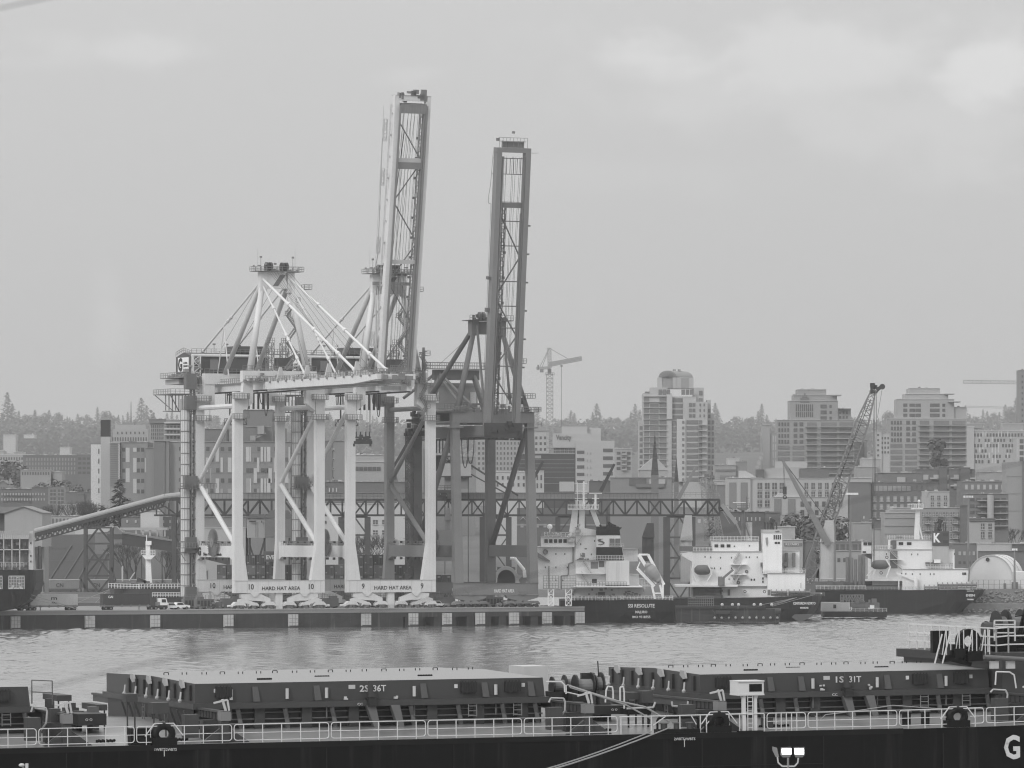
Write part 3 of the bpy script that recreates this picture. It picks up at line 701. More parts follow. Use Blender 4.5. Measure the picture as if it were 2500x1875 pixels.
    # right-hand platforms on the mast leg
    for z in (53.6,62.5): deck(c,9.8-(z-50)*.28,12.6-(z-50)*.28,1,3,z,MID,name='leg_landing')
    # apex
    MB().box(-3.0,3.0,4.3,6.4,69.8,73.0).put('apex_beam',GREYD,c)
    m=MB().box(-6,6.2,2.6,7.6,73.2,73.4); m.rail([(-6,2.6,73.4),(6.2,2.6,73.4)],1.2,.8,.05); clutter(m,-5,5,3,6,73.4,75.2,24,7,.3,1.2)
    for x in (-2.4,-1.4,1.4,2.4): m.tube((x-.3,4.6,74.5),(x+.3,4.6,74.5),1.0,n=12)
    m.put('apex_platform',GREYD,c)
    MB().tube((-11.4,10,62),(-3.8,6,70),.05,n=4).put('guy_rope',ROPED,c)
    # boom
    hinge=bpy.data.objects.new('boom',None); S.collection.objects.link(hinge); hinge.parent=c; hinge.location=(0,-3.6,46.2); hinge.rotation_euler=(R(-84.2),0,0)
    BL=69.4
    for sx in (-1,1):
        x=sx*4.0; m=MB().box(x-.68,x+.68,-BL,.6,-1.1,1.1)
        b=m.put('boom_girder',GREYC,hinge)
        mm=MB().box(x-sx*1.0-.2,x-sx*1.0+.2,-BL+1,-1,-1.1,-.7); mm.put('trolley_rail',GREYD,b)
        mm=MB()
        if sx>0:
            for i in range(7): mm.box(x+.8,x+1.9,-8-i*7.2,-7.6-i*7.2,.2,.5)
            mm.tube((x-1.3,-BL*.78,-.6),(x-1.3,-4,-.6),.28)
        else:
            mm.path([(x-1.1,-BL,.5),(x-1.5,-BL*.88,.5),(x-1.9,-BL*.84,.5),(x-1.9,-BL*.815,.5),(x-1.1,-BL*.81,.5)],.06,4); mm.path([(x-1.2,-BL*.81,.4),(x-1.2,-4,.4)],.05,4)
            mm.box(x-1.6,x-.8,-30,-29,-.3,.8); mm.box(x-1.6,x-.8,-38,-37.2,-.3,.8)
        mm.put('boom_cable_tray',GREYD,b)
    m=MB().box(-4.8,4.8,-BL-1.2,-BL,-.8,1.1); m.put('boom_end_beam',GREYC,hinge)
    m=MB().box(-3.31,3.31,-BL*.805-.9,-BL*.805+.4,-.6,.7); m.put('boom_tie',GREYD,hinge)
    m=MB(); ys=[-BL*.79,-BL*.62,-BL*.47,-BL*.33,-BL*.2,-BL*.07]; sg=-1
    for a,b in zip(ys[:-1],ys[1:]): m.tube((3.2*sg,a,.1),(-3.2*sg,b,.1),.2); sg=-sg
    for f in (.75,.66,.53,.44,.36,.22,.12): m.tube((-3.2,-BL*f,.2),(3.2,-BL*f,.2),.13)
    m.put('boom_bracing',GREYD,hinge)
    m=MB().truss((-1.6,-BL*.8,.4),(-1.6,-3,.4),1.0,.8,44,.07,.05)
    for i in range(8): m.box(-1.0,-.4,-6-i*6.4,-5.3-i*6.4,.8,1.2)
    m.put('boom_ladder',GREYD,hinge)
    m=MB()
    for x in (-2.4,-1.9,-.2,.2,.8,1.9,2.3): m.tube((x,-BL+1,-.4),(x*.6,-3,.2),.045,n=4,cap=False)
    m.put('hoist_rope',ROPED,hinge)
    m=MB()
    for y in (-BL+1.4,-BL+5.4): m.box(-4.9,5.1,y,y+.18,1.1,1.3)
    for i in range(7): m.bar((-2.9+i*.97,-BL+1.4,1.2),(-2.9+i*.97,-BL+5.4,1.2),.12)
    m.rail([(-3.1,-BL*.805-1,.9),(3.1,-BL*.805-1,.9)],1,.5,.05)
    m.put('boom_end_grating',GREYD,hinge)
    m=MB()
    for i in range(5): m.box(-3.0+i*1.45,-2.9+i*1.45,-BL-3.0,-BL-1.2,-.4,-.2)
    m.box(-3.4,3.4,-BL-2.9,-BL-2.75,-.5,.3); m.box(-2.9,2.9,-BL-2.7,-BL-1.25,.0,.5); m.box(-3.9,3.9,-BL-3.8,-BL-3.7,-.5,.3)
    for i in range(9): m.bar((-3.9+i*.97,-BL-3.8,-.4),(-3.9+i*.97,-BL-1.2,-.4),.08)
    m.box(-.3,.3,-BL-5.4,-BL-4.8,-.3,.3); m.box(-4.6,-3.9,-BL-3.6,-BL-2.8,-.3,.3); m.put('tip_cage',GREYC,hinge)
    MB().tube((4.8,-BL,.2),(7.4,-BL-.1,.2),.05,n=4).put('wind_vane',MID,hinge)
    # landside mast lattice, stair
    m=MB().truss((-12.2,G+.5,1),(-12.2,G+.5,46),1.6,1.6,30,.1,.07,True); zigstair(m,-13.4,G-1,2,44,2.0,2.6); m.put('stair_tower',GREYD,c)
    m=MB(); 
    for i in range(9): m.tube((-10.5+i*.9,18,43.2),(-10.5+i*.9,18,39.6),.18)
    m.truss((-12,16,38),(-4,16,38),1.6,1.6,6,.12,.08); m.box(-11,-8,16,19,35,39); clutter(m,-16,-10,18,22,44,50,46,12,.4,1.6); m.put('service_cage',DARK,c)
    for yy,dp in ((8,7.5),(4.5,6.5)):
        m=MB()
        for a in range(14):
            t0=a/14*math.pi; t1=(a+1)/14*math.pi
            m.tube((-5,yy+2.2*math.cos(t0),43.2-dp*math.sin(t0)),(-5,yy+2.2*math.cos(t1),43.2-dp*math.sin(t1)),.12,n=5)
        m.put('festoon_cable',DARK,c)
    reel(c,-11.6,13,17,3.5,GREYC)
    # lower cabinet and trestle seen through the portal
    m=MB().prism([(-9.2,13.6),(-8.6,17.8),(-6.6,19.8),(-1.8,19.8),(-1.8,11.8),(-9.4,11.8)],'y',20,24) ; m.put('electrical_room',mat('electrical_room_grey',.28,.6),c)
    return c
oldcrane()
# ---------------- port structures and vehicles ----------------
CORR=mat('corrugated_cladding',.36,.6,var=.07,sc=.3,streak=.12); SHEDD=mat('shed_roof_grey',.13,.7,var=.08,sc=.05,streak=.08)
def gallery():
    Y=1432; f=Fac('conveyor_gallery','long covered conveyor gallery on dark trusses crossing behind the cranes','conveyor',1100,1480,Y)
    m=f.box(440,1205,1608,1219,0,3.2); 
    m.add([],[]); m.put('cover',mat('conveyor_cover_grey',.27,.6,var=.12,sc=.3,streak=.2),f.o)
    m=MB(); x=444
    while x<1608: f.box(x,1204,x+.7,1219,-.05,0,m); x+=9
    f.box(440,1203.6,1608,1205,-.1,.1,m); f.box(440,1219,1757,1221.5,-.4,3.6,m); m.put('cover_rib',GREYD,f.o)
    m=MB()
    for d in (-.3,3.4):
        for y in (1220,1258): m.box(f.X(418 if y<1240 else 432),f.X(1757),d-.15,d+.15,f.Z(y)-.28,f.Z(y)+.28)
        bays=46; w=(1757-432)/bays
        for i in range(bays+1):
            x=432+i*w; m.bar(f.P(x,1220,d),f.P(x,1258,d),.36)
            if i<bays:
                if i%2: m.bar(f.P(x,1220,d),f.P(x+w,1258,d),.42)
                else: m.bar(f.P(x,1258,d),f.P(x+w,1220,d),.42)
        for i in range(0,bays,5): m.bar(f.P(432+i*w,1220,d),f.P(432+(i+1)*w,1258,d),.34); m.bar(f.P(432+i*w,1258,d),f.P(432+(i+1)*w,1220,d),.34)
    m.put('truss',DARK,f.o)
    m=MB().rail([f.P(600,1213,-.5),f.P(1755,1213,-.5)],1.2,1.6,.05); m.put('walkway_rail',MID,f.o)
    # inclined part
    a=(84,1304); b=(402,1219); c=(446,1209)
    m=MB(); m.tube(f.P(a[0],a[1]-6,1.6),f.P(b[0],b[1]-6,1.6),.85,n=12); m.tube(f.P(b[0],b[1]-6,1.6),f.P(c[0],c[1]-1,1.6),.85,n=12); m.put('inclined_cover',mat('inclined_cover_pale',.34,.6,var=.1,sc=.4,streak=.2),f.o)
    m=MB(); n=26
    for d in (0,3.2):
        P=lambda t,o:f.P(a[0]+(b[0]-a[0])*t,a[1]+(b[1]-a[1])*t+o,d)
        m.bar(P(0,2),P(1,2),.7,1.0); m.bar(P(0,17),P(1,17),.3); m.bar(P(1,2),f.P(446,1217,d),.5); m.bar(P(1,17),f.P(432,1258,d),.3)
        for i in range(n): 
            m.bar(P(i/n,2),P((i+.5)/n,17),.2); m.bar(P((i+.5)/n,17),P((i+1)/n,2),.2)
    for x,y0,y1 in ((382,1236,1258),(412,1228,1258)): m.bar(f.P(x,y0),f.P(x,y1),.4)
    m.bar(f.P(376,1258),f.P(432,1258),.5); m.bar(f.P(382,1236),f.P(405,1258),.3); m.put('inclined_truss',DARK,f.o)
    # trestles
    def trestle(x0,x1,ytop,ybot,lv,wd=.55,splay=0):
        m=MB()
        for d in (.2,2.8):
            for x in (x0,x1): m.box(f.X(x)-wd,f.X(x)+wd,d-.4,d+.4,f.Z(ybot),f.Z(ytop))
            ys=[ytop+(ybot-ytop)*i/lv for i in range(lv+1)]
            for i,(p,q) in enumerate(zip(ys[:-1],ys[1:])):
                m.bar(f.P(x0,p,d),f.P(x1,p,d),.5); xm=(x0+x1)/2
                if i%2==0: m.bar(f.P(x0,q,d),f.P(xm,p,d),.36); m.bar(f.P(x1,q,d),f.P(xm,p,d),.36)
                else: m.bar(f.P(x0,p,d),f.P(xm,q,d),.36); m.bar(f.P(x1,p,d),f.P(xm,q,d),.36)
        if splay:
            for s,x in ((-1,x0),(1,x1)): m.bar(f.P(x,ytop+(ybot-ytop)*.62),f.P(x+s*10,ytop+(ybot-ytop)*.8),.4); m.bar(f.P(x+s*10,ytop+(ybot-ytop)*.8),f.P(x+s*10,ybot),.4); m.bar(f.P(x+s*10,ytop+(ybot-ytop)*.8),f.P(x,ybot-8),.4)
        m.put('trestle',mat('trestle_dark_steel',.075,.6,var=.2,sc=.4),f.o)
    trestle(208,272,1288,1445,4,.45,1); trestle(92,97,1335,1445,4,.4,1); trestle(425,470,1260,1440,4,.6)
    trestle(833,897,1262,1440,4,.8); trestle(1178,1242,1262,1440,4,.8); trestle(1362,1425,1262,1440,4,.7); trestle(1628,1690,1262,1462,4,.9)
gallery()
def sheds():
    f=Fac('warehouse','pale gabled warehouse at the upper end of the inclined conveyor','warehouse',55,1450,1500)
    f.poly([(11,1252),(57,1237),(103,1252),(103,1335),(11,1335)],0,30).put('wall',CORR,f.o)
    m=MB(); m.hull8([f.P(57,1235.5,-.6),f.P(57,1237,-.6),f.P(57,1237,30),f.P(57,1235.5,30)],[f.P(9,1251.5,-.6),f.P(9,1253.5,-.6),f.P(9,1253.5,30),f.P(9,1251.5,30)])
    m.hull8([f.P(57,1235.5,-.6),f.P(57,1237,-.6),f.P(57,1237,30),f.P(57,1235.5,30)],[f.P(105,1251.5,-.6),f.P(105,1253.5,-.6),f.P(105,1253.5,30),f.P(105,1251.5,30)])
    m.box(f.X(-60),f.X(57),.5,30,f.Z(1253),f.Z(1237.5)); m.put('roof',g(.22),f.o)
    f.box(-60,1253,10.9,1300,4,28).put('side_wing',g(.11),f.o); f.box(80,1335,104,1450,6,20).put('lower_wall',g(.28),f.o)
    f=Fac('storage_shed','large grey A-shaped bulk storage shed behind the hopper wagons','shed',200,1450,1610)
    m=f.poly([(60,1450),(60,1306),(240,1305),(262,1292),(285,1318),(334,1418),(334,1450)],0,60); m.put('wall',SHEDD,f.o)
    m=MB()
    for x,t in ((105,1330),(140,1330),(175,1320),(216,1300)): m.bar(f.P(x,1440,-.2),f.P(x+70,t,-.2),.35)
    f.box(60,1338,334,1338.6,-.1,0,m); f.box(60,1368,334,1368.6,-.1,0,m); m.put('roof_seam',g(.17),f.o)
    f.box(182,1292,235,1304.5,2,30).put('light_roof_panel',LITE,f.o)
    f=Fac('transfer_house','corrugated transfer house where the dark gallery leaves the storage shed','building',265,1450,1590)
    f.poly([(232,1352),(232,1300),(262,1300),(262,1297),(280,1284),(298,1298),(298,1352)],0,9).put('wall',g(.2,var=.1),f.o)
    m=f.poly([(231,1300),(262,1299),(280,1285),(263,1284),(240,1289)],-.4,-.05); m.put('roof',LITE,f.o)
    m=f.box(262,1304,299,1315,-.3,.0); f.box(262,1330,299,1335,-.3,0,m); m.put('dark_band',g(.07),f.o)
    m=MB(); 
    for x in (263,295): f.box(x-.8,1352,x+.8,1450,2,3,m)
    m.put('leg',MID,f.o)
    f=Fac('covered_gallery','dark sloping covered gallery running right from the transfer house','gallery',360,1450,1560)
    m=f.poly([(298,1302),(420,1322),(560,1352),(560,1380),(430,1348),(298,1330)],0,4); m.put('gallery_body',g(.055),f.o)
    m=f.poly([(298,1298),(420,1318),(560,1348),(560,1352),(420,1322),(298,1302)],-.3,4.3); m.put('gallery_roof',g(.2),f.o)
    m=MB(); 
    for x in (395,345,480): f.box(x-1,1345,x+1,1450,1,2,m)
    m.put('leg',DARK,f.o)
    # elevated hopper house on legs
    f=Fac('hopper_house','grey box-shaped hopper house with a hipped roof on legs, between the legs of crane 10','building',660,1480,1392)
    f.box(603,1264,714,1313,0,8).put('wall',CORR,f.o)
    f.box(646.5,1266,714.3,1312,-.6,0).put('wall_panel',g(.17,var=.05),f.o)
    m=f.poly([(600,1264),(612,1256),(645,1256),(650,1262),(660,1246),(703,1246),(716,1262),(716,1265),(600,1265)],-.5,8.5); m.put('roof',g(.13),f.o)
    m=f.box(609,1271,624,1275,-.75,-.6); f.box(624.5,1270,625.5,1312,-.7,-.55,m); f.box(638,1271,640,1276,-.7,-.4,m); m.put('jib_bracket',DARK,f.o)
    m=MB()
    for x in (609,645,672,706): f.box(x-2,1313,x+2,1478,1,3,m)
    for a,b in ((609,645),(672,706)): m.bar(f.P(a,1440,1.5),f.P(b,1320,1.5),.5); m.bar(f.P(a,1330,1.5),f.P(b,1440,1.5),.4)
    m.put('leg',DARK,f.o)
    f.poly([(714,1304),(726,1297),(730,1300),(730,1306),(714,1314)],1,3).put('chute',LITE,f.o)
    # arched tunnel entrance and round conveyor behind the grey crane
    f=Fac('arched_shelter','arched concrete shelter seen under the portal of the grey crane','shelter',1235,1440,1400)
    m=MB(); 
    for i in range(14):
        t0=math.pi*i/14;t1=math.pi*(i+1)/14
        c=f.P(1236,1412); r0=21*f.k; r1=29*f.k
        m.hull8([(c[0]+r0*math.cos(t0),0,c[2]+r0*math.sin(t0)),(c[0]+r1*math.cos(t0),0,c[2]+r1*math.sin(t0)),(c[0]+r1*math.cos(t1),0,c[2]+r1*math.sin(t1)),(c[0]+r0*math.cos(t1),0,c[2]+r0*math.sin(t1))],
                [(c[0]+r0*math.cos(t0),6,c[2]+r0*math.sin(t0)),(c[0]+r1*math.cos(t0),6,c[2]+r1*math.sin(t0)),(c[0]+r1*math.cos(t1),6,c[2]+r1*math.sin(t1)),(c[0]+r0*math.cos(t1),6,c[2]+r0*math.sin(t1))])
    m.put('arch',CONC,f.o); f.box(1214,1385,1258,1440,5,6).put('back_wall',g(.09),f.o)
    f=Fac('bent_pipe','white bent chute pipe at the right of the arched shelter','pipe',1270,1440,1396)
    MB().path([f.P(1245,1362),f.P(1256,1363),f.P(1280,1392),f.P(1281,1410)],.45,8).put('pipe',SHIPW,f.o)
    m=f.poly([(1266,1415),(1275,1407),(1285,1408),(1288,1418),(1278,1428),(1270,1424)],0,3); m.put('chute_head',GREYC,f.o)
sheds()
# hopper wagons
def wagons():
    Y=1562; k=Y/F
    def body(name,label,x0,x1):
        f=Fac(name,label,'wagon',(x0+x1)/2,1450,Y,'hopper wagons standing in front of the storage shed')
        Lh=f.X(x1); 
        b=MB(); H=lambda y:f.Z(y)
        b.hull8([(-Lh,0,H(1437)),(Lh,0,H(1437)),(Lh,3,H(1437)),(-Lh,3,H(1437))],[(-Lh,-.2,H(1416.5)),(Lh,-.2,H(1416.5)),(Lh,3.2,H(1416.5)),(-Lh,3.2,H(1416.5))])
        b.hull8([(-Lh+1.4,.6,H(1444)),(Lh-1.4,.6,H(1444)),(Lh-1.4,2.4,H(1444)),(-Lh+1.4,2.4,H(1444))],[(-Lh,0,H(1437.01)),(Lh,0,H(1437.01)),(Lh,3,H(1437.01)),(-Lh,3,H(1437.01))])
        bo=b.put('wagon_body',mat('wagon_grey',.25,.6,var=.1,sc=.4,streak=.25),f.o)
        m=MB(); m.box(-Lh,Lh,-.3,3.3,H(1416.4),H(1414.6)); m.put('roof_hatch_strip',LITE,f.o)
        m=MB(); m.box(-Lh-.5,Lh+.5,.4,2.6,H(1446),H(1444)); m.put('underframe',DARK,f.o)
        for s in (-1,1):
            for e in (-.9,.9): MB().tube((s*(Lh-1.6)+e,.3,.46),(s*(Lh-1.6)+e,2.5,.46),.46,n=10).put('wheel',DARK,f.o)
        text(bo,"CN",(-.2,-.25,H(1433)),1.15,2.2,LET,name='lettering'); return f.o
    spans=[(20,82,'leftmost hopper wagon, mostly hidden behind the container ship stern'),(84,97,''),(102,193,'grey hopper wagon with a rounded end, behind the pale trailer'),(208,266,'grey ribbed hopper wagon below the conveyor trestle'),(270,345,'third grey hopper wagon, behind the anchored mast ship'),(350,440,'grey hopper wagon farthest right in the row')]
    for a,b,l in spans:
        if l: body('hopper_wagon',l,a,b)
wagons()
# container on semi-trailer with tractor, on the quay
def qpt(px,off,z=4.5):   # point on the apron: at pixel column px, off metres landward of the quay face
    k=(px-1250)/F; Yq=(1321-.445*17.8+off*(CT+ST*.445)*1.0)/(1-.445*k); return Vector((k*Yq,Yq,z))
def trailer(px,label,clabel,m_c,logo,mirror,left=True):
    p=qpt(px,7.5); p+=Vector((-.5,0,0)); t=E('semi_trailer',p,label,'trailer','container trailers on the quay apron',ang=TH)
    s=-1 if mirror else 1
    m=MB().box(-6.3,6.3,-1.1,-.8,.95,1.3); m.box(-6.3,6.3,.8,1.1,.95,1.3)
    for i in range(6): m.box(-6+i*2.3,-5.85+i*2.3,-1.15,1.15,.98,1.33); m.box(-6+i*2.3,-5.6+i*2.3,-1.25,-1.1,.8,1.5)
    m.put('chassis_frame',MID,t)
    for i,x in enumerate((4.0,5.3) if not mirror else (-5.3,-4.0)):
        w_=MB(); 
        for e in (-1.05,.75): w_.tube((x,e,.52),(x,e+.32,.52),.52,n=14)
        o=w_.put('tyre',mat('tyre_rubber',.02,.8),t); MB().tube((x,-1.09,.52),(x,-1.06,.52),.24,n=10).put('rim',MID,o)
    mm=MB().box(-s*3.4-.1,-s*3.4+.1,-.9,-.7,.1,.95); mm.put('landing_leg',MID,t)
    # container
    c=E('shipping_container',p+Vector((0,0,1.34)),clabel,'container','containers on trailers',ang=TH)
    b=MB(); n=40
    b.box(-6.1,6.1,-1.17,1.17,0,2.75)
    for i in range(n): b.box(-6.0+i*.302,-5.86+i*.302,-1.21,-1.17,.15,2.6)
    bo=b.put('container_body',m_c,c)
    fr=MB(); 
    for z in (0,2.62): fr.box(-6.12,6.12,-1.25,-1.2,z,z+.15)
    for x in (-6.12,5.97): fr.box(x,x+.15,-1.26,-1.2,0,2.77)
    fr.put('corner_frame',m_c,bo)
    for q in logo: text(bo,q[0],(q[1],-1.245,q[2]),q[3],q[4],q[5],name='lettering',bold=q[6])
    return t
GREYCON=mat('pale_container_paint',.5,.5,var=.06,sc=.3,streak=.15); DKCON=mat('dark_container_paint',.06,.5,var=.1,sc=.3,streak=.15)
trailer(133,'trailer chassis carrying the pale container, left of the fender gap','pale grey container with dark m sc lettering riding on a trailer',GREYCON,[("m",0,1.4,.95,1.5,LET,.015),("sc",0,.5,.6,1.3,LET,.01)],False)
trailer(310,'trailer chassis carrying the dark container behind the white truck','dark container with white CAI lettering riding on a trailer',DKCON,[("CAI",-4.2,1.75,.55,1.3,LETW,.03)],True)
def truck(px,label,facing=1,name='terminal_tractor'):
    p=qpt(px,7.5); t=E(name,p,label,'truck','trucks on the quay apron',ang=TH); s=facing
    m=MB().box(*sorted((-2.6*s,1.0*s)),-.9,.9,.55,.9); m.box(*sorted((-.2*s,2.2*s)),-1.1,1.1,.5,1.2); ch=m.put('chassis',DARK,t)
    c=MB().prism([(.3*s,1.15),(2.2*s,1.15),(2.2*s,1.9),(1.9*s,2.95),(.3*s,2.95)],'y',-1.0,1.0).put('cab',SHIPW,t)
    m=MB().prism([(.7*s,1.9),(1.9*s,1.9),(1.7*s,2.7),(.7*s,2.7)],'y',-1.05,-1.0); m.put('cab_window',GLASS,c)
    m=MB().tube((0,.6,1.2),(0,.6,3.3),.1); m.box(*sorted((-.3*s,.2*s)),-1,1,1.0,2.0); m.put('exhaust_stack',MID,t)
    for x in (-2.0*s,-.9*s,1.3*s):
        w_=MB()
        for e in (-1.1,.8): w_.tube((x,e,.5),(x,e+.3,.5),.5,n=14)
        o=w_.put('tyre',MATS['tyre_rubber'],t); MB().tube((x,-1.14,.5),(x,-1.1,.5),.24,n=10).put('rim',MID,o)
truck(62,'dark tractor unit in front of the pale container, half behind the ship stern',-1)
truck(385,'white cab tractor unit pulling the dark container at the left crane',1)
def pickup(px,label,off=9):
    p=qpt(px,off); t=E('pickup_truck',p,label,'pickup','light vehicles on the quay',ang=TH)
    b=MB().prism([(-2.6,.5),(2.6,.5),(2.65,1.0),(1.2,1.15),(.6,1.75),(-.9,1.75),(-1.2,1.1),(-2.6,1.1)],'y',-.95,.95).put('body',SHIPW,t)
    MB().prism([(-.8,1.15),(1.0,1.15),(.55,1.65),(-.75,1.65)],'y',-1.0,-.95).put('side_window',GLASS,b)
    for x in (-1.7,1.7):
        o=MB().tube((x,-1,.38),(x,1,.38),.38,n=14).put('tyre',MATS['tyre_rubber'],t)
        MB().tube((x,-1.04,.38),(x,-1.0,.38),.2,n=10).put('rim',MID,o)
pickup(416,'white pickup parked right of the white tractor cab'); pickup(437,'second white pickup, by the foot of the stair tower',14); pickup(1065,'pale pickup between the feet of crane 9 and the grey crane',12)
# stacked containers behind the legs
def stacks():
    f0=None; Y=1352; k=Y/F; w=2.5; pitch=w/k
    protos={}
    mats={'dark':mat('container_dark',.055,.5,var=.15,sc=.4,streak=.2),'grey':mat('container_grey',.10,.5,var=.15,sc=.4,streak=.2),'pale':mat('container_mid',.16,.5,var=.12,sc=.4,streak=.2)}
    rnd=random.Random(12); cols=[(541,4,5),(590,5,1)] ; x=541; ci=0; order=['first','second','third','fourth','fifth','sixth']
    ordn=lambda n:str(n)+('th' if 10<=n%100<=20 else {1:'st',2:'nd',3:'rd'}.get(n%10,'th'))
    while x<1112:
        h=5
        if x<565: h=4
        elif x<600: h=4
        elif x<672: h=5
        elif x<735: h=4
        elif x<850: h=5 if x<800 else 4
        elif x<950: h=5
        elif x<1010: h=4
        elif x<1060: h=4
        else: h=3
        if ci%4==3 and x<930: h-=0
        for t in range(h):
            key=rnd.choice(['dark','dark','grey','grey','pale']) if x<930 else rnd.choice(['dark','dark','grey'])
            loc=Vector(((x-1250)*k,Y,4.5+.2+t*2.62)); lab=f'{key} container, {order[t]} from the ground in the {ordn(ci+1)} stack from the left behind the cranes'
            if key not in protos:
                c=E('shipping_container',loc,lab,'container','stacked containers behind the cranes')
                b=MB().box(-1.2,1.2,.08,12,0,2.55)
                for e in (-1.22,1.08): b.box(e,e+.14,0,.2,0,2.6)
                b.box(-1.22,1.22,0,.2,0,.14); b.box(-1.22,1.22,0,.2,2.46,2.6); bo=b.put('container_body',mats[key],c)
                d=MB()
                for e in (-.9,-.35,.35,.9): d.tube((e,.04,.15),(e,.04,2.45),.035,n=5)
                d.box(-.03,.03,.02,.1,.15,2.45); d.put('door_bars',MID,c)
                l=MB().box(.25,1.0,.05,.079,1.9,2.15); l.box(-1,-.6,.05,.079,.4,.6,) ; l.put('marking_plate',LITE,c)
                protos[key]=c
            else: dup(protos[key],loc=loc,label=lab)
        x+=pitch+.6; ci+=1
        if 1010<x<1020: x=1018
stacks()
# EVER container side
f=Fac('shipping_container','container end with white EVER lettering, left of the portal beam','container',661,1371,1340,'stacked containers behind the cranes')
b=f.box(645,1346,682,1371,0,11).put('container_body',g(.13),f.o); text(b,"EVER",(f.X(664),-.05,f.Z(1365)),1.0,3.2,LETW,bold=.05)
# gantry lattice crane at right (crawler crane boom) 
def lattice_crane():
    Y=1462; f=Fac('lattice_crane','tall lattice-boom crawler crane behind the ships, leaning right','crane',1978,1470,Y)
    A=f.P(1968,1425,0); B=f.P(2134,950,0)
    a=Vector(A);b=Vector(B)
    m=MB(); d=(b-a)
    segs=[(0,1.4),(.12,4.0),(.82,3.6),(1.0,1.2)]
    def fr(t):
        for (t0,w0),(t1,w1) in zip(segs[:-1],segs[1:]):
            if t0<=t<=t1: return w0+(w1-w0)*(t-t0)/(t1-t0)
    dn=d.normalized(); u=Vector((dn.z,0,-dn.x)); v=Vector((0,1,0)); n=40
    def C(t,i): w_=fr(t)/2; s=[(-1,-1),(1,-1),(1,1),(-1,1)][i]; return a+d*t+u*w_*s[0]+v*w_*s[1]
    for i in range(n):
        t0=i/n;t1=(i+1)/n
        for q in range(4):
            m.bar(C(t0,q),C(t1,q),.3)
            r=(q+1)%4
            if (i+q)%2: m.bar(C(t0,q),C(t1,r),.17)
            else: m.bar(C(t0,r),C(t1,q),.17)
            if i%3==0: m.bar(C(t0,q),C(t0,r),.15)
    m.put('boom',g(.2),f.o)
    # back mast and stays
    m=MB().truss(f.P(1975,1425),f.P(2048,1180),2.2,2.2,16,.13,.09); m.put('back_mast',GREYD,f.o)
    m=MB()
    for o in (-.5,.5): m.tube(f.P(1950,1410,o),f.P(2126,975,o),.07,n=4); m.tube(f.P(2118,975,o),f.P(2046,1182,o),.07,n=4)
    m.put('pendant_rope',DARK,f.o)
    m=MB(); clutter(m,f.X(2124),f.X(2142),-1.2,1.2,f.Z(960),f.Z(940),30,4,.4,1.4); m.bar(f.P(2140,952),f.P(2154,943),.7,1.0); m.bar(f.P(2140,958),f.P(2154,944),.35); m.tube(f.P(2154,944,-.4),f.P(2154,944,.4),.8,n=12); m.put('boom_head',DARK,f.o)
    m=MB()
    for x0,x1 in ((2134,2127),(2136,2132),(2140,2134)): m.tube(f.P(x0,958,-.5),f.P(x1,1385,-.5),.07,n=4)
    m.tube(f.P(2154,948),f.P(2142,1020),.05,n=4); m.put('load_rope',ROPED,f.o)
    m=f.box(1958,1425,1990,1450,-2,3); f.box(1948,1450,2000,1470,-3,4,m); m.put('crawler_house',GREYD,f.o)
lattice_crane()
def jibcrane(nm,label,Y,post,jib,base,mp,mj,wj=1.4,ropes=True,hook=None):
    f=Fac(nm,label,'deck crane',(post[0]+post[2])/2,post[3],Y,'ship deck cranes'); 
    m=MB(); x0,y0,x1,y1=post; c=f.X((x0+x1)/2); r=(f.X(x1)-f.X(x0))/2
    m.tube((c,r,f.Z(y1)),(c,r,f.Z(y0+(y1-y0)*.38)),r,n=14); m.put('pedestal',mp,f.o)
    m=MB().prism([(f.X(x0-1),f.Z(y0+(y1-y0)*.38)),(f.X(x1+1),f.Z(y0+(y1-y0)*.38)),(f.X(x1-1),f.Z(y0)),(f.X(x0+(x1-x0)*.4),f.Z(y0))],'y',-.4,2*r+.4); h=m.put('crane_house',mp,f.o)
    m=MB(); p=Vector(f.P(base[0],base[1],-1.0)); q=Vector(f.P(jib[0],jib[1],-1.0))
    m.bar(p,q,.9,wj,.5,.6); o=Vector((0,1.8,0)); m.bar(p+o,q+o,.9,wj,.5,.6)
    for t in (.2,.45,.7,.95): m.bar(p.lerp(q,t),p.lerp(q,t)+o,.5)
    m.put('jib',mj,f.o)
    if ropes:
        m=MB()
        for d in (-.8,0,.8): m.tube(f.P((x0+x1)/2,y0,d+.5),f.P(jib[0],jib[1]-1,d),.07,n=4)
        if hook: m.tube(f.P(jib[0],jib[1]),f.P(jib[0]+hook[0],jib[1]+hook[1]),.05,n=4); m.tube(f.P(jib[0]+2,jib[1]+2),f.P(jib[0]+2+hook[0],jib[1]+hook[1]),.05,n=4)
        m.put('luffing_rope',ROPED,f.o)
        if hook:
            m=MB(); X,_,Z=f.P(jib[0]+hook[0]+1,jib[1]+hook[1]); m.box(X-.5,X+.5,-.3,.3,Z-2.2,Z); m.ring((X,0,Z-2.9),.3,.6,.3,'y',10); m.put('hook_block',DARK,f.o)
    return f.o
jibcrane('deck_crane','pale pedestal deck crane with its jib raised far left and a hook hanging from it',1420,(2004,1270,2036,1412),(1911,1124),(2022,1330),LITE,MID,1.9,True,(4,64))
jibcrane('deck_crane','dark deck crane post with lowered jib between the white ship and the trestle',1400,(1568,1277,1597,1370),(1500,1133),(1466,1200),mat('dark_crane_post',.07,.5),DARK,1.1,False)
jibcrane('deck_crane','deck crane with pale house under the right end of the conveyor gallery',1405,(1662,1258,1690,1420),(1699,1141),(1655,1218),LITE,MID,1.2,False)
jibcrane('deck_crane','deck crane behind the right leg of the grey crane',1392,(1318,1300,1330,1372),(1326,1126),(1296,1180),MID,DARK,1.1,False)
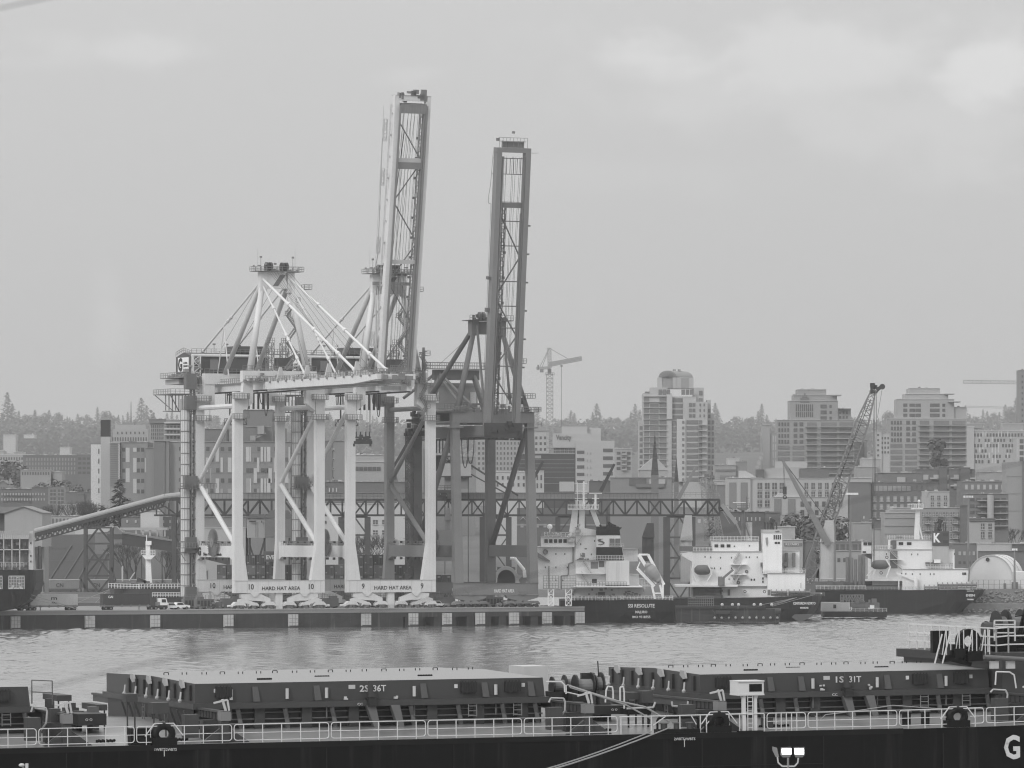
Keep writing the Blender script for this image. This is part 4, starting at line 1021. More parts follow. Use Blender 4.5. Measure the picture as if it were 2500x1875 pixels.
jibcrane('deck_crane','deck crane hidden behind crane 9 with its jib sloping left',1390,(1085,1240,1100,1320),(955,1150),(1008,1060),MID,DARK,.9,False)
def mast(x,y0,y1,Y,label,bar=26,n=8):
    f=Fac('lamp_mast',label,'lamp mast',x,y1,Y,'tall lamp masts in the port'); MB().tube((0,0,0),(0,0,f.Z(y0)),.38,.2,n=8).put('pole',MID,f.o)
    m=MB().box(f.X(x-bar/2),f.X(x+bar/2),-.15,.15,f.Z(y0)-.1,f.Z(y0)+.15); m.put('cross_arm',MID,f.o)
    for i in range(n): xx=f.X(x-bar/2+bar*(i+.5)/n); MB().box(xx-.3,xx+.3,-.4,.1,f.Z(y0)-.25,f.Z(y0)+.35).put('floodlight',SHIPW,f.o)
mast(2076,1206,1430,1480,'tall lamp mast right of the lattice crane with a wide row of floodlights',38)
mast(2364,1213,1400,1500,'tall lamp mast beside the arched white tent',22,6)
mast(2477,1342,1437,1500,'short lamp mast at the right in front of the white tent',12,3)
mast(2038,1205,1420,1475,'thin mast beside the pale deck crane post',6,2)
# piers in front of the ships
def dolphin():
    f=Fac('pier','dark timber and concrete pier in front of the ship with the tall white funnel','pier',1770,1516,1336)
    f.box(1650,1480,1870,1486,0,9).put('pier_deck',CONCD,f.o); f.box(1650,1486,1905,1518,.5,8).put('pier_wall',CONCD,f.o)
    for i,x in enumerate((1763,1788,1803,1841,1857,1884)): MB().ball(f.P(x,1476,-.2),.42,8).put('bollard',LITE,f.o)
    m=MB().rail([f.P(1680,1480),f.P(1742,1480)],2.6,.5,.05,3); m.put('gangway_rail',MID,f.o)
    m=MB()
    for i in range(12):
        t=i/12;t2=(i+1)/12; P=lambda t:f.P(1738+52*t,1488+26*math.sin(t*math.pi),-.3); m.tube(P(t),P(t2),.1,n=4)
    f.box(1748,1490,1782,1499,-.8,-.1,m); m.tube(f.P(1892,1492,-.6),f.P(1906,1492,-.6),.75,n=10); m.put('fender_chain',DARK,f.o)
    m=MB()
    for i in range(10): m.ball(f.P(1745+i*17,1508,0),.35,6)
    m.put('pile_cap',CONC,f.o)
dolphin()
def barge():
    f=Fac('crane_barge','low work barge carrying a small crane, moored between the two right ships','barge',2080,1505,1400)
    f.box(2010,1494,2165,1507,0,10).put('hull',HULL,f.o)
    f.box(2008,1471,2076,1493,1,8).put('deckhouse',LITE,f.o); MB().box(f.X(2035),f.X(2042),.9,1,f.Z(1485),f.Z(1476)).put('window',GLASS,f.o)
    c=f.box(2078,1472,2148,1488,1,5); clutter(c,f.X(2076),f.X(2150),.5,1,f.Z(1494),f.Z(1470),30,8,.3,1.4); c.put('machinery_cab',GREYD,f.o)
    f.box(2120,1477,2135,1487,.7,.95).put('sign_board',SHIPW,f.o)
    m=MB().truss(f.P(2054,1462,3),f.P(2110,1462,3),1.6,2.0,8,.12,.09); 
    for x in (2058,2106): m.bar(f.P(x,1462,3),f.P(x-2,1490,3),.2)
    m.put('lattice_gantry',MID,f.o)
    m=MB().rail([f.P(2078,1494,0),f.P(2165,1494,0)],1.0,1.2,.05); m.put('guard_rail',LITE,f.o)
    text(f.o,"9",(f.X(2077),-.05,f.Z(1492)),1.2,.8,LETW,name='number')
barge()
def scaff(x,label):
    f=Fac('access_tower',label,'scaffold tower',x,1479,1318,'white access towers at the end of the quay')
    m=MB()
    m.truss((0,0,0),(0,0,4.4),1.4,1.4,3,.1,.07); m.put('tower_frame',SHIPW,f.o)
    m=MB()
    for z in (4.5,6.4): m.rail([(-1.9,-1,z),(1.9,-1,z)],1.3,.75,.04,1); m.rail([(1.9,-1,z),(1.9,1.5,z)],1.3,.9,.04,1); m.box(-2,2,-1,1.6,z-.12,z)
    for a in (-1.9,1.9): m.bar((a,-1,4.5),(a,-1,7.7),.08)
    m.put('platform',MID,f.o)
scaff(1345,'left white access tower on the quay end, beside the ship superstructure'); scaff(1388,'right white access tower on the quay end, next to the black ship stern')

def lattice_tower():
    f=Fac('loader_tower','pale lattice loader tower at the right end of the conveyor gallery','lattice tower',1735,1320,1450); M_=mat('pale_lattice',.3,.6)
    m=MB()
    for a,b,w_ in (((1717,1168),(1727,1320),1.6),((1729,1166),(1741,1320),1.6),((1733,1175),(1762,1320),1.3),((1744,1180),(1752,1320),1.0)):
        m.truss(f.P(*a),f.P(*b),w_,w_,20,.10,.07)
    for y in (1172,1196,1230,1262,1296): m.bar(f.P(1719,y),f.P(1750,y),.2)
    m.put('tower_lattice',M_,f.o)
    m=MB(); m.bar(f.P(1735,1166),f.P(1757,1212),.4); m.bar(f.P(1762,1232),f.P(1798,1278),.8,1.1); m.bar(f.P(1798,1278),f.P(1815,1316),.5); m.bar(f.P(1762,1248),f.P(1797,1276),.2); m.bar(f.P(1765,1250),f.P(1782,1278),.15); m.put('loader_arm',M_,f.o)
    m=MB(); clutter(m,f.X(1716),f.X(1746),-1,1,f.Z(1170),f.Z(1164),12,5,.4,1.2); m.put('tower_head',GREYD,f.o)
lattice_tower()
def train():
    order=['first','second','third','fourth','fifth']; src=None
    for i,x in enumerate((1462,1540,1900,1962,2040)):
        f=Fac('covered_wagon',f'{order[i]} pale covered wagon behind the moored ships, from the left','wagon',x,1446,1560,'covered wagons behind the moored ships') if src is None else None
        if src is None:
            b=MB().box(-4.4,4.4,0,3,.9,3.9).put('wagon_body',mat('pale_wagon',.42,.6,var=.1,streak=.2),f.o); MB().box(-4.5,4.5,-.15,3.15,3.9,4.15).put('wagon_roof',LITE,f.o)
            m=MB()
            for k in range(9): m.box(-4.2+k*1.0,-4.1+k*1.0,-.06,-.01,1.0,3.8)
            m.put('side_rib',MID,b)
            for s in (-3,3): MB().box(s-.9,s+.9,.3,2.7,.05,.9).put('wheel_bogie',DARK,f.o)
            src=f.o
        else: dup(src,loc=W(x,1446,1560),label=f'{order[i]} pale covered wagon behind the moored ships, from the left')
train()

def genset():
    pos=[(500,'between the left legs of the boom-down crane'),(560,'beside the second leg of the boom-down crane'),(632,'under the HARD HAT sill of the boom-down crane'),(706,'right of the storm post of the boom-down crane'),(800,'in the gap between the two white cranes'),(872,'under the left half of the sill marked 9'),(928,'under the right half of the sill marked 9'),(1085,'left of the grey crane sill'),(1150,'under the left half of the grey sill'),(1206,'under the middle of the grey sill'),(1262,'under the right half of the grey sill'),(470,'at the foot of the white stair tower')]
    src=None
    for i,(x,w_) in enumerate(pos):
        p=qpt(x,19+(i*7)%9); lab='dark service skid '+w_
        if src is None:
            e=E('service_skid',p,lab,'equipment','dark service skids under the cranes',ang=TH)
            m=MB().box(-2.6,2.2,-1,1,.35,2.5); m.box(-2.3,-.6,-.9,.9,2.5,3.1); m.box(2.3,3.4,-.8,.6,.35,1.6); m.put('housing',GREYD,e)
            m=MB()
            for k in range(5): m.box(-2.3+k*.9,-1.7+k*.9,-1.06,-1.0,.7,2.1)
            m.put('louvre',DARK,e); m=MB()
            for k in (-2,0,2): m.tube((k,-1.1,.3),(k,1.1,.3),.3,n=10)
            m.put('skid_roller',DARK,e)
            m=MB().rail([(-2.6,-.9,2.5),(2.2,-.9,2.5)],1.0,.8,.04); m.tube((1.4,0,2.5),(1.4,0,4.4),.12); clutter(m,-3.6,4.6,-1.6,-1.0,.1,1.2,12,3,.2,.8); m.put('fittings',MID,e); src=e
        else: dup(src,loc=p,rot=TH+(math.pi if i%3==1 else 0),label=lab)
genset()
# ---------------- ships ----------------
def loft(f,cols,back,name,m):
    """hull skin through vertical columns (px, depth, y_top, y_bottom, bottom inset) and mirrored far side"""
    mb=MB(); vs=[]; n=len(cols)
    for (x,d,y0,y1,*r) in cols: vs+=[f.P(x,d,y0) if 0 else f.P(x,y0,d), f.P(x,(y0+y1)/2,d+(r[0]*.15 if r else 0)), f.P(x,y1,d+(r[0] if r else 0))]
    vb=[(a,back,c) for a,b,c in vs]
    fs=[]
    for i in range(n-1):
        for j in range(2):
            a=3*i+j; fs.append((a+1,a+4,a+3,a)); b=a+3*n; fs.append((b,b+3,b+4,b+1))
        a=3*i; fs.append((a,a+3,a+3+3*n,a+3*n)); fs.append((a+2,a+2+3*n,a+5+3*n,a+5))
    for a in (0,3*(n-1)): fs+= [(a,a+1,a+1+3*n,a+3*n),(a+1,a+2,a+2+3*n,a+1+3*n)]
    mb.add(vs+vb,fs); return mb.put(name,m,f.o)
def portholes(f,pts,d,parent=None,w=2.2,h=4,mt=None):
    o0=None
    for x,y in pts:
        c=(f.X(x),d,f.Z(y))
        if o0 is None: o0=o=MB().box(-w*f.k/2,w*f.k/2,-.06,.1,-h*f.k/2,h*f.k/2).put('window',mt or GLASS,parent or f.o)
        else: o=o0.copy(); S.collection.objects.link(o)
        o.location=c
def blk(f,name,x0,y0,x1,y1,d0,d1,m=None,top_=True):
    o=f.box(x0,y0,x1,y1,d0,d1).put(name,m or SHIPW,f.o)
    if top_: f.box(x0-.8,y0-.7,x1+.8,y0-.02,d0-.4,d1+.1).put('deck_edge',LITE,o)
    return o
def shiprail(f,x0,x1,y,d,h=1.15,nm='deck_rail',sp=1.2,mt=None,mids=2):
    return MB().rail([f.P(x0,y,d),f.P(x1,y,d)],h,sp,.045,mids).put(nm,mt or SHIPW,f.o)
def stairs(f,a,b,d,w=1.2,name='ladder'):
    m=MB(); 
    for e in (0,w): m.bar(f.P(a[0],a[1],d+e),f.P(b[0],b[1],d+e),.2); m.bar(f.P(a[0],a[1]-5,d+e),f.P(b[0],b[1]-5,d+e),.07)
    n=10
    for i in range(n): 
        t=(i+.5)/n; p=Vector(f.P(a[0],a[1],d)).lerp(Vector(f.P(b[0],b[1],d)),t); m.box(p.x-.15,p.x+.15,d,d+w,p.z-.04,p.z+.04)
    return m.put(name,LITE,f.o)
def winch(f,x,y,d,r=1.0,n=4):
    m=MB(); X,_,Z=f.P(x,y,d)
    m.tube((X-n*.7,d,Z),(X+n*.7,d,Z),r*.45,n=10)
    for i in range(n+1): m.tube((X-n*.7+i*1.4-.08,d,Z),(X-n*.7+i*1.4+.08,d,Z),r,n=14)
    o=m.put('mooring_winch',MID,f.o); MB().box(X-n*.7,X+n*.7,d-.6,d+.6,Z-r-.1,Z-r*.6).put('winch_bed',DARK,o)
# --- white bulk carrier with the black stern ---
def resolute():
    f=Fac('bulk_carrier','white superstructure bulk carrier with black stern lettered SSI RESOLUTE','ship',1500,1524,1343,'moored bulk carriers')
    loft(f,[(1370,22,1470,1524,0),(1394,14,1469,1524,0),(1440,6,1467,1524,1),(1487,0,1466,1524,2),(1530,-.4,1464,1524,2.5),(1600,-.4,1463,1524,2.5),(1645,0.6,1466,1523,3),(1646,20,1466,1523,3)],60,'hull',HULL)
    for y,c,w,b,bd in ((1483,.92,6.9,"SSI RESOLUTE",.02),(1497,.66,3.1,"MAJURO",.015),(1509,.62,4.7,"IMO 9318755",.01)):
        text(f.o,b,(f.X(1565.5),-.75,f.Z(y)),c,w,LETW,name='stern_lettering',bold=bd)
    SH=f
    a=blk(f,'accommodation_block',1313,1336,1406,1440,10,40); portholes(f,[(1358,1353),(1380,1353),(1332,1386),(1358,1386),(1386,1386),(1358,1418),(1375,1418)],9.95,mt=GLASS)
    MB().prism([(f.X(1313),f.Z(1349)),(f.X(1343),f.Z(1369)),(f.X(1343),f.Z(1372)),(f.X(1313),f.Z(1362))],'y',8.5,9.9).put('wing_bracket',GREYC,f.o)
    MB().ring(f.P(1332,1348,9.7),.35,.7,.5,'y',16).put('vent_hood',MID,f.o)
    b=blk(f,'bridge',1322,1312,1404,1336,8,34); f.wins(1328,1316,1386,1326,5,1,GLASS,.72,.9,7.9,parent=None)
    shiprail(f,1329,1392,1312,8.3,1.2); f.box(1329,1299,1369,1307.5,8,8.2).put('name_board',SHIPW,f.o); text(f.o,"SSI RESOLUTE",(f.X(1349),7.97,f.Z(1306.5)),.75,4.0,LET,name='name_lettering',bold=.01)
    MB().ball(f.P(1343,1286,10),.45*1.6,10).put('satellite_dome',SHIPW,f.o); MB().tube(f.P(1343,1300,10),f.P(1343,1289,10),.12).put('dome_stand',SHIPW,f.o)
    MB().tube(f.P(1341,1382,9.7),f.P(1341,1440,9.7),.13).put('drain_pipe',MID,f.o); MB().path([f.P(1400,1336,9.7),f.P(1400,1374,9.7),f.P(1390,1376,9.7),f.P(1388,1405,9.7),f.P(1371,1407,9.7),f.P(1371,1440,9.7)],.13).put('vent_pipe',MID,f.o)
    # radar mast: platform on three legs
    m=f.box(1388,1241,1463,1244,12,20); mp_=m.put('mast_platform',SHIPW,f.o); MB().rail([f.P(1388,1241,12),f.P(1463,1241,12)],1.1,.8,.06,2).put('platform_rail',SHIPW,f.o)
    for p,q,w1,w2 in (((1406,1244),(1400,1300),1.5,1.9),((1423,1244),(1422,1300),1.4,1.5),((1448,1244),(1464,1286),1.2,1.2)):
        MB().bar(f.P(*p,15),f.P(*q,15),w1,1.5,w2,1.9).put('mast_leg',SHIPW,f.o)
    m=MB().tube(f.P(1427,1241,15),f.P(1427,1174,15),.22)
    m.tube(f.P(1411,1241,15),f.P(1411,1176,15),.08)
    for y in (1179,1198,1204,1217,1222,1234): m.bar(f.P(1405,y,15),f.P(1436,y,15),.12)
    for i in range(16): m.bar(f.P(1423,1180+i*3.8,15),f.P(1431,1180+i*3.8,15),.08)
    m.put('antenna_mast',SHIPW,f.o)
    m=MB().tube(f.P(1456,1241,15),f.P(1456,1206,15),.28); m.box(f.X(1440),f.X(1472),14.8,15.2,f.Z(1204.5),f.Z(1202.5)); m.box(f.X(1447),f.X(1465),14.8,15.2,f.Z(1217),f.Z(1215.5)); m.bar(f.P(1456,1222,15),f.P(1446,1241,15),.15); m.put('radar_scanner',SHIPW,f.o)
    m=MB().prism([(f.X(1385),f.Z(1312)),(f.X(1400),f.Z(1295)),(f.X(1420),f.Z(1288)),(f.X(1458),f.Z(1294)),(f.X(1458),f.Z(1312))],'y',12,26); m.put('monkey_island',SHIPW,f.o)
    clutter(MB(),f.X(1404),f.X(1420),10,12,f.Z(1300),f.Z(1284),14,2,.3,.9).put('deck_gear',LITE,f.o)
    clutter(MB(),f.X(1386),f.X(1404),7,8,f.Z(1324),f.Z(1298),22,12,.4,1.2).put('searchlight_gear',LITE,f.o)
    c=blk(f,'casing',1406,1308,1458,1368,9,30); portholes(f,[(1453,1321),(1445,1354),(1424,1352),(1419,1329)],8.95)
    stairs(f,(1405,1334),(1424,1306),7.8)
    clutter(MB(),f.X(1408),f.X(1440),8.6,9,f.Z(1368),f.Z(1340),18,22,.2,.8).put('wall_fittings',MID,f.o)
    # funnel
    P=lambda pts:[(f.X(a),f.Z(b)) for a,b in pts]
    fn=MB().prism(P([(1457,1368),(1457,1286),(1512,1286),(1515,1306),(1519,1336),(1524,1368)]),'y',6,20).put('funnel',SHIPW,f.o)
    MB().prism(P([(1456.8,1307),(1456.8,1285.5),(1512,1285.5),(1516,1307)]),'y',5.9,20.1).put('funnel_top_band',HULL,fn)
    MB().prism(P([(1456.8,1368),(1456.8,1336),(1519,1336),(1524.5,1368)]),'y',5.88,20.1).put('funnel_lower_band',HULL,fn)
    MB().prism(P([(1478,1294),(1482,1286.5),(1520,1287.5),(1514,1294)]),'y',5,21).put('funnel_cap',HULL,fn)
    m=MB(); m.tube(f.P(1490,1288,12),f.P(1496,1278,12),.95,n=12); m.tube(f.P(1502,1288,10),f.P(1503,1281,10),.4); m.tube(f.P(1485,1288,10),f.P(1486,1282,10),.35); m.tube(f.P(1470,1286,10),f.P(1466,1281,10),.25); m.put('exhaust_pipe',BLACK,f.o)
    m=MB(); pts=[(1475,1316),(1466,1315.5),(1459,1318),(1462,1322),(1471,1325),(1473.5,1327),(1466,1329.5),(1458,1327.5),(1466,1331.5),(1475,1329),(1477.5,1325),(1473,1321.5),(1467,1319.5),(1468,1317.5)]
    MB().prism(P(pts),'y',5.82,5.87).put('logo',mat('logo_grey',.12,.6),fn)
    f.wins(1488,1315,1517,1334,2,1,GREYD,.85,1,5.9,parent=None,name='louvre')
    m=MB()
    for i in range(12): m.box(f.X(1489+i*2.3),f.X(1489.4+i*2.3),5.7,5.78,f.Z(1334),f.Z(1315))
    m.put('louvre_bars',LITE,fn); MB().rail([f.P(1488,1337,4.6),f.P(1524,1337,4.6)],1.0,.7,.05).put('funnel_platform',LITE,f.o)
    shiprail(f,1432,1527,1368,4,1.25,sp=.7)
    blk(f,'deckhouse',1406,1369,1480,1432,6,30)
    f.box(1480,1369,1537,1429,3,30).put('garage_wall',mat('rust_streaked_white',.72,.5,var=.06,sc=.3,streak=.4),f.o)
    f.box(1443,1372,1461,1389,5.9,6.1).put('recess',MID,f.o); f.box(1463,1370,1476,1385,5.9,6.2).put('door',GREYD,f.o); f.box(1446,1414,1458,1424,5.8,6).put('dark_door',DARK,f.o)
    stairs(f,(1424,1370),(1444,1400),4.5); stairs(f,(1420,1400),(1440,1432),4.5); f.box(1405,1400,1480,1401.5,3.8,6).put('mid_deck',SHIPW,f.o); shiprail(f,1440,1480,1400,4)
    f.box(1400,1431,1568,1434,1.5,30).put('poop_deck_edge',SHIPW,f.o); shiprail(f,1406,1530,1431,1.8,1.1,sp=.8,mt=MID)
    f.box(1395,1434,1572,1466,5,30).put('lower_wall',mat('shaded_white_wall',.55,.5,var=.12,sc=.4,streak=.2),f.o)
    clutter(MB(),f.X(1395),f.X(1570),4,5,f.Z(1466),f.Z(1438),90,14,.25,.9).put('poop_gear',MID,f.o); clutter(MB(),f.X(1395),f.X(1640),1.5,4,f.Z(1466),f.Z(1460),60,15,.3,1.1).put('deck_bollards',DARK,f.o)
    f.box(1461,1446,1478,1458,3.9,4.4).put('open_hatch',DARK,f.o)
    shiprail(f,1394,1643,1466,.6,1.15,sp=.9)
    blk(f,'side_house',1525,1342,1562,1372,20,34); blk(f,'aft_house',1537,1404,1562,1432,9,28); shiprail(f,1537,1562,1397,9,1.3,mt=MID)
    # free-fall lifeboat and ramp
    m=MB()
    for d in (2.0,6.0):
        m.bar(f.P(1560,1354,d),f.P(1604,1424,d),.55,.8); m.bar(f.P(1583,1354,d),f.P(1622,1428,d),.5,.7)
    m.bar(f.P(1560,1354,2),f.P(1583,1354,2),.5); m.bar(f.P(1556,1388,2),f.P(1598,1432,2),.5,.8); m.bar(f.P(1556,1388,2),f.P(1563,1372,2),.3)
    m.bar(f.P(1592,1430,2),f.P(1600,1464,2),.55); m.bar(f.P(1612,1428,2),f.P(1620,1464,2),.55); m.box(f.X(1598),f.X(1620),1.8,2.4,f.Z(1450),f.Z(1447)); m.box(f.X(1617),f.X(1621),1.6,2.4,f.Z(1463),f.Z(1428)); m.put('lifeboat_ramp',SHIPW,f.o)
    lb=MB(); A=Vector(f.P(1578,1376,1.6)); B=Vector(f.P(1611,1422,1.6)); rr=[.5,1.3,1.6,1.6,1.4,1.0,.4]
    for i in range(6): lb.tube(A.lerp(B,i/6),A.lerp(B,(i+1)/6),rr[i],rr[i+1],n=14,cap=i in (0,5))
    lbo=lb.put('lifeboat',mat('lifeboat_grey',.32,.5),f.o,True)
    m=MB(); clutter(m,f.X(1562),f.X(1590),1.5,3,f.Z(1432),f.Z(1390),26,18,.2,.7); m.put('ramp_gear',LITE,f.o)
resolute()
# --- second ship ---
def goryo():
    f=Fac('bulk_carrier','white bulk carrier with a tall plain funnel, stern lettered CENTURION GORYO','ship',1850,1518,1366,'moored bulk carriers')
    loft(f,[(1560,0,1464,1516,0),(1743,0,1461,1516,0),(1870,0,1459,1516,1),(1925,.3,1457,1516,2),(1960,1.8,1454,1517,3.5),(1985,5,1452,1508,5),(2003,9,1451,1490,6),(2017,15,1450,1462,5)],32,'hull',HULL)
    m=f.poly([(1927,1500),(1985,1500),(1975,1511),(1958,1517),(1945,1515),(1935,1508)],2.2,12); m.put('boot_topping',g(.10),f.o)
    for b,y,c,w in (("CENTURION GORYO",1476,.66,6.2),("MONROVIA",1486,.45,2.3)): text(f.o,b,(f.X(1964),.6,f.Z(y)),c,w,LETW,ang=R(14),name='stern_lettering',bold=.02)
    a=blk(f,'accommodation_block',1692,1347,1912,1432,8,24); portholes(f,[(1724,1360),(1738,1361),(1762,1362),(1789,1362),(1825,1361),(1833,1361),(1852,1361),(1741,1388),(1747,1388),(1762,1388),(1789,1388),(1783,1415),(1795,1415),(1807,1415)],7.95)
    MB().prism([(f.X(1666),f.Z(1352)),(f.X(1692),f.Z(1347)),(f.X(1692),f.Z(1372)),(f.X(1668),f.Z(1358))],'y',8,20).put('bridge_wing',SHIPW,f.o)
    blk(f,'bridge',1743,1321,1857,1347,10,22); f.wins(1745,1329,1790,1337,3,1,GLASS,.6,.9,9.9); portholes(f,[(1797,1334),(1834,1333)],9.9,w=3,h=3)
    shiprail(f,1737,1856,1321,9.8,1.2,sp=.9); shiprail(f,1695,1743,1347,8,1.1,sp=.9)
    m=MB().box(f.X(1664),f.X(1741),11,20,f.Z(1346),f.Z(1334)); m.put('cargo_cover',GREYD,f.o)
    fn=f.box(1865,1294,1912,1402,5,16).put('funnel',SHIPW,f.o); f.box(1864.5,1293,1912.5,1301,4.8,16.2).put('funnel_rim',LITE,fn)
    f.wins(1890,1306,1910,1317,4,1,DARK,.6,1,4.95,name='louvre'); f.wins(1893,1323,1907,1328,2,1,DARK,.8,1,4.95,name='vent')
    text(fn,"VULITER",(f.X(1900),4.75,f.Z(1299.5)),.4,1.1,LET,name='funnel_lettering'); MB().prism([(f.X(a_),f.Z(b_)) for a_,b_ in ((1871,1313),(1877,1312),(1878,1326),(1875,1336),(1872,1325))],'y',4.9,4.96).put('logo',g(.3),fn)
    m=MB()
    for x in (1872,1879,1886,1893,1900): m.tube(f.P(x,1294,9),f.P(x,1278,9),.22); m.tube(f.P(x,1278,9),f.P(x-1.5,1275,9),.26)
    m.tube(f.P(1888,1294,11),f.P(1888,1276,11),.5); m.tube(f.P(1888,1277,11),f.P(1892,1267,11),.6,.75,n=12); m.put('exhaust_pipe',DARK,f.o)
    m=f.box(1828,1275,1842,1321,13,17); m.put('ventilator_trunk',LITE,f.o)
    m=MB().tube(f.P(1819,1321,12),f.P(1819,1243,12),.55,.42,n=10); m.bar(f.P(1823,1278,12),f.P(1836,1314,12),.35); m.put('radar_mast',GREYD,f.o)
    m=MB().prism([(f.X(1812),f.Z(1246)),(f.X(1826),f.Z(1246)),(f.X(1834),f.Z(1239)),(f.X(1803),f.Z(1239))],'y',10,14); m.rail([f.P(1803,1239,10),f.P(1834,1239,10)],1.2,.6,.06); m.tube(f.P(1828,1239,12),f.P(1828,1212,12),.12); m.bar(f.P(1826,1218,12),f.P(1835,1215,12),.12); m.bar(f.P(1826,1224,12),f.P(1833,1222,12),.12); m.put('mast_top',GREYD,f.o)
    f.box(1794,1225.5,1826,1227,11.8,12.2).put('radar_scanner',SHIPW,f.o)
    blk(f,'aft_block',1876,1400,1968,1458,4,22); blk(f,'upper_aft_house',1912,1345,1957,1400,10,22); portholes(f,[(1838,1416),(1845,1416),(1866,1413),(1866,1421)],7.9,w=3.5,h=5)
    for x in (1925,1943): f.box(x-4,1350,x+3,1385,8,9.9).put('exhaust_trunk',GREYD,f.o)
    for x0,x1 in ((1860,1877),(1914,1924)): f.box(x0,1374,x1,1383,6.5,8).put('dark_locker',GREYD,f.o); f.box(x0+4,1383,x1-1,1400,6.5,8).put('dark_opening',DARK,f.o)
    shiprail(f,1862,1968,1400,4.2,1.15,sp=.9)
    f.box(1692,1432,1880,1461,9,23).put('main_deck_wall',SHIPW,f.o); m=f.box(1650,1428,1803,1433,5,20); m.put('boat_deck',SHIPW,f.o)
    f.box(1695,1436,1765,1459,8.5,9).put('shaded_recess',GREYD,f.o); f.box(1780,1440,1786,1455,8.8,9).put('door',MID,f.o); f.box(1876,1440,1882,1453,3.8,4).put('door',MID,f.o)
    clutter(MB(),f.X(1700),f.X(1770),7.5,8.5,f.Z(1461),f.Z(1444),44,5,.3,1.1).put('deck_gear',GREYD,f.o)
    for a_,b_ in (((1793,1374),(1808,1350)),((1795,1404),(1812,1378)),((1796,1426),(1808,1406))): stairs(f,a_,b_,6.4)
    for y in (1378,1403): f.box(1786,y,1826,y+1.5,6.2,8).put('stair_landing',SHIPW,f.o)
    for x,y in ((1826,1396),(1822,1445),(1868,1445),(1806,1423)): MB().ring(f.P(x,y,7.8 if x<1860 else 3.8),.25,.42,.15,'y',14).put('life_ring',DARK,f.o)
    lb=MB(); A=Vector(f.P(1697,1392,6)); B=Vector(f.P(1738,1392,6)); rr=[.5,1.2,1.35,1.35,1.35,1.2,.6]
    for i in range(6): lb.tube(A.lerp(B,i/6),A.lerp(B,(i+1)/6),rr[i],rr[i+1],n=12,cap=i in (0,5))
    lb.put('lifeboat',mat('lifeboat_dark_grey',.15,.5),f.o,True)
    m=MB(); m.path([f.P(1728,1376,4.5),f.P(1737,1392,4.5),f.P(1738,1404,4.5),f.P(1728,1420,4.5)],.2); m.path([f.P(1697,1376,4.5),f.P(1690,1392,4.5),f.P(1700,1420,4.5)],.2); m.put('davit',SHIPW,f.o)
    m=MB().tube(f.P(1763,1430,5),f.P(1763,1412,5),.9,n=10); m.bar(f.P(1765,1414,5),f.P(1792,1391,5),.6); m.box(f.X(1755),f.X(1765),4.5,5.5,f.Z(1412),f.Z(1408)); m.put('provision_crane',GREYC,f.o)
    winch(f,1903,1446,2,.85,3); winch(f,1953,1446,2.5,.85,4); shiprail(f,1900,2015,1456,3,1.0,sp=1.0,mt=MID)
    m=MB(); 
    for q in ((1884,1475),(1860,1476),(1884,1478)): m.tube(f.P(1945,1459,-.2),f.P(*q,-1.5),.06,n=4)
    m.tube(f.P(1990,1452,2),f.P(1884,1480,-2),.06,n=4); m.put('mooring_line',ROPE,f.o)
    MB().tube(f.P(1957,1436,3),f.P(1957,1424,3),.07).put('flag_staff',DARK,f.o); MB().ball(f.P(2009,1450,8),.22,8).put('stern_lamp',SHIPW,f.o)
goryo()
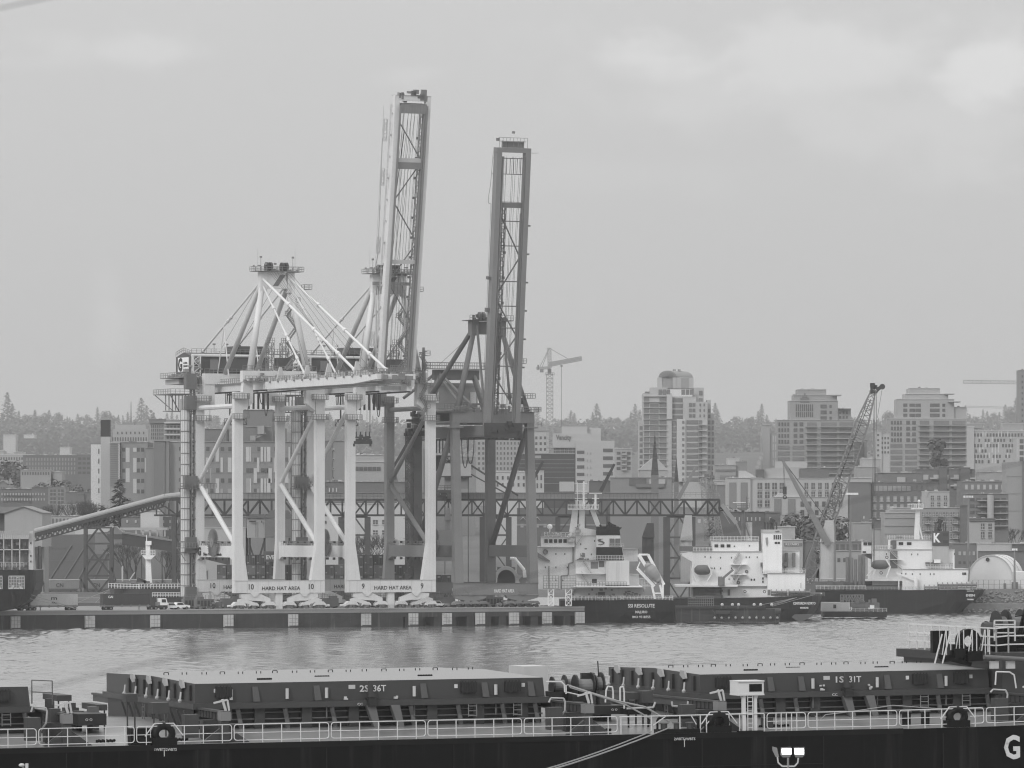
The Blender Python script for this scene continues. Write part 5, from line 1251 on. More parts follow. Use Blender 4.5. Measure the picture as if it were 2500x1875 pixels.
# --- third ship ---
def enishi():
    f=Fac('bulk_carrier','white bulk carrier with a dark funnel bearing a white K, stern lettered ENISHI','ship',2250,1500,1474,'moored bulk carriers')
    loft(f,[(1960,0,1442,1502,0),(2200,0,1441,1502,0),(2310,0,1440.5,1501,1),(2335,1,1440,1498,4),(2360,3.5,1440,1493,6),(2385,8,1440,1484,8),(2403,13,1439.5,1468,8),(2420,19,1439.5,1446,6)],32,'hull',HULL)
    m=f.poly([(2352,1501),(2358,1490),(2368,1489),(2368,1501)],6,10); m.put('rudder',DARK,f.o)
    for b,y,c,w in (("RIGHTSHIP",1444.5,.28,2.2),("ENISHI",1456.5,.68,2.7),("PANAMA",1465.5,.42,1.9)): text(f.o,b,(f.X(2371),2.0,f.Z(y)),c,w,LETW,ang=R(15),name='stern_lettering',bold=.02)
    blk(f,'accommodation_block',2134,1342,2282,1430,8,26); portholes(f,[(2169,1353),(2231,1354),(2246,1354),(2336,1353)],7.95)
    blk(f,'wing_house',2110,1322,2133.5,1352,7,12); f.wins(2111,1324,2133,1332,2,1,GLASS,.8,.9,6.9); f.box(2110,1346,2118,1350,6.8,7).put('wing_window',GLASS,f.o)
    m=f.poly([(2110,1352),(2134,1352),(2180,1378),(2170,1384),(2125,1362)],9,12); m.put('wing_bracket',MID,f.o)
    blk(f,'bridge',2183,1318,2283,1342,10,24); f.wins(2196,1324,2236,1331,2,1,GLASS,.55,1,9.9); f.box(2180,1320,2194,1340,9.6,9.95).put('bridge_door',GREYD,f.o)
    shiprail(f,2172,2282,1317,9.8,1.25,sp=.7); shiprail(f,2137,2183,1342,8,1.2,sp=.7); text(f.o,"ENISHI",(f.X(2202),9.7,f.Z(1314)),.5,1.6,LET,name='name_lettering')
    m=MB().bar(f.P(2247,1317,14),f.P(2250,1243,14),1.5,1.2,1.2,1.0); m.bar(f.P(2262,1317,14),f.P(2250,1268,14),.4); m.put('radar_mast',SHIPW,f.o)
    m=f.box(2234,1240,2262,1243,12,16); m.rail([f.P(2234,1240,12),f.P(2262,1240,12)],1.2,.6,.06); f.box(2225,1229.5,2258,1231,13.8,14.2,m); m.tube(f.P(2253,1240,14),f.P(2253,1226,14),.12); m.ball(f.P(2253,1222.5,14),.4,8); m.put('mast_top',SHIPW,f.o)
    fn=f.box(2282,1297,2322,1333,7,18).put('funnel',mat('funnel_dark',.075,.5,var=.1,sc=.4,streak=.1),f.o); f.box(2282.3,1333,2321.5,1389,7.2,18).put('funnel_base',mat('funnel_base_pale',.45,.5,streak=.1),f.o)
    text(fn,"K",(f.X(2291),6.9,f.Z(1323.5)),2.5,2.0,SHIPW,name='logo',bold=.14); f.box(2307,1302,2320,1309,6.9,7.0).put('grille',DARK,fn); f.box(2307,1319,2319,1326,6.9,7).put('grille',DARK,fn)
    m=MB().tube(f.P(2301,1297,12),f.P(2303,1277,12),.45); m.tube(f.P(2301,1278,12),f.P(2305,1268,12),.7,.85,n=12)
    for x in (2291,2295,2311,2316): m.tube(f.P(x,1297,11),f.P(x,1275,11),.15)
    m.tube(f.P(2300,1292,11),f.P(2308,1294,11),.3); m.put('exhaust_pipe',DARK,f.o)
    blk(f,'side_house',2322.5,1342,2337,1390,9,22,top_=True); f.box(2325,1375,2333,1390,8.8,9).put('door',LITE,f.o)
    blk(f,'aft_block',2206,1390,2372,1441,4,26); portholes(f,[(2204,1401),(2214,1401),(2230,1402),(2249,1402),(2274,1402),(2283,1402)],3.95); f.wins(2352,1398,2362,1404,3,1,GLASS,.8,1,3.95)
    shiprail(f,2226,2330,1390,4.3,1.25,sp=.7); m=f.box(2264,1373,2275,1382,6,7.5); f.box(2277,1373,2286,1382,6,7.5,m); f.box(2283,1367,2300,1376,5.5,7.4,m); m.put('deck_locker',GREYD,f.o); f.box(2284,1366,2300,1375,5.2,5.4).put('white_locker',SHIPW,f.o)
    stairs(f,(2174,1342),(2198,1366),6.6); stairs(f,(2184,1370),(2206,1390),6.6); f.box(2174,1366,2206,1367.5,6,8).put('landing',SHIPW,f.o); f.box(2178,1345,2196,1388,7.8,8).put('stair_recess',MID,f.o)
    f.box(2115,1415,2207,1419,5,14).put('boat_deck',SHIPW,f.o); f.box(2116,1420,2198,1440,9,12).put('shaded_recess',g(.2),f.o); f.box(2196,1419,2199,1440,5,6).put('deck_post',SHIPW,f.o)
    lb=MB(); A=Vector(f.P(2131,1379,5)); B=Vector(f.P(2173,1379,5)); rr=[.6,1.25,1.35,1.35,1.35,1.25,.6]
    for i in range(6): lb.tube(A.lerp(B,i/6),A.lerp(B,(i+1)/6),rr[i],rr[i+1],n=12,cap=i in (0,5))
    lb.put('lifeboat',MATS['lifeboat_dark_grey'],f.o,True)
    m=MB(); m.path([f.P(2165,1366,3.5),f.P(2176,1384,3.5),f.P(2166,1410,3.5)],.2); m.path([f.P(2140,1390,3.5),f.P(2130,1410,3.5)],.15); m.path([f.P(2133,1390,3.5),f.P(2118,1406,3.5)],.15); m.put('davit',SHIPW,f.o)
    m=MB().tube(f.P(2238,1440,3),f.P(2238,1412,3),.55,n=10); m.bar(f.P(2238,1418,3),f.P(2191,1399,3),.4); m.bar(f.P(2241,1440,2.6),f.P(2241,1397,2.6),.12); m.put('provision_crane',SHIPW,f.o)
    MB().tube(f.P(2367,1420,3.5),f.P(2370,1382,3.5),.22).put('stern_davit',MID,f.o)
    for x,y in ((2168,1361),(2154,1399),(2250,1428)): MB().ring(f.P(x,y,4.6),.28,.46,.15,'y',14).put('life_ring',DARK,f.o)
    winch(f,2276,1434,2,.8,3); winch(f,2315,1429,2.2,.9,4); winch(f,2362,1428,2.4,.9,4)
    shiprail(f,2116,2410,1440.5,.8,.9,sp=1.0,mt=LITE)
    shiprail(f,1976,2114,1439,.4,1.1,sp=1.1)
    for x,y0 in ((2072,1360),(2082,1362),(2092,1366),(2103,1356),(2112,1352)): MB().tube(f.P(x,1440,6),f.P(x,y0,6),.5,n=10).put('vent_post',MID,f.o)
    m=MB(); clutter(m,f.X(1985),f.X(2112),5,7,f.Z(1441),f.Z(1426),60,6,.4,1.8); m.box(f.X(1985),f.X(2112),7,12,f.Z(1441),f.Z(1420)); m.put('hatch_covers',GREYD,f.o)
enishi()
# --- stern of a container ship at the left edge ---
def leftship():
    f=Fac('container_ship','dark stern of a container ship cut by the left edge of the picture','ship',0,1500,1246)
    loft(f,[(-420,0,1392,1533,3),(-60,0,1392,1500,4),(0,0,1392,1493,4),(28,0,1392,1488,4),(45,.3,1392,1481,4),(60,1,1392,1470,4),(70,2.5,1392,1458,3),(77,4.5,1392,1442,2),(80.5,7,1393,1424,1)],28,'hull',BLACK)
    for x0,x1 in ((-20,6),(21,60)):
        f.box(x0,1404,x1,1438,-.12,.3).put('mooring_opening',mat('recess_wall',.16,.7,var=.2,sc=1),f.o); m=MB().rail([f.P(x0,1438,-.2),f.P(x1,1438,-.2)],3.0,.7,.05,3); clutter(m,f.X(x0),f.X(x1),-.3,-.15,f.Z(1438),f.Z(1410),20,9,.2,.6); m.put('opening_rail',LITE,f.o)
    m=f.box(68,1297,79,1391,2,6); m.put('lashing_tower',LITE,f.o)
    for y in (1324,1355,1369): f.box(72,y,75,y+4,1.8,2).put('tower_opening',DARK,f.o)
    m=MB()
    for x in (-12,8,28,47): f.box(x-1,1306,x+1,1391,1,2,m)
    for y in (1313,1341): f.box(-60,y,68,y+2,1,3,m)
    m.rail([f.P(-60,1385,.4),f.P(58,1385,.4)],1.1,.9,.05); m.put('lashing_bridge',LITE,f.o)
    m=MB()
    for i in range(16): m.bar(f.P(-8+i*5,1316,1),f.P(-5+i*5,1296,1),.35,.2); f.box(-7+i*5,1296,-5.6+i*5,1305,.8,1.2,m)
    m.put('lashing_rods',mat('lashing_grey',.4,.6),f.o)
    f.box(-60,1316,68,1391,3.2,5).put('bay_wall',g(.20),f.o)
    m=MB(); clutter(m,f.X(-20),f.X(66),2,3,f.Z(1390),f.Z(1320),80,10,.2,.9); m.put('deck_fittings',MID,f.o)
leftship()
# --- tanker bow with white mast behind the trailers ---
def mastship():
    f=Fac('moored_tanker','dark low tanker with a white signal mast behind the trailers','ship',370,1490,1338)
    loft(f,[(262,10,1442,1490,0),(275,5,1438,1490,2),(300,2,1438,1490,1),(340,0,1438,1490,0),(470,0,1438,1490,0)],16,'hull',mat('tanker_dark',.05,.6,var=.3,sc=.2,streak=.2))
    m=MB().bar(f.P(360,1436,6),f.P(357,1330,6),1.7,1.7,1.1,1.1); m.put('signal_mast',SHIPW,f.o)
    m=MB().prism([(f.X(344),f.Z(1356)),(f.X(376),f.Z(1356)),(f.X(366),f.Z(1366)),(f.X(352),f.Z(1366))],'y',4,8); m.rail([f.P(342,1356,4),f.P(376,1356,4)],1.3,.7,.06,2); m.put('mast_platform',SHIPW,f.o)
    m=f.box(352,1321,366,1331,5,7); m.tube(f.P(354,1321,6),f.P(354,1306,6),.1); m.rail([f.P(367,1331,6),f.P(367,1356,6)],.4,1,.05); m.put('mast_head',SHIPW,f.o)
    m=MB().tube(f.P(338,1430,4),f.P(345,1414,4),1.1,1.4,n=12); f.box(318,1424,346,1432,3,6,m); m.put('windlass',DARK,f.o)
    m=MB(); m.path([f.P(314,1418,3),f.P(320,1408,3),f.P(327,1398,3)],.2); m.tube(f.P(297,1420,3),f.P(297,1382,3),.2); m.put('deck_post',LITE,f.o)
    m=MB().rail([f.P(264,1436,1),f.P(340,1438,.2)],1.2,.8,.06); m.rail([f.P(338,1437,.2),f.P(470,1437,.2)],1.2,.8,.06); m.rail([f.P(372,1458,-.4),f.P(470,1458,-.4)],1.2,.7,.06,2); m.put('guard_rail',SHIPW,f.o)
    m=MB(); clutter(m,f.X(275),f.X(470),.3,5,f.Z(1438),f.Z(1426),110,20,.3,1.4); m.put('deck_machinery',GREYD,f.o)
    m=MB(); 
    for x in (206,248): m.tube(f.P(264,1440,2),f.P(x,1468,-20),.1,n=4)
    m.put('mooring_line',ROPE,f.o)
mastship()
m=bpy.data.objects
o=MB(); p=qpt(80,1.5,5.2); o.tube(W(76,1452,1248),qpt(190,2.0,5.0),.07,n=4); o.tube(W(74,1462,1248),qpt(192,2.0,5.0),.07,n=4)
top(o.put('mooring_line',ROPE),'pair of mooring lines from the container ship stern to the quay edge','mooring line')
# ---------------- the city behind the port ----------------
def gy(Y): return HY-(tz(Y)-CZ)*F/Y+4
BW=mat('pale_city_wall',.42,.8,var=.08,sc=.1,streak=.08)
def C_(v):
    v=round(v*.86+.065,3) if v<.3 else v  # dark walls lifted: part of the distance haze is put into their colour
    return mat('city_wall_%d'%round(v*1000),v,.8,var=.1,sc=.08,streak=.08)
WG=mat('city_window_glass',.10,.2,var=.5,sc=.12,spec=.6); WF=C_(.5)
def bld(label,rects,Y,v,cat='building',name='building',dep=18,roof=True,ext=True,group=None):
    """rects: (x0,y0,x1[,y1[,front offset]]) blocks of one building, all reaching the ground unless y1 is given"""
    xs=[r[0] for r in rects]+[r[2] for r in rects]; f=Fac(name,label,cat,(min(xs)+max(xs))/2,gy(Y),Y,group)
    for i,r in enumerate(rects):
        y1=r[3] if len(r)>3 and r[3] else gy(Y)+2; d=r[4] if len(r)>4 else i*.05; vv=r[5] if len(r)>5 else v
        o=f.box(r[0],r[1],r[2],y1,d,d+dep).put('wall',C_(vv),f.o)
        rr_=random.Random(int(r[0]*7+r[1]))
        for _ in range(min(6,int((r[2]-r[0])/16)) if roof else 0):
            a_=rr_.uniform(r[0],r[2]-5); f.box(a_,r[1]-rr_.uniform(2,5),a_+rr_.uniform(2,7),r[1]-1.2,d+rr_.uniform(2,dep*.6),d+dep*.7).put('roof_unit',C_(rr_.choice([.12,.3,.42])),f.o)
        if roof: f.box(r[0]-.6,r[1]-1.1,r[2]+.6,r[1],d-.35,d+dep+.3).put('parapet',C_(min(.6,vv*1.5+.05)),o)
    return f
def junk(f,x0,x1,y,n,seed,d0=1,d1=9,s=.35):
    r=random.Random(seed)
    for i in range(n):
        a=r.uniform(x0,x1); w_=r.uniform(3,9); h=r.uniform(2,7)*s*2
        f.box(a,y-h,min(a+w_,x1+2),y-.9,r.uniform(d0,d1),d1+2+r.random()).put('roof_unit',C_(r.choice([.12,.3,.45,.5])),f.o)
# far left
f=bld('pale low apartment block farthest left below the wooded ridge',[(-10,1110,79,None),(-10,1101,9,1111),(34,1104,55,1111)],3000,.38); f.wins(0,1114,76,1136,12,2,WG,.55,.6,-.05)
f=bld('long dark apartment block left of the striped-top chimney',[(56,1112,224,None,0),(188,1110,224,None,-1.5)],2700,.10); f.wins(62,1116,186,1160,17,4,C_(.3),.35,.62,-.1); f.wins(190,1114,222,1160,3,4,WG,.7,.5,-1.6); junk(f,95,215,1112,13,3,2,8)
f=bld('small pale house group among trees left of the dotted tower',[(50,1148,124,None),(128,1152,150,None,2)],2550,.3); f.wins(52,1150,122,1162,11,1,WG,.5,.6,-.1)
f=bld('pale house with a small roof hut high on the left hillside',[(8,1062,38,None)],4000,.5); 
f=bld('white roofed house in the haze of the left hillside',[(58,1062,84,1070)],4000,.55)
f=bld('pale house with smoke rising beside it on the left hillside',[(146,1092,170,None)],3300,.5)
f=Fac('house','gabled house at the left edge with a small pointed turret','house',15,gy(2350),2350); f.poly([(-6,1240),(-6,1182),(7,1172),(18,1183),(34,1186),(34,1240)],0,9).put('wall',C_(.16),f.o); f.poly([(-8,1182),(4,1171),(14,1172),(20,1182),(8,1173.5)],-.5,9).put('roof',C_(.3),f.o); f.poly([(18,1181),(24,1168),(30,1181)],1,4).put('turret',C_(.3),f.o); f.wins(0,1188,32,1204,5,2,WG,.5,.5,-.1)
f=bld('dark terrace with white balconies at the left edge above the warehouse',[(-10,1194,118,None),(78,1190,118,None,-1)],2200,.09); f.wins(2,1200,112,1226,16,2,C_(.38),.45,.42,-1.2); junk(f,5,80,1194,9,8)
f=bld('framed apartment building with open white bays left of the grey blocks',[(118,1190,160,None)],2150,.18); f.wins(120,1193,158,1232,2,2,WG,.72,.8,-.1,frame=C_(.45)); 
f=bld('plain grey stepped block left of the dotted tower',[(160,1202,224,None),(190,1206,206,None,-1)],2050,.11)
f=bld('pale long low wall building below the dotted tower',[(141,1232,226,None)],1900,.36)
f=bld('white flat building right of the pale warehouse',[(104,1260,190,None),(104,1257,113,None,-1)],1720,.4); f.wins(116,1263,188,1282,8,1,C_(.1),.5,.7,-.1)
# chimney
f=Fac('chimney','tall pale square chimney with a black top','chimney',257,gy(1880),1880); f.box(246,1066,268,gy(1880)+3,0,3.3).put('shaft',mat('pale_chimney_concrete',.42,.8,var=.06,sc=.2,streak=.08),f.o); f.box(245.6,1025,268.4,1066,-.06,3.36).put('black_top',mat('chimney_black',.03,.7,var=.1),f.o)
# dotted tower + hospital
f=Fac('building','narrow tower with dotted white cladding behind the chimney','building',234,gy(1930),1930); f.box(222,1085,246,gy(1930)+3,0,14).put('wall',mat('dotted_cladding',.6,.7,var=.05,mot=2.2),f.o); f.box(222,1081,246,1084.8,.4,8).put('roof_frame',C_(.15),f.o)
f.wins(240,1090,242.5,1210,1,5,WG,1,.5,-.05)
f=bld('large hospital-like block with scattered vertical light panels behind the white cranes',[(268,1081,292,None,0,.3),(294,1080,360,None,1),(357,1094,378,None,-1,.2),(377,1077,404,None,-3,.13),(404,1078,414,None,-2.5,.17),(414,1079,455,None,0,.25),(455,1079,785,None,1,.19)],1850,.21,dep=30)
m=MB()
for i in range(23): f.box(269,1084+i*4.6,287,1085.4+i*4.6,-.25,-.02,m)
m.put('louvre_bars',C_(.16),f.o); m=MB(); r=random.Random(4)
for i in range(30): f.box(288.5+(i%2)*1.6,1083+i*3.3,292+(i%2)*1.4,1086+i*3.3,-.5,-.03,m)
m.put('zigzag_fin',C_(.5),f.o)
r=random.Random(21); cols=[(298,8),(306.5,9.5),(324.5,8.5),(333.5,8),(344,9),(353,6)]; prot={}
def panel(x,y,w_,h,kind,d=.75):
    o=f.box(x,y,x+w_,y+h,d,d+.22).put('window' if kind=='w' else 'light_panel',WG if kind=='w' else C_(.5 if r.random()<.8 else .33),f.o)
rows=[1093,1118,1144,1169,1195]
for j,y in enumerate(rows):
    for x,w_ in ((298,7.5),(333.5,7.5),(344,7.5)): panel(x,y,w_,9.5,'w',.9)
for x,w_,y0,y1 in ((306.5,9.5,1093,1128),(306.5,9.5,1143,1177),(324.5,8.5,1093,1103),(324.5,8.5,1118,1153),(324.5,8.5,1169,1204),(353,5.5,1118,1153)): panel(x,y0,w_,y1-y0,'p',.9)
for j,y in enumerate(rows): panel(437,y-2,8,9,'w',-.15)
base=[502,512,526,538,556,575,600,609,619,627,636,645,651,655,668,695,704,712,720,732,745,758,771]
for i,x in enumerate(base):
    w_=r.choice([4,6,8.5,9]); ph=r.randrange(3)
    for j,y in enumerate((1091,1117,1143,1168,1193)):
        if (j+ph)%3==0: panel(x,y,w_,36 if j<4 else 12,'p',.8)
        elif (j+ph)%3==2: panel(x+1,y,8,10,'w',.82)
m=MB()
for y in (1105,1130,1156,1181): f.box(455,y,784,y+.5,.93,.99,m)
m.put('panel_joint',C_(.12),f.o); junk(f,460,590,1080,9,5,4,12)
f=bld('plain dark penthouse block on top of the panelled building, between the left cranes',[(500,1048,553,None)],1895,.13)
f=bld('tall plain grey tower block between the legs of crane 10',[(591,1001,665,None)],1905,.14); 
m=MB(); f.box(600,1041,662,1042,-.4,0,m); f.box(612,1064,625,1076,-4,-1,m); f.box(630,1040,646,1060,-4,-1,m); m.bar(f.P(612,1076,-3),f.P(650,1058,-3),.5); m.put('roof_machinery',C_(.33),f.o)
f=bld('slim dark shaft right of the tall plain tower',[(688,1046,695,None)],1915,.12)
f=bld('glass-topped tower with a dark lid behind the chimney',[(365,1032,403,None),(364,1024,404,1033,-1,.15)],2350,.3); f.wins(368,1036,400,1074,7,4,WG,.5,.75,-.1)
f=bld('balconied pale tower partly hidden by the stair tower of crane 10',[(405,1026,455,None),(403,1040,455,None,-2)],2300,.25)
for y in (1031,1046,1060): f.box(402,y,455,y+3,-4,0).put('balcony_slab',C_(.5),f.o)
f.wins(406,1034,450,1075,5,3,WG,.6,.5,-2.1)
f=Fac('building','old stone castle-like building with a flagpole on the ridge behind the chimney','building',315,gy(2600),2600)
f.box(276,1048,362,gy(2600),0,20).put('wall',C_(.36),f.o); f.box(280,1037,355,1048,2,18).put('upper_wall',C_(.36),f.o); f.box(298,1031,325,1037,4,12).put('tower_top',C_(.2),f.o); MB().tube(f.P(317,1031,8),f.P(317,980,8),.3,.12).put('flagpole',DARK,f.o); f.wins(272,1066,360,1078,14,1,WG,.45,.75,-.1); f.wins(282,1052,356,1062,7,1,WG,.3,.6,-.1)
f=bld('dark and mid grey block between the legs of cranes 10 and 9',[(779,1077,811,None,0,.13),(811,1077,841,None,.4,.21)],1840,.2); f.wins(811,1086,817,1180,1,4,C_(.42),.95,.25,.25); f.wins(812,1088,816,1178,1,4,WG,.8,.13,.1)
f=bld('low dark-faced building with a pale roof edge above the conveyor between the cranes',[(782,1177,990,None,0)],1760,.095); f.wins(800,1190,826,1202,3,1,C_(.5),.3,.8,-.3); junk(f,785,985,1176,10,9)
f=bld('pale ribbon-windowed building between the legs of crane 9',[(862,1111,938,None),(862,1128,938,None,-1)],2150,.33); f.wins(866,1139,930,1150,6,1,WG,.9,.9,-1.2); junk(f,866,930,1111,14,10,1,10)
f=bld('long white clapboard building behind the container stacks',[(784,1230,990,None)],1640,.5,dep=14); f.wins(905,1262,950,1338,2,3,WG,.5,.42,-.1,frame=C_(.5)); f.wins(786,1268,800,1282,1,1,WG,.6,.5,-.1)
f=bld('brown stone terrace under the conveyor behind crane 10',[(480,1262,600,None,0,.15),(480,1288,600,None,-2,.4)],1670,.15); junk(f,485,595,1262,7,77)
f=bld('white plain cube building beneath the conveyor bend',[(343,1248,389,None)],1700,.5); 
f=bld('brick apartments left of the conveyor bend with small white windows',[(296,1262,343,None),(389,1262,470,None,1)],1720,.13); f.wins(390,1266,440,1296,3,2,C_(.45),.25,.45,.8); f.wins(300,1266,342,1280,2,1,C_(.45),.2,.5,-.2)
f=Fac('canopy','white flat canopy roof on posts in front of the brick apartments','canopy',350,gy(1690),1690); f.box(293,1288,408,1294,0,8).put('roof',BW,f.o)
for x in (300,330,347,364,382,400): f.box(x,1294,x+4,1310,.2,1).put('post',BW,f.o)
f.box(293,1310,408,gy(1690),1,8).put('base_wall',C_(.2),f.o)
# behind the grey crane
f=bld('pale apartment blocks with many small windows behind the grey crane',[(1163,1060,1208,None,0),(1208,1058,1272,None,-2),(1272,1066,1300,None,2)],2600,.33); f.wins(1164,1064,1206,1150,4,7,WG,.5,.5,-.1); f.wins(1210,1064,1270,1150,7,7,WG,.42,.52,-2.1)
f=Fac('building','hip-roofed pale apartment house just right of the grey crane','building',1318,gy(2500),2500); f.box(1296,1052,1340,gy(2500),0,14).put('wall',BW,f.o); f.poly([(1294,1052),(1306,1040),(1320,1038),(1342,1052)],-.5,14).put('roof',C_(.3),f.o); f.wins(1304,1062,1336,1104,3,3,WG,.5,.5,-.1)
f=bld('blue-grey plain block behind the left leg of the grey crane',[(1000,1062,1034,None),(1034,1096,1060,None,1),(1060,1115,1160,None,2)],2200,.2); f.wins(1064,1120,1156,1150,9,2,WG,.55,.5,1.9)
f=Fac('ship_loader','grey ship loader house with a dark walkway behind the grey crane','loader',1110,1480,1425)
f.box(1078,1132,1150,1162,0,7).put('cladding',mat('loader_cladding',.36,.6,streak=.15,sc=.4),f.o); f.box(1074,1162,1152,1165,-.5,8).put('floor_beam',DARK,f.o); f.box(1085,1165,1142,1193,1,6).put('lower_house',g(.2),f.o)
m=MB().bar(f.P(1150,1136,1),f.P(1265,1210,1),.5); m.bar(f.P(1150,1158,1),f.P(1245,1210,1),.35)
for x in (1086,1120,1143): f.box(x-1,1165,x+1,1480,2,3,m)
f.box(1060,1196,1110,1203,0,5,m); m.rail([f.P(1060,1196,0),f.P(1110,1196,0)],1.2,1,.05); clutter(m,f.X(1060),f.X(1100),0,3,f.Z(1219),f.Z(1203),26,8,.4,1.4); m.put('frame',DARK,f.o)
f=bld('white low building with small windows right of the grey crane top leg',[(1206,1152,1290,None),(1286,1150,1328,None,-1.5)],2000,.46); f.wins(1208,1158,1285,1192,6,2,WG,.35,.5,-.1); f.wins(1288,1156,1326,1196,4,2,WG,.4,.6,-1.6)
f=bld('dark brick row with small dormer gables under the gallery right of the grey crane',[(1262,1240,1480,None)],1760,.07,roof=False)
for x in (1277,1312): f.poly([(x-9,1272),(x,1261),(x+9,1272),(x,1263.5)],-.6,-.05).put('gable',C_(.45),f.o)
f.wins(1265,1275,1340,1292,4,1,C_(.35),.4,.5,-.1); f.box(1262,1280,1480,1283,-.3,0).put('string_course',C_(.25),f.o)
f=Fac('building','white office building with a dark glass wing and a roof sign reading Vancity','building',1420,gy(2300),2300)
f.box(1350,1058,1467,1092,0,20).put('upper_wall',BW,f.o); f.box(1372,1041,1434,1058,2,18).put('penthouse_wall',BW,f.o); f.box(1405,1076,1500,gy(2300),-1,20).put('wall',BW,f.o); f.box(1434,1044,1467,1058,4,16).put('lower_penthouse',BW,f.o)
f.box(1266,1108,1404,gy(2300),.5,20).put('glass_wing',mat('dark_glass_wall',.05,.25,var=.35,sc=.1,spec=.6),f.o); f.box(1264,1106,1405,1108.5,0,20).put('wing_roof',C_(.25),f.o); f.box(1300,1112,1321,1119,.2,.5).put('light_panel',C_(.3),f.o)
f.wins(1352,1093,1404,1106,5,1,WG,.9,.95,.9,frame=BW); f.box(1336,1092,1405,1093,0,19).put('cornice',BW,f.o); f.box(1352,1093,1404,1106,1.3,19).put('ribbon_wall',C_(.2),f.o)
for y in (1122,1132,1142,1152,1166,1180): f.box(1267,y,1403,y+.7,.3,.48).put('glazing_bar',C_(.3),f.o)
text(f.o,"Vancity",(f.X(1376),-.2,f.Z(1073.5)),2.2,6.9,mat('sign_grey',.14,.6),name='roof_sign',bold=.08)
f.wins(1407,1095,1428,1185,1,5,WG,.85,.42,-1.1); f.wins(1430,1099,1446,1185,2,5,C_(.3),.3,.35,-1.1); f.wins(1470,1090,1498,1185,1,5,WG,.85,.45,-1.1)
f=bld('pale balconied block just right of the white office building',[(1500,1096,1543,None)],2450,.38); f.wins(1504,1100,1541,1150,3,4,WG,.75,.55,-.1)
for j in range(4): f.box(1518,1107+12.5*j,1530,1111+12.5*j,-1.6,-.1).put('balcony',BW,f.o)
f=bld('wide low warehouse with a pale roof edge and painted panels above the gallery',[(1440,1175,1492,None,1,.07),(1490,1166,1640,None,0,.2)],1760,.2); f.box(1536,1168,1578,1186,-.2,0).put('mural_panel',C_(.07),f.o); f.box(1585,1170,1624,1181,-.6,-.1).put('white_panel',BW,f.o); f.box(1552,1181,1622,1190,-.8,-.2).put('grey_panel',C_(.12),f.o); f.box(1366,1176,1402,1200,-2,5).put('pale_box',C_(.42),f.o)
f=Fac('hip_roof_building','pale pyramid-roofed hall behind the larger dark spire','building',1596,gy(2150),2150); f.poly([(1558,1148),(1592,1119),(1604,1119),(1632,1148)],0,16).put('roof',C_(.42),f.o); f.box(1562,1148,1630,gy(2150),.3,15).put('wall',C_(.35),f.o)
for x0,x1,ya,yb,l in ((1590,1608,1050,1160,'larger dark pointed church spire in front of the vaulted tower'),(1646,1657,1115,1176,'smaller dark pointed spire right of the larger one')):
    f=Fac('church_spire',l,'spire',(x0+x1)/2,gy(1720),1720); w_=f.X(x1); b0=f.Z(yb); t=f.Z(ya)
    MB().add([(-w_,0,b0),(w_,0,b0),(w_,2*w_,b0),(-w_,2*w_,b0),(0,w_,t)],[(0,1,4),(1,2,4),(2,3,4),(3,0,4),(3,2,1,0)]).put('spire',mat('spire_slate',.05,.6),f.o); f.box(x0,yb,x1,gy(1720),0,2*w_).put('tower_wall',C_(.12),f.o)
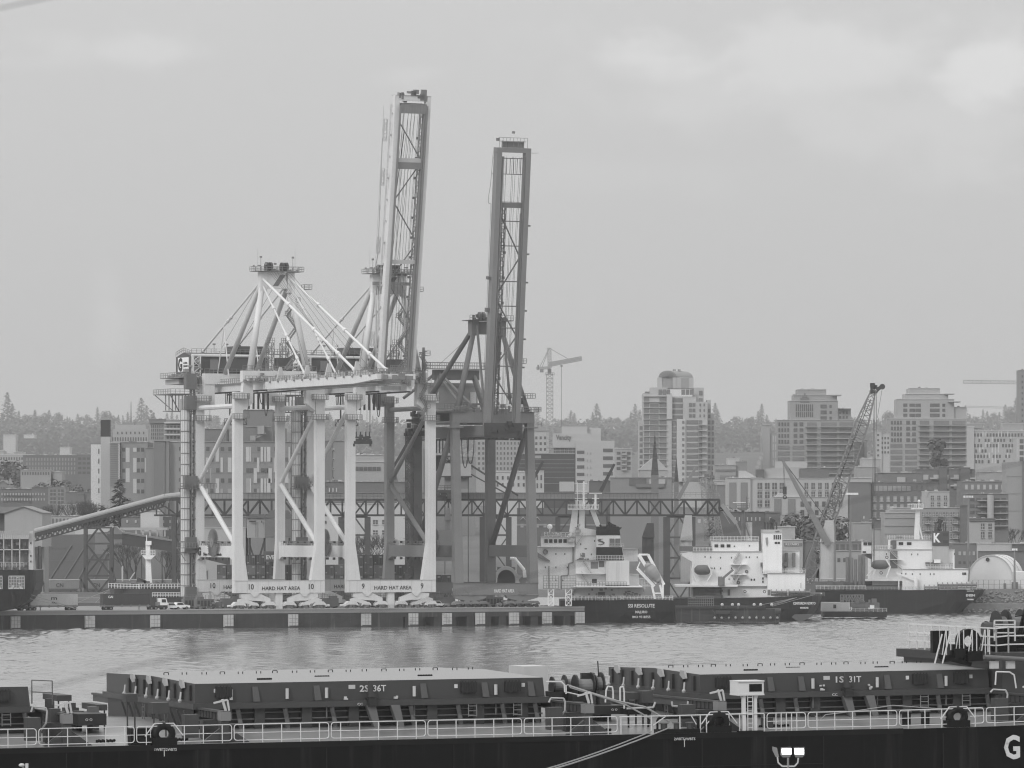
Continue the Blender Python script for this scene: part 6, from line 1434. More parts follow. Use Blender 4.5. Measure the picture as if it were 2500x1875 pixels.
# tower A with a barrel vault
def towerA():
    Y=2550; f=Fac('apartment_tower','pale stepped apartment tower crowned with a barrel-vaulted roof','apartment tower',1655,gy(Y),Y); r=random.Random(2)
    A=C_(.42); B=mat('tower_glass_band',.17,.25,var=.45,sc=.12,spec=.6); b=lambda n,*a,m=A:f.box(*a).put(n,m,f.o)
    b('wall',1570,960,1640,gy(Y),0,24); b('wall',1588,946,1630,962,1,20); b('wall',1640,968,1700,gy(Y),1,24); b('wall',1560,1026,1570,gy(Y),3,20); b('wall',1694,946,1719,990,3,20); b('wall',1668,981,1727,gy(Y),-1.5,22); b('wall',1727,976,1736,gy(Y),2,20); b('wall',1736,1009,1745,gy(Y),3.5,20); b('wall',1607,921,1694,948,4,18)
    b('corner_pier',1607,921,1617,948,3.6,5); b('corner_pier',1643,921,1652,948,3.6,5); b('corner_pier',1653,921,1663,948,3.8,5); b('corner_pier',1683,921,1694,948,3.8,5); b('recess',1617.2,922,1642.8,948,3.9,4.1,m=C_(.25)); b('recess',1663.2,922,1682.8,948,3.9,4.1,m=C_(.3))
    # vault
    m=MB(); n=14; vs=[]
    for i in range(n+1):
        t=math.pi*i/n; x=1630.5-22.5*math.cos(t); z=921-17*math.sin(t)
        vs.append((f.X(x),3.6,f.Z(z))); vs.append((f.X(x+42),17,f.Z(z)))
    fs=[(2*i,2*i+2,2*i+3,2*i+1) for i in range(n)]; m.add(vs,fs+[tuple(range(0,2*n+2,2))[::-1],tuple(range(1,2*n+2,2))]); m.put('vaulted_roof',C_(.3),f.o)
    m=MB()
    for i in range(9): t=math.pi*(i+.5)/9; m.bar(f.P(1630.5,921,3.4),f.P(1630.5-21*math.cos(t),921-16*math.sin(t),3.4),.25)
    m.put('fan_window_bars',B,f.o); m=MB()
    for x in (1646,1650,1658,1662): f.box(x-1.5,900,x+1,905,10,12,m)
    m.put('roof_vent',C_(.12),f.o)
    bays=[(1572,1585,970,0),(1587,1608,986,0),(1610,1627,970,0),(1642,1667,972,1),(1676,1705,1026,-1.5)]
    for (x0,x1,ys,d) in bays:
        y=ys
        while y<1176:
            if not (x0==1642 and y>1020): f.box(x0,y,x1,y+10,d-.15,d+.3).put('window',B,f.o)
            elif y>1020: f.box(1633,y,1651,y+10,d-.3,d+.3).put('window',B,f.o)
            y+=14
    f.wins(1574,956,1586,960,1,1,B,1,1,-.1); f.wins(1607,951,1637,964,3,1,B,.85,1,-.1); f.wins(1663,951,1694,964,3,1,B,.9,1,-.1)
    b('white_shaft',1627.5,963,1641,1023,-1.0,.9,m=C_(.48)); b('white_shaft',1652,1023,1673,1176,-2.2,.9,m=C_(.5)); f.wins(1664,1024,1671,1178,1,11,B,.75,.5,-2.35)
    f.wins(1681,982,1698,1022,2,3,B,.8,.65,-1.65); f.wins(1704,982,1724,1022,2,3,B,.35,.5,-1.65); f.wins(1706,950,1717,986,1,2,B,.8,.6,2.8)
    y=1026
    while y<1176: 
        f.box(1706,y,1714,y+10,-1.7,-1.2).put('window',B,f.o); f.box(1705,y+11,1724,y+12.3,-4.0,-1.6).put('balcony',C_(.45),f.o)
        f.box(1729,y-28,1735,y-19,1.8,2.1).put('window',B,f.o); f.box(1738,y,1744,y+9.5,3.3,3.6).put('window',B,f.o); f.box(1562,y+14,1569,y+23,2.8,3.1).put('window',B,f.o); y+=14
    m=MB()
    for i in range(14): f.box(1570,967+14*i,1628,968+14*i,-1.0,-.02,m)
    m.put('floor_slab_edge',C_(.5),f.o)
towerA()
def tower(label,crown,body,wing,x,seed,Y=2650,v=.27):
    f=bld(label,crown+body,Y,v,cat='apartment tower',name='apartment_tower',dep=20); r=random.Random(seed); x0,y0,x1=body[0][:3]; d=-.2+body[0][4]
    B=MATS['tower_glass_band']; w_=x1-x0
    nb=[(.0,.17,4),(.19,.36,2),(.38,.52,3),(.56,.78,3),(.8,.99,3)]
    y=y0+5; k=0
    while y<y0+126:
        for i,(a,b_,nn_) in enumerate(nb):
            xa=x0+w_*a+2; xb=x0+w_*b_-1
            if i<2 and k<4: f.wins(xa,y,xb,y+9.5,nn_,1,WG,.62,.95,d)
            else: f.box(xa,y,xb,y+9.5,d,d+.3).put('window',B,f.o)
        for a,b_ in ((.37,.52),(.56,1.0)): f.box(x0+w_*a,y+10.6,x0+w_*b_,y+12.2,d-2.0,d+.15).put('balcony',C_(.36),f.o)
        y+=14.2; k+=1
    return f
f=tower('mid grey stepped apartment tower behind the lattice crane, lid-topped',[(1948,951,2018,968,3),(1938,965,2044,982,2),(1928,979,2046,1030,1),(2044,998,2078,1030,2)],[(1897,1026,2085,None,0,.27)],0,0,5)
f.poly([(1954,983),(1954,972),(1959,972),(1959,965),(1963,965),(1963,959),(1967,959),(1967,965),(1971,965),(1971,972),(1976,972),(1976,983)],.8,.95).put('dark_pediment',C_(.1),f.o)
f.wins(1942,987,1986,1004,9,1,WG,.6,1,.9); f.wins(1942,1006,1986,1018,9,1,WG,.6,1,.9); f.wins(2003,985,2019,1028,1,3,WG,.95,.65,.9); f.wins(2024,985,2032,1028,1,3,WG,.7,.5,.9); f.wins(2048,1002,2072,1024,3,2,WG,.6,.6,1.9); f.box(2030,964,2054,966,-1,12).put('roof_slab',C_(.3),f.o); f.box(2046,997,2077,999,-2,10).put('roof_slab',C_(.3),f.o)
f=bld('plain pale slab building left of the lid-topped tower with steam beside it',[(1861,1038,1880,None,0,.33),(1880,1058,1898,None,1,.3)],2600,.3); f.wins(1885,1062,1897,1140,2,4,C_(.42),.5,.8,.9)
f=tower('pale stepped apartment tower at the right with a flat lid and dark central tree',[(2221,948,2296,963,3),(2210,962,2316,977,2),(2190,975,2330,1024,1),(2330,994,2360,1024,2)],[(2172,1022,2360,None,0,.33)],0,0,9,v=.36)
f.wins(2205,983,2216,1020,1,3,WG,.9,.65,.9); f.wins(2220,983,2249,1020,2,3,B_ if False else WG,.92,.65,.9); f.wins(2270,983,2295,1020,1,3,WG,.95,.68,.9); f.wins(2300,983,2309,1020,1,3,WG,.8,.6,.9); f.box(2306,961,2330,963,-1,12).put('roof_slab',C_(.35),f.o); f.box(2314,980,2345,982,-2,10).put('roof_slab',C_(.35),f.o)
f=bld('small white block with square windows left of the right-hand tower',[(2137,1053,2152,None,-1),(2150,1058,2172,None,0)],2550,.45); f.wins(2150,1064,2172,1110,3,4,WG,.5,.5,-.1); f.wins(2139,1056,2148,1118,1,5,WG,.5,.4,-1.1)
f=bld('grey box block between the two right-hand towers',[(2084,1080,2110,None,0,.15),(2110,1075,2116,None,-1,.3)],2700,.2); f=bld('low pale roofs between the two right-hand towers',[(2105,1120,2150,None,0,.35),(2090,1140,2140,None,-3,.3)],2400,.3)
f=bld('long patterned apartment building at the right with chequered windows',[(2376,1052,2510,None,0,.40),(2356,1042,2378,None,-1,.42),(2450,1034,2500,1053,3,.3),(2362,1034,2400,1045,6,.22)],2900,.4)
r=random.Random(8)
for j in range(6):
    for i in range(16):
        if r.random()<.72: f.box(2378+i*7.6+(j%2)*3,1058+j*13,2382.5+i*7.6+(j%2)*3,1066+j*13,-.2,.1).put('window',WG,f.o)
        if r.random()<.3: f.box(2383+i*7.6,1053+j*13,2386+i*7.6,1066+j*13,-.15,.05).put('white_panel',C_(.55),f.o)
f=bld('white framed corner block at the right edge with large windows',[(2482,1068,2520,None)],2600,.45); f.wins(2488,1070,2512,1128,2,4,WG,.8,.7,-.1)
f=bld('high grey tower cut by the right edge of the picture',[(2489,904,2540,None)],3000,.2); f.wins(2492,912,2540,1035,6,9,WG,.45,.42,-.1)
f=bld('flat grey school-like block right of the vaulted tower',[(1745,1136,1797,None,0,.28),(1797,1127,1824,None,1,.2),(1778,1119,1806,1137,3,.42)],2350,.28); f.wins(1747,1146,1796,1152,1,1,C_(.1),1,1,-.1); f.wins(1758,1161,1796,1172,1,1,C_(.14),1,1,-.2)
f=bld('low white shop fronts right of the vaulted tower foot',[(1743,1174,1776,None,0,.42),(1743,1184,1776,None,-.3,.15)],2000,.4)
# mid row on the right
f=bld('long white civic building with tall grey panels and three rows of square windows',[(1775,1167,1832,None,-1),(1830,1168,2070,None,0)],1900,.42,dep=16)
for x in (1780,1808): f.box(x,1178,x+17,1242,-1.2,-.9).put('tall_panel',C_(.17),f.o)
f.wins(1846,1176,1918,1240,4,3,WG,.62,.74,-.1,frame=WF); f.wins(1960,1176,2060,1240,6,3,WG,.5,.74,-.1,frame=WF)
f.poly([(1806,1166),(1806,1149),(1820,1149),(1846,1163),(1846,1166)],2,10).put('sloped_rooflight',C_(.45),f.o); f.box(1847,1146,1866,1165,1,8).put('dark_plant_box',C_(.05),f.o); f.poly([(1866,1167),(1866,1146),(1890,1142),(1953,1140),(1953,1167)],3,9).put('roof_house',C_(.36),f.o); f.box(1954,1144,2025,1166,2,8).put('dark_plant_room',C_(.075),f.o)
f.box(1895,1126,1973,1142,5,9).put('white_plant_room',BW,f.o); junk(f,1900,2020,1141,8,44,6,9)
f=bld('white block with tall grey panels and a gabled centre in front of the civic building',[(1888,1214,2022,None,0)],1830,.42); 
for x in (1890,1924): f.box(x,1218,x+17,1258,-.3,.0).put('tall_panel',C_(.17),f.o)
f.poly([(1893,1213),(1903,1203),(1925,1203),(1925,1192),(1942,1192),(1965,1213)],1,6).put('gable',BW,f.o); f.wins(1950,1220,2020,1262,4,2,WG,.5,.6,-.1)
f=bld('dark brick warehouse with white painted letters and bay windows behind the second ship',[(1745,1250,1905,None,0,.05),(1868,1252,1905,None,-1,.08)],1720,.05); f.wins(1790,1262,1860,1272,7,1,BW,.28,.9,-.2); f.wins(1878,1262,1882,1272,1,1,BW,1,1,-1.2); f.wins(1700,1266,1728,1278,2,1,BW,.5,.8,-.2)
f=bld('long low repair shed with a pale lettered fascia right of the white funnel',[(1912,1318,1960,None,0,.4),(1958,1322,2010,None,1,.1),(1900,1286,1945,None,9,.33)],1640,.4); f.box(1914,1325,1958,1333,-.2,0).put('fascia',C_(.15),f.o); text(f.o,"REPAIRS",(f.X(1934),-.3,f.Z(1331.5)),.75,4.2,LETW,name='shop_lettering')
f=bld('low dark-windowed port office behind the masts right of the lattice crane',[(2000,1322,2122,None,0,.14),(2000,1345,2122,None,-2,.34)],1610,.14); f.wins(2004,1328,2110,1344,7,1,WG,.7,.9,-.1); f.wins(2040,1362,2068,1372,2,1,WG,.5,.9,-2.1)
f=bld('dark brick block with ribbon windows and rows of small sash windows behind the third ship',[(2062,1178,2125,None,-2,.12),(2068,1167,2128,1180,-1,.4),(2124,1178,2292,None,0,.095)],1950,.1,dep=16); f.wins(2133,1186,2224,1199,8,1,C_(.3),.85,.95,-.1); f.wins(2127,1208,2260,1266,8,3,C_(.33),.5,.6,-.1,frame=WF); f.wins(2226,1184,2290,1198,5,1,C_(.12),.6,.9,-.1); f.box(2066,1204,2071,1268,-2.6,-2.0).put('dark_duct',C_(.03),f.o)
f=bld('plain dark long penthouse above the brick block',[(2143,1155,2250,None)],2050,.12); f.box(2190,1165,2210,1178,-1,0).put('vent_stack',C_(.4),f.o); f.wins(2228,1170,2238,1176,1,1,C_(.4),.8,.9,-.1)
f=bld('brown brick apartments with white balconies right of the long penthouse',[(2236,1146,2380,None,0,.085),(2292,1140,2312,None,-1,.07),(2345,1142,2368,None,-1,.07)],2150,.085); f.wins(2248,1154,2372,1198,5,2,C_(.4),.5,.55,-.1)
for x in (2270,2320,2368):
    for y in (1166,1184): f.box(x,y,x+17,y+3.5,-2.4,-.1).put('balcony',BW,f.o)
f=bld('low brick block with white window clusters in front of the concrete slab',[(2345,1176,2458,None,0,.12),(2400,1152,2460,None,14,.3)],2060,.12); f.wins(2352,1183,2455,1194,7,1,C_(.42),.45,.95,-.1,frame=WF); junk(f,2350,2450,1175,12,61)
f=bld('flat pale concrete slab tower with panel joints at the right edge',[(2457,1128,2496,None,0,.27),(2496,1126,2520,None,-1,.12)],1900,.27,roof=False); 
m=MB()
for y in (1163,1205,1247): f.box(2457,y,2496,y+.7,-.15,0,m)
m.put('panel_joint',C_(.15),f.o)
f=bld('white gabled house with four sash windows above the third ship bridge',[(2260,1200,2318,None)],1820,.42); f.wins(2268,1207,2316,1240,3,2,WG,.45,.62,-.1,frame=WF); f.poly([(2258,1200),(2268,1199),(2262,1215)],-.3,0).put('bargeboard',BW,f.o)
f=bld('stepped pale concrete building left of the third ship mast',[(2160,1252,2245,None,0),(2172,1246,2245,1253,1),(2180,1240,2245,1247,2)],1700,.33)
for y in (1265,1284,1303): f.box(2160,y,2246,y+.8,-.2,0).put('panel_joint',C_(.2),f.o)
f=bld('grey building with paired tall windows and balconies behind the funnel with the K',[(2245,1240,2344,None,0,.3),(2343,1234,2362,None,-1,.085)],1680,.3); f.wins(2250,1247,2342,1318,11,4,WG,.5,.62,-.1,frame=WF)
for j in range(4):
    for x in (2257,2290,2325): f.box(x,1259+j*18,x+13,1261+j*18,-1.8,-.1).put('balcony',C_(.4),f.o)
f=bld('balconied brown block with a round pale stack right of the paired-window building',[(2362,1206,2462,None,0,.13)],1780,.13); f.wins(2366,1212,2458,1290,6,5,WG,.7,.5,-.1); 
for j in range(5): f.box(2386,1221+15.5*j,2460,1223+15.5*j,-1.8,-.1).put('balcony',C_(.36),f.o)
MB().tube(f.P(2417,1265,-2),f.P(2417,1208,-2),1.15,n=14).put('round_stack',C_(.38),f.o)
f=bld('white cottage with dark framed windows under the balconied block',[(2366,1270,2428,None,0,.4),(2366,1266,2430,1272,-.6,.12)],1740,.4); f.wins(2390,1275,2426,1316,2,2,WG,.45,.7,-.1,frame=WF)
f=bld('gabled grey workshop with a tiny cupola right of the lamp mast',[(2082,1276,2128,None),(2128,1270,2160,None,1,.1),(2126,1292,2162,None,-1,.42)],1720,.33); f.box(2109,1260,2112,1266,2,3).put('cupola',BW,f.o)
f=bld('long low white-banded warehouse above the tent',[(2325,1327,2388,None,1,.13),(2385,1327,2520,None,0,.45),(2388,1346,2520,None,-.6,.12),(2470,1329,2520,1346,-1,.06)],1620,.4); f.wins(2338,1346,2384,1356,4,1,C_(.4),.5,.9,.9); f.wins(2338,1370,2384,1377,4,1,WG,.5,.9,.9)
f=bld('pale sandy bank buildings behind the hopper wagons on the right of the mast ship',[(440,1395,500,None,0,.16)],1640,.2)
def tent():
    f=Fac('arched_tent','large white arched fabric shelter by the water at the right','tent',2420,1437,1512); n=18
    def arc(cx,cy,rx,ry,d): return [f.P(cx-rx*math.cos(math.pi*i/n),cy-ry*math.sin(math.pi*i/n),d) for i in range(n+1)]
    A=arc(2418,1416,55,60,0); B=arc(2478,1416,56,60,42)
    m=MB(); m.add(A+B,[(i,i+1,n+2+i,n+1+i) for i in range(n)]+[tuple(range(n+1))[::-1]]); b=m.put('fabric_shell',mat('tent_white',.72,.6,var=.05,sc=.2),f.o)
    m=f.box(2363,1416,2473,1438,0,40); m.put('side_wall',MATS['tent_white'],f.o)
    m=MB()
    for t in (0,.33,.66):
        q=[Vector(a).lerp(Vector(c),t) for a,c in zip(A,B)]
        m=MB()
        for u,v in zip(q[:-1],q[1:]): m.bar(u,v,.35)
        m.put('arch_rib',LITE,f.o)
    m.put('arch_rib',LITE,f.o) if 0 else None; MB().ring(f.P(2411,1366,-.2),.1,.55,.3,'y',14).put('vent',DARK,f.o); f.box(2450,1424,2456,1438,-.3,-.05).put('door',MID,f.o)
    f.box(2472,1396,2530,1438,-1,20).put('annex_wall',MATS['tent_white'],f.o); f.box(2468,1421,2482,1438,-4,-2).put('grey_locker',GREYD,f.o)
    g_=Fac('chain_fence','thin chain link fence in front of the tent','fence',2440,1438,1505); m=MB()
    for i in range(11): m.bar(g_.P(2375+i*13,1438),g_.P(2375+i*13,1416),.1)
    m.bar(g_.P(2375,1416),g_.P(2505,1416),.06); m.bar(g_.P(2375,1427),g_.P(2505,1427),.05); m.put('fence_posts',GREYD,g_.o)
tent()
# tower cranes
def tcrane(label,x,y0,y1,Y,ja,jb,apex,cj=None,rope=None,w=2.0):
    f=Fac('tower_crane',label,'tower crane',x,y1,Y,'tower cranes over the city')
    M_=mat('tower_crane_pale',.36,.6,var=.05)
    if y0: MB().truss((0,0,0),(0,0,f.Z(y0)),w*1.5,w*1.5,34,.16,.12).put('mast',M_,f.o)
    m=MB().truss(f.P(*ja),f.P(*jb),1.8,1.8,26,.16,.09); m.put('jib',M_,f.o)
    if apex:
        m=MB().truss(f.P(x,y0-16),f.P(*apex),1.6,1.6,7,.13,.1); m.put('apex_tower',M_,f.o)
        m=MB().tube(f.P(*apex),f.P(ja[0]+(jb[0]-ja[0])*.6,ja[1]+(jb[1]-ja[1])*.6-4),.1,n=4); m.tube(f.P(*apex),f.P(cj[0]+8,cj[1]-4),.1,n=4); m.tube(f.P(*apex),f.P(cj[0]+14,cj[1]-4),.1,n=4); m.put('tie_rope',GREYD,f.o)
        m=MB().truss(f.P(x,cj[1]-1),f.P(*cj),1.4,1.0,6,.14,.1); m.put('counter_jib',M_,f.o); f.box(cj[0]+2,cj[1]-8,cj[0]+6,cj[1]+4,-.8,.8).put('counterweight',C_(.15),f.o); f.box(cj[0]+8,cj[1]+2,cj[0]+17,cj[1]+10,-1,1).put('ballast_block',C_(.2),f.o)
        f.box(x-5,y0-14,x+4,y0-2,-1,1).put('operator_cabin',C_(.1),f.o); MB().rail([f.P(x-11,y0+3,-2),f.P(x+11,y0+3,-2)],1.3,.8,.08).put('slew_platform',C_(.2),f.o)
    if rope: m=MB().tube(f.P(rope[0],rope[1]),f.P(rope[0],rope[2]),.09,n=4); m.box(f.X(rope[0]-3),f.X(rope[0]+3),-.5,.5,f.Z(rope[1]+2),f.Z(rope[1]-1)); m.put('hoist_rope',GREYD,f.o)
tcrane('tower crane with a rising jib standing above the white office building',1342,914,gy(2400),2400,(1341,890),(1420,875),(1341,850),(1310,899),(1371,893,1060))
tcrane('far tower crane whose flat jib enters from the right edge',2560,None,gy(3100),3100,(2352,932),(2640,936),None)
tcrane('faint far crane jib just left of the right-edge tower',2600,None,gy(6000),6000,(2355,993),(2640,999),None)
# ---------------- trees ----------------
LEAF=mat('conifer_foliage',.08,.95,var=.3,sc=.1,spec=.1); LEAF2=mat('bare_wood_foliage',.11,.95,var=.2,sc=.03,spec=.1); BARK=mat('bark',.07,.9)
def crown_conifer(seed,h=30,w=5.5,n=420,gap=.0):
    r=random.Random(seed); m=MB()
    for i in range(n):
        t=(i+.5)/n; z=h*(.08+.92*t**.9); rad=w*(1-t)**.85*(.65+.35*math.sin(t*46+seed))+.25; a=r.uniform(0,6.283); q=rad*math.sqrt(r.uniform(.15,1))
        c=Vector((q*math.cos(a),q*math.sin(a),z)); s=r.uniform(.5,1.1)*(1.15-.6*t); o=Vector((math.cos(a),math.sin(a),-.35))
        p=Vector((-math.sin(a),math.cos(a),r.uniform(-.3,.3)))
        m.add([c-p*s*.6,c+o*s*1.5,c+p*s*.6,c-o*s*.3+Vector((0,0,s*.7))],[(0,1,2,3),(0,3,1)])
    return m
def crown_round(seed,h=16,w=7,n=520,z0=.25):
    r=random.Random(seed); m=MB(); cl=[(Vector((r.uniform(-.55,.55)*w,r.uniform(-.55,.55)*w,h*r.uniform(z0+.15,.85))),r.uniform(.3,.52)*w) for _ in range(9)]
    for i in range(n):
        c0,R0=r.choice(cl); d=Vector((r.gauss(0,1),r.gauss(0,1),r.gauss(0,.9))).normalized(); c=c0+d*R0*r.uniform(.6,1.05); s=r.uniform(.4,.95)
        dd=(d+Vector((0,0,.5))).normalized(); u=dd.cross(Vector((r.uniform(-1,1),r.uniform(-1,1),r.uniform(-1,1)))).normalized(); v=u.cross(dd).normalized(); m.add([c-u*s,c+v*s*.7,c+u*s,c-v*s*.8],[(0,1,2,3)])
    return m
def tree_proto(kind,seed,loc,label,sc,group):
    e=E({'c':'conifer_tree','r':'leafy_tree','p':'poplar_tree','b':'bare_tree'}[kind],loc,label,'tree',group); e.scale=(sc,)*3
    if kind=='c': crown_conifer(seed).put('crown',LEAF,e); MB().tube((0,0,-3),(0,0,24),.5,.1,n=6).put('trunk',BARK,e)
    elif kind=='r': crown_round(seed).put('crown',LEAF2,e); m=MB().tube((0,0,-3),(0,0,9),.45,.2,n=6); m.tube((0,0,5),(2.5,1,11),.2,.08); m.tube((0,0,6),(-2.5,-1,12),.2,.08); m.put('trunk',BARK,e)
    elif kind=='p': crown_round(seed,20,3.2,420,.0).put('crown',LEAF,e); MB().tube((0,0,-3),(0,0,14),.4,.1,n=6).put('trunk',BARK,e)
    else:
        r=random.Random(seed); m=MB().tube((0,0,-2),(0,0,5),.35,.25,n=6)
        def br(p,d,L,rr,k):
            q=p+d*L; m.tube(p,q,rr,rr*.6,n=4,cap=False)
            if k: 
                for _ in range(4): br(q,(d+Vector((r.uniform(-.7,.7),r.uniform(-.7,.7),r.uniform(-.1,.5)))).normalized(),L*.72,rr*.55,k-1)
        for _ in range(5): br(Vector((0,0,4)),Vector((r.uniform(-.6,.6),r.uniform(-.6,.6),1)).normalized(),3.6,.16,3)
        m.put('trunk',BARK,e)
    return e
PR={}
WORDS={'c':['pointed conifer','broad fir','ragged spruce','slim conifer'],'r':['rounded leafy tree','wide rounded tree','bushy tree'],'p':['narrow column-shaped tree','tall poplar'],'b':['bare tree','leafless tree','bare winter tree']}
def T_(kind,x,ytop,Y,lab=None,hpx=None,var=0):
    z=tz(Y); k=Y/F; base=W(x,0,Y); base.z=z; H=(CZ-(ytop-HY)*k)-z; nat={'c':30,'r':16,'p':20,'b':13}[kind]
    if hpx: H=hpx*k; base.z=CZ-(ytop-HY)*k-H
    key=(kind,var%3); sc=H/nat
    grp='trees along the ridge and between the buildings'
    if key not in PR: e=tree_proto(kind,var%3+11,base,lab,sc,grp); PR[key]=e
    else: e=dup(PR[key],loc=base,label=lab); e.scale=(sc,)*3
    if kind=='c' : w2=sc*(1.3+.6*((x*13)%7)/7); e.scale=(w2,w2,sc)
    e.rotation_euler=(0,0,(x*7.3)%6.28); return e
lm=[(0,'the left edge'),(60,'the pale hillside house'),(150,'the smoking house'),(257,'the black-topped chimney'),(320,'the castle-like building'),(430,'the white stair tower'),(545,'the boom-down crane'),(700,'the middle white legs'),(820,'the raised-boom crane'),(900,'the hanging spreader'),(1000,'the sixth white leg'),(1130,'the grey crane'),(1250,'the grey crane right leg'),(1342,'the tower crane mast'),(1450,'the Vancity building'),(1540,'the vaulted tower, left side'),(1760,'the vaulted tower, right side'),(1850,'the steam plume'),(1990,'the lid-topped tower'),(2140,'the lattice crane head'),(2270,'the right stepped tower'),(2400,'the patterned building'),(2495,'the right edge')]
cnt={}
def lab_for(kind,x,row,i):
    n=min(lm,key=lambda q:abs(q[0]-x))[1]; side='left of' if x<min(lm,key=lambda q:abs(q[0]-x))[0] else 'right of'
    w_={'c':'conifer','r':'rounded tree','p':'poplar','b':'bare tree'}[kind]; base=f'{w_} {row} {side} {n}'; cnt[base]=cnt.get(base,0)+1
    return ['first','second','third','fourth','fifth','sixth','seventh','eighth','ninth','tenth','eleventh','twelfth'][min(11,cnt[base]-1)]+' '+base
feat=[('c',18,958),('c',30,985),('c',5,1008),('c',46,1003),('c',85,1000),('r',70,1010),('r',108,1006),('c',120,1001),('r',140,1005),('c',158,1022),('c',170,1019),('c',190,1010),('r',212,1010),('c',238,994),('r',259,1000),('c',270,1012),('c',345,971),('c',358,990),('p',368,992),('p',376,995),('c',312,1006),('c',300,1014),('c',408,1008),('c',420,1005),('c',432,1012),('r',510,1016),('r',527,1012),('c',520,1020),('c',702,1012),('c',710,1006),('r',725,1018),('c',735,1022),('r',800,1012),('c',805,1006),('r',830,1026),('c',885,1022),('c',910,1015),('c',920,1018),('r',900,1030),('c',1311,997),('c',1325,1020),('c',1362,1030),('c',1394,1002),('c',1402,1008),('c',1457,985),('c',1447,1006),('c',1465,1010),('r',1480,1020),('c',1509,1018),('r',1530,1016),('c',1551,986),('c',1540,1005),('c',1562,1000),('c',1746,984),('c',1752,1000),('r',1775,1028),('r',1798,1014),('c',1812,1020),('r',1828,1016),('c',1860,986),('c',1851,1004),('c',1872,1012),('r',1880,1028),('c',1895,1022),('r',2100,1020),('c',2128,1026),('c',2145,1020),('r',2173,996),('r',2182,1010),('c',2155,1024),('c',2357,990),('c',2368,1012),('c',2400,1000),('c',2410,1004),('r',2424,1006),('c',2440,1006),('c',2454,988),('r',2470,990),('c',2481,972),('c',2490,990),('p',2460,1000)]
for i,(k_,x,y) in enumerate(feat): T_(k_,x,y,8300+((i*137)%5)*60,lab_for(k_,x,'on the skyline',i),var=i)
r=random.Random(77); i=0; x=-8
while x<2505:
    if not (1570<x<1740):
        k_=r.choice('rrrrrc'); T_(k_,x,1012+r.uniform(0,24)+(8 if 300<x<1300 else 0),7700+r.uniform(0,400),lab_for(k_,x,'just below the skyline',i),var=i)
    x+=r.uniform(14,24); i+=1
near=[('c',291,1172,1790,'dark spreading conifer right of the chimney foot'),('r',312,1196,1785,'dark low tree at the right of the spreading conifer'),('r',10,1118,2650,'dark round tree at the left edge below the pale block'),('r',35,1120,2640,'large dark tree under the pale block on the left'),('r',100,1168,2400,'dark tree clump below the long dark apartments'),('r',150,1166,2380,'dark tree between the small houses'),('r',190,1180,2300,'dark bushy tree above the grey stepped block'),('r',230,1218,1880,'shrubby tree at the foot of the dotted tower'),('b',155,1226,1870,'bare tree in front of the pale long wall'),('b',185,1224,1868,'leafless tree in front of the pale long wall, nearer the chimney'),('b',215,1222,1866,'bare tree at the chimney foot'),('b',310,1320,1580,'bare tree right of the storage shed'),('b',330,1330,1575,'leafless tree under the dark gallery'),('b',405,1345,1575,'bare tree behind the mast ship'),('b',900,1300,1590,'bare tree in front of the white clapboard building'),('b',925,1305,1588,'second bare tree in front of the white clapboard building'),('r',1778,1214,1780,'dark conical tree in front of the tall panels'),('r',1940,1246,1780,'wide dark tree mass in front of the gabled block'),('r',1968,1250,1775,'dark round tree left of the lattice crane'),('r',1992,1248,1770,'dark tree behind the lattice crane'),('r',2040,1252,1765,'dark tree right of the lattice crane'),('b',2470,1288,1800,'bare tree under the concrete slab tower'),('b',2440,1292,1790,'leafless tree left of the concrete slab tower'),('p',2292,1030,2550,'dark tall tree in front of the right stepped tower'),('r',880,1100,2250,'dark round tree above the ribbon-windowed building'),('r',910,1098,2260,'rounded tree right above the ribbon-windowed building')]
for i,(k_,x,y,Y,l) in enumerate(near): T_(k_,x,y,Y,l,var=i)
def wood():   # far-off wood that reads as one mass under the skyline
    r=random.Random(9); m=MB()
    for i in range(30000):
        Y=r.uniform(4200,8000); x=r.uniform(-20,2520); h=r.uniform(2,20); c=W(x,0,Y); c.z=tz(Y)+h*r.random(); s=r.uniform(1.3,2.8)
        nrm=Vector((r.uniform(-.5,.5),-.7,.7)).normalized(); u=nrm.cross(Vector((r.uniform(-1,1),.3,r.uniform(-1,1)))).normalized(); v=nrm.cross(u)
        m.add([c-u*s,c+v*s*.8,c+u*s,c-v*s*.8],[(0,1,2,3)])
    struct(m.put('hillside_wood',LEAF2),'stuff')
wood()
# steam plumes
def steam(label,pts,Y,dens):
    m=bpy.data.materials.get('steam') or bpy.data.materials.new('steam')
    if not m.use_nodes:
        m.use_nodes=True; n=m.node_tree.nodes; n.remove(n['Principled BSDF']); pv=n.new('ShaderNodeVolumePrincipled'); pv.inputs['Color'].default_value=(.98,.98,.98,1); pv.inputs['Density'].default_value=dens; m.node_tree.links.new(pv.outputs[0],n['Material Output'].inputs['Volume'])
    f=Fac('steam_plume',label,'steam',pts[0][0],pts[0][1],Y); b=MB()
    for x,y,r_ in pts: b.ball(f.P(x,y),r_*f.k,10)
    b.put('vapour',m,f.o,True)
steam('white steam plume rising left of the plain slab building',[(1851,1166,2),(1850,1150,4),(1849,1140,6),(1853,1130,7),(1858,1118,6),(1861,1108,4),(1856,1060,5)],2450,.10)
steam('small curl of smoke above the left hillside house',[(147,1090,2),(149,1084,3),(146,1076,3),(150,1068,4),(154,1062,5)],3280,.05)
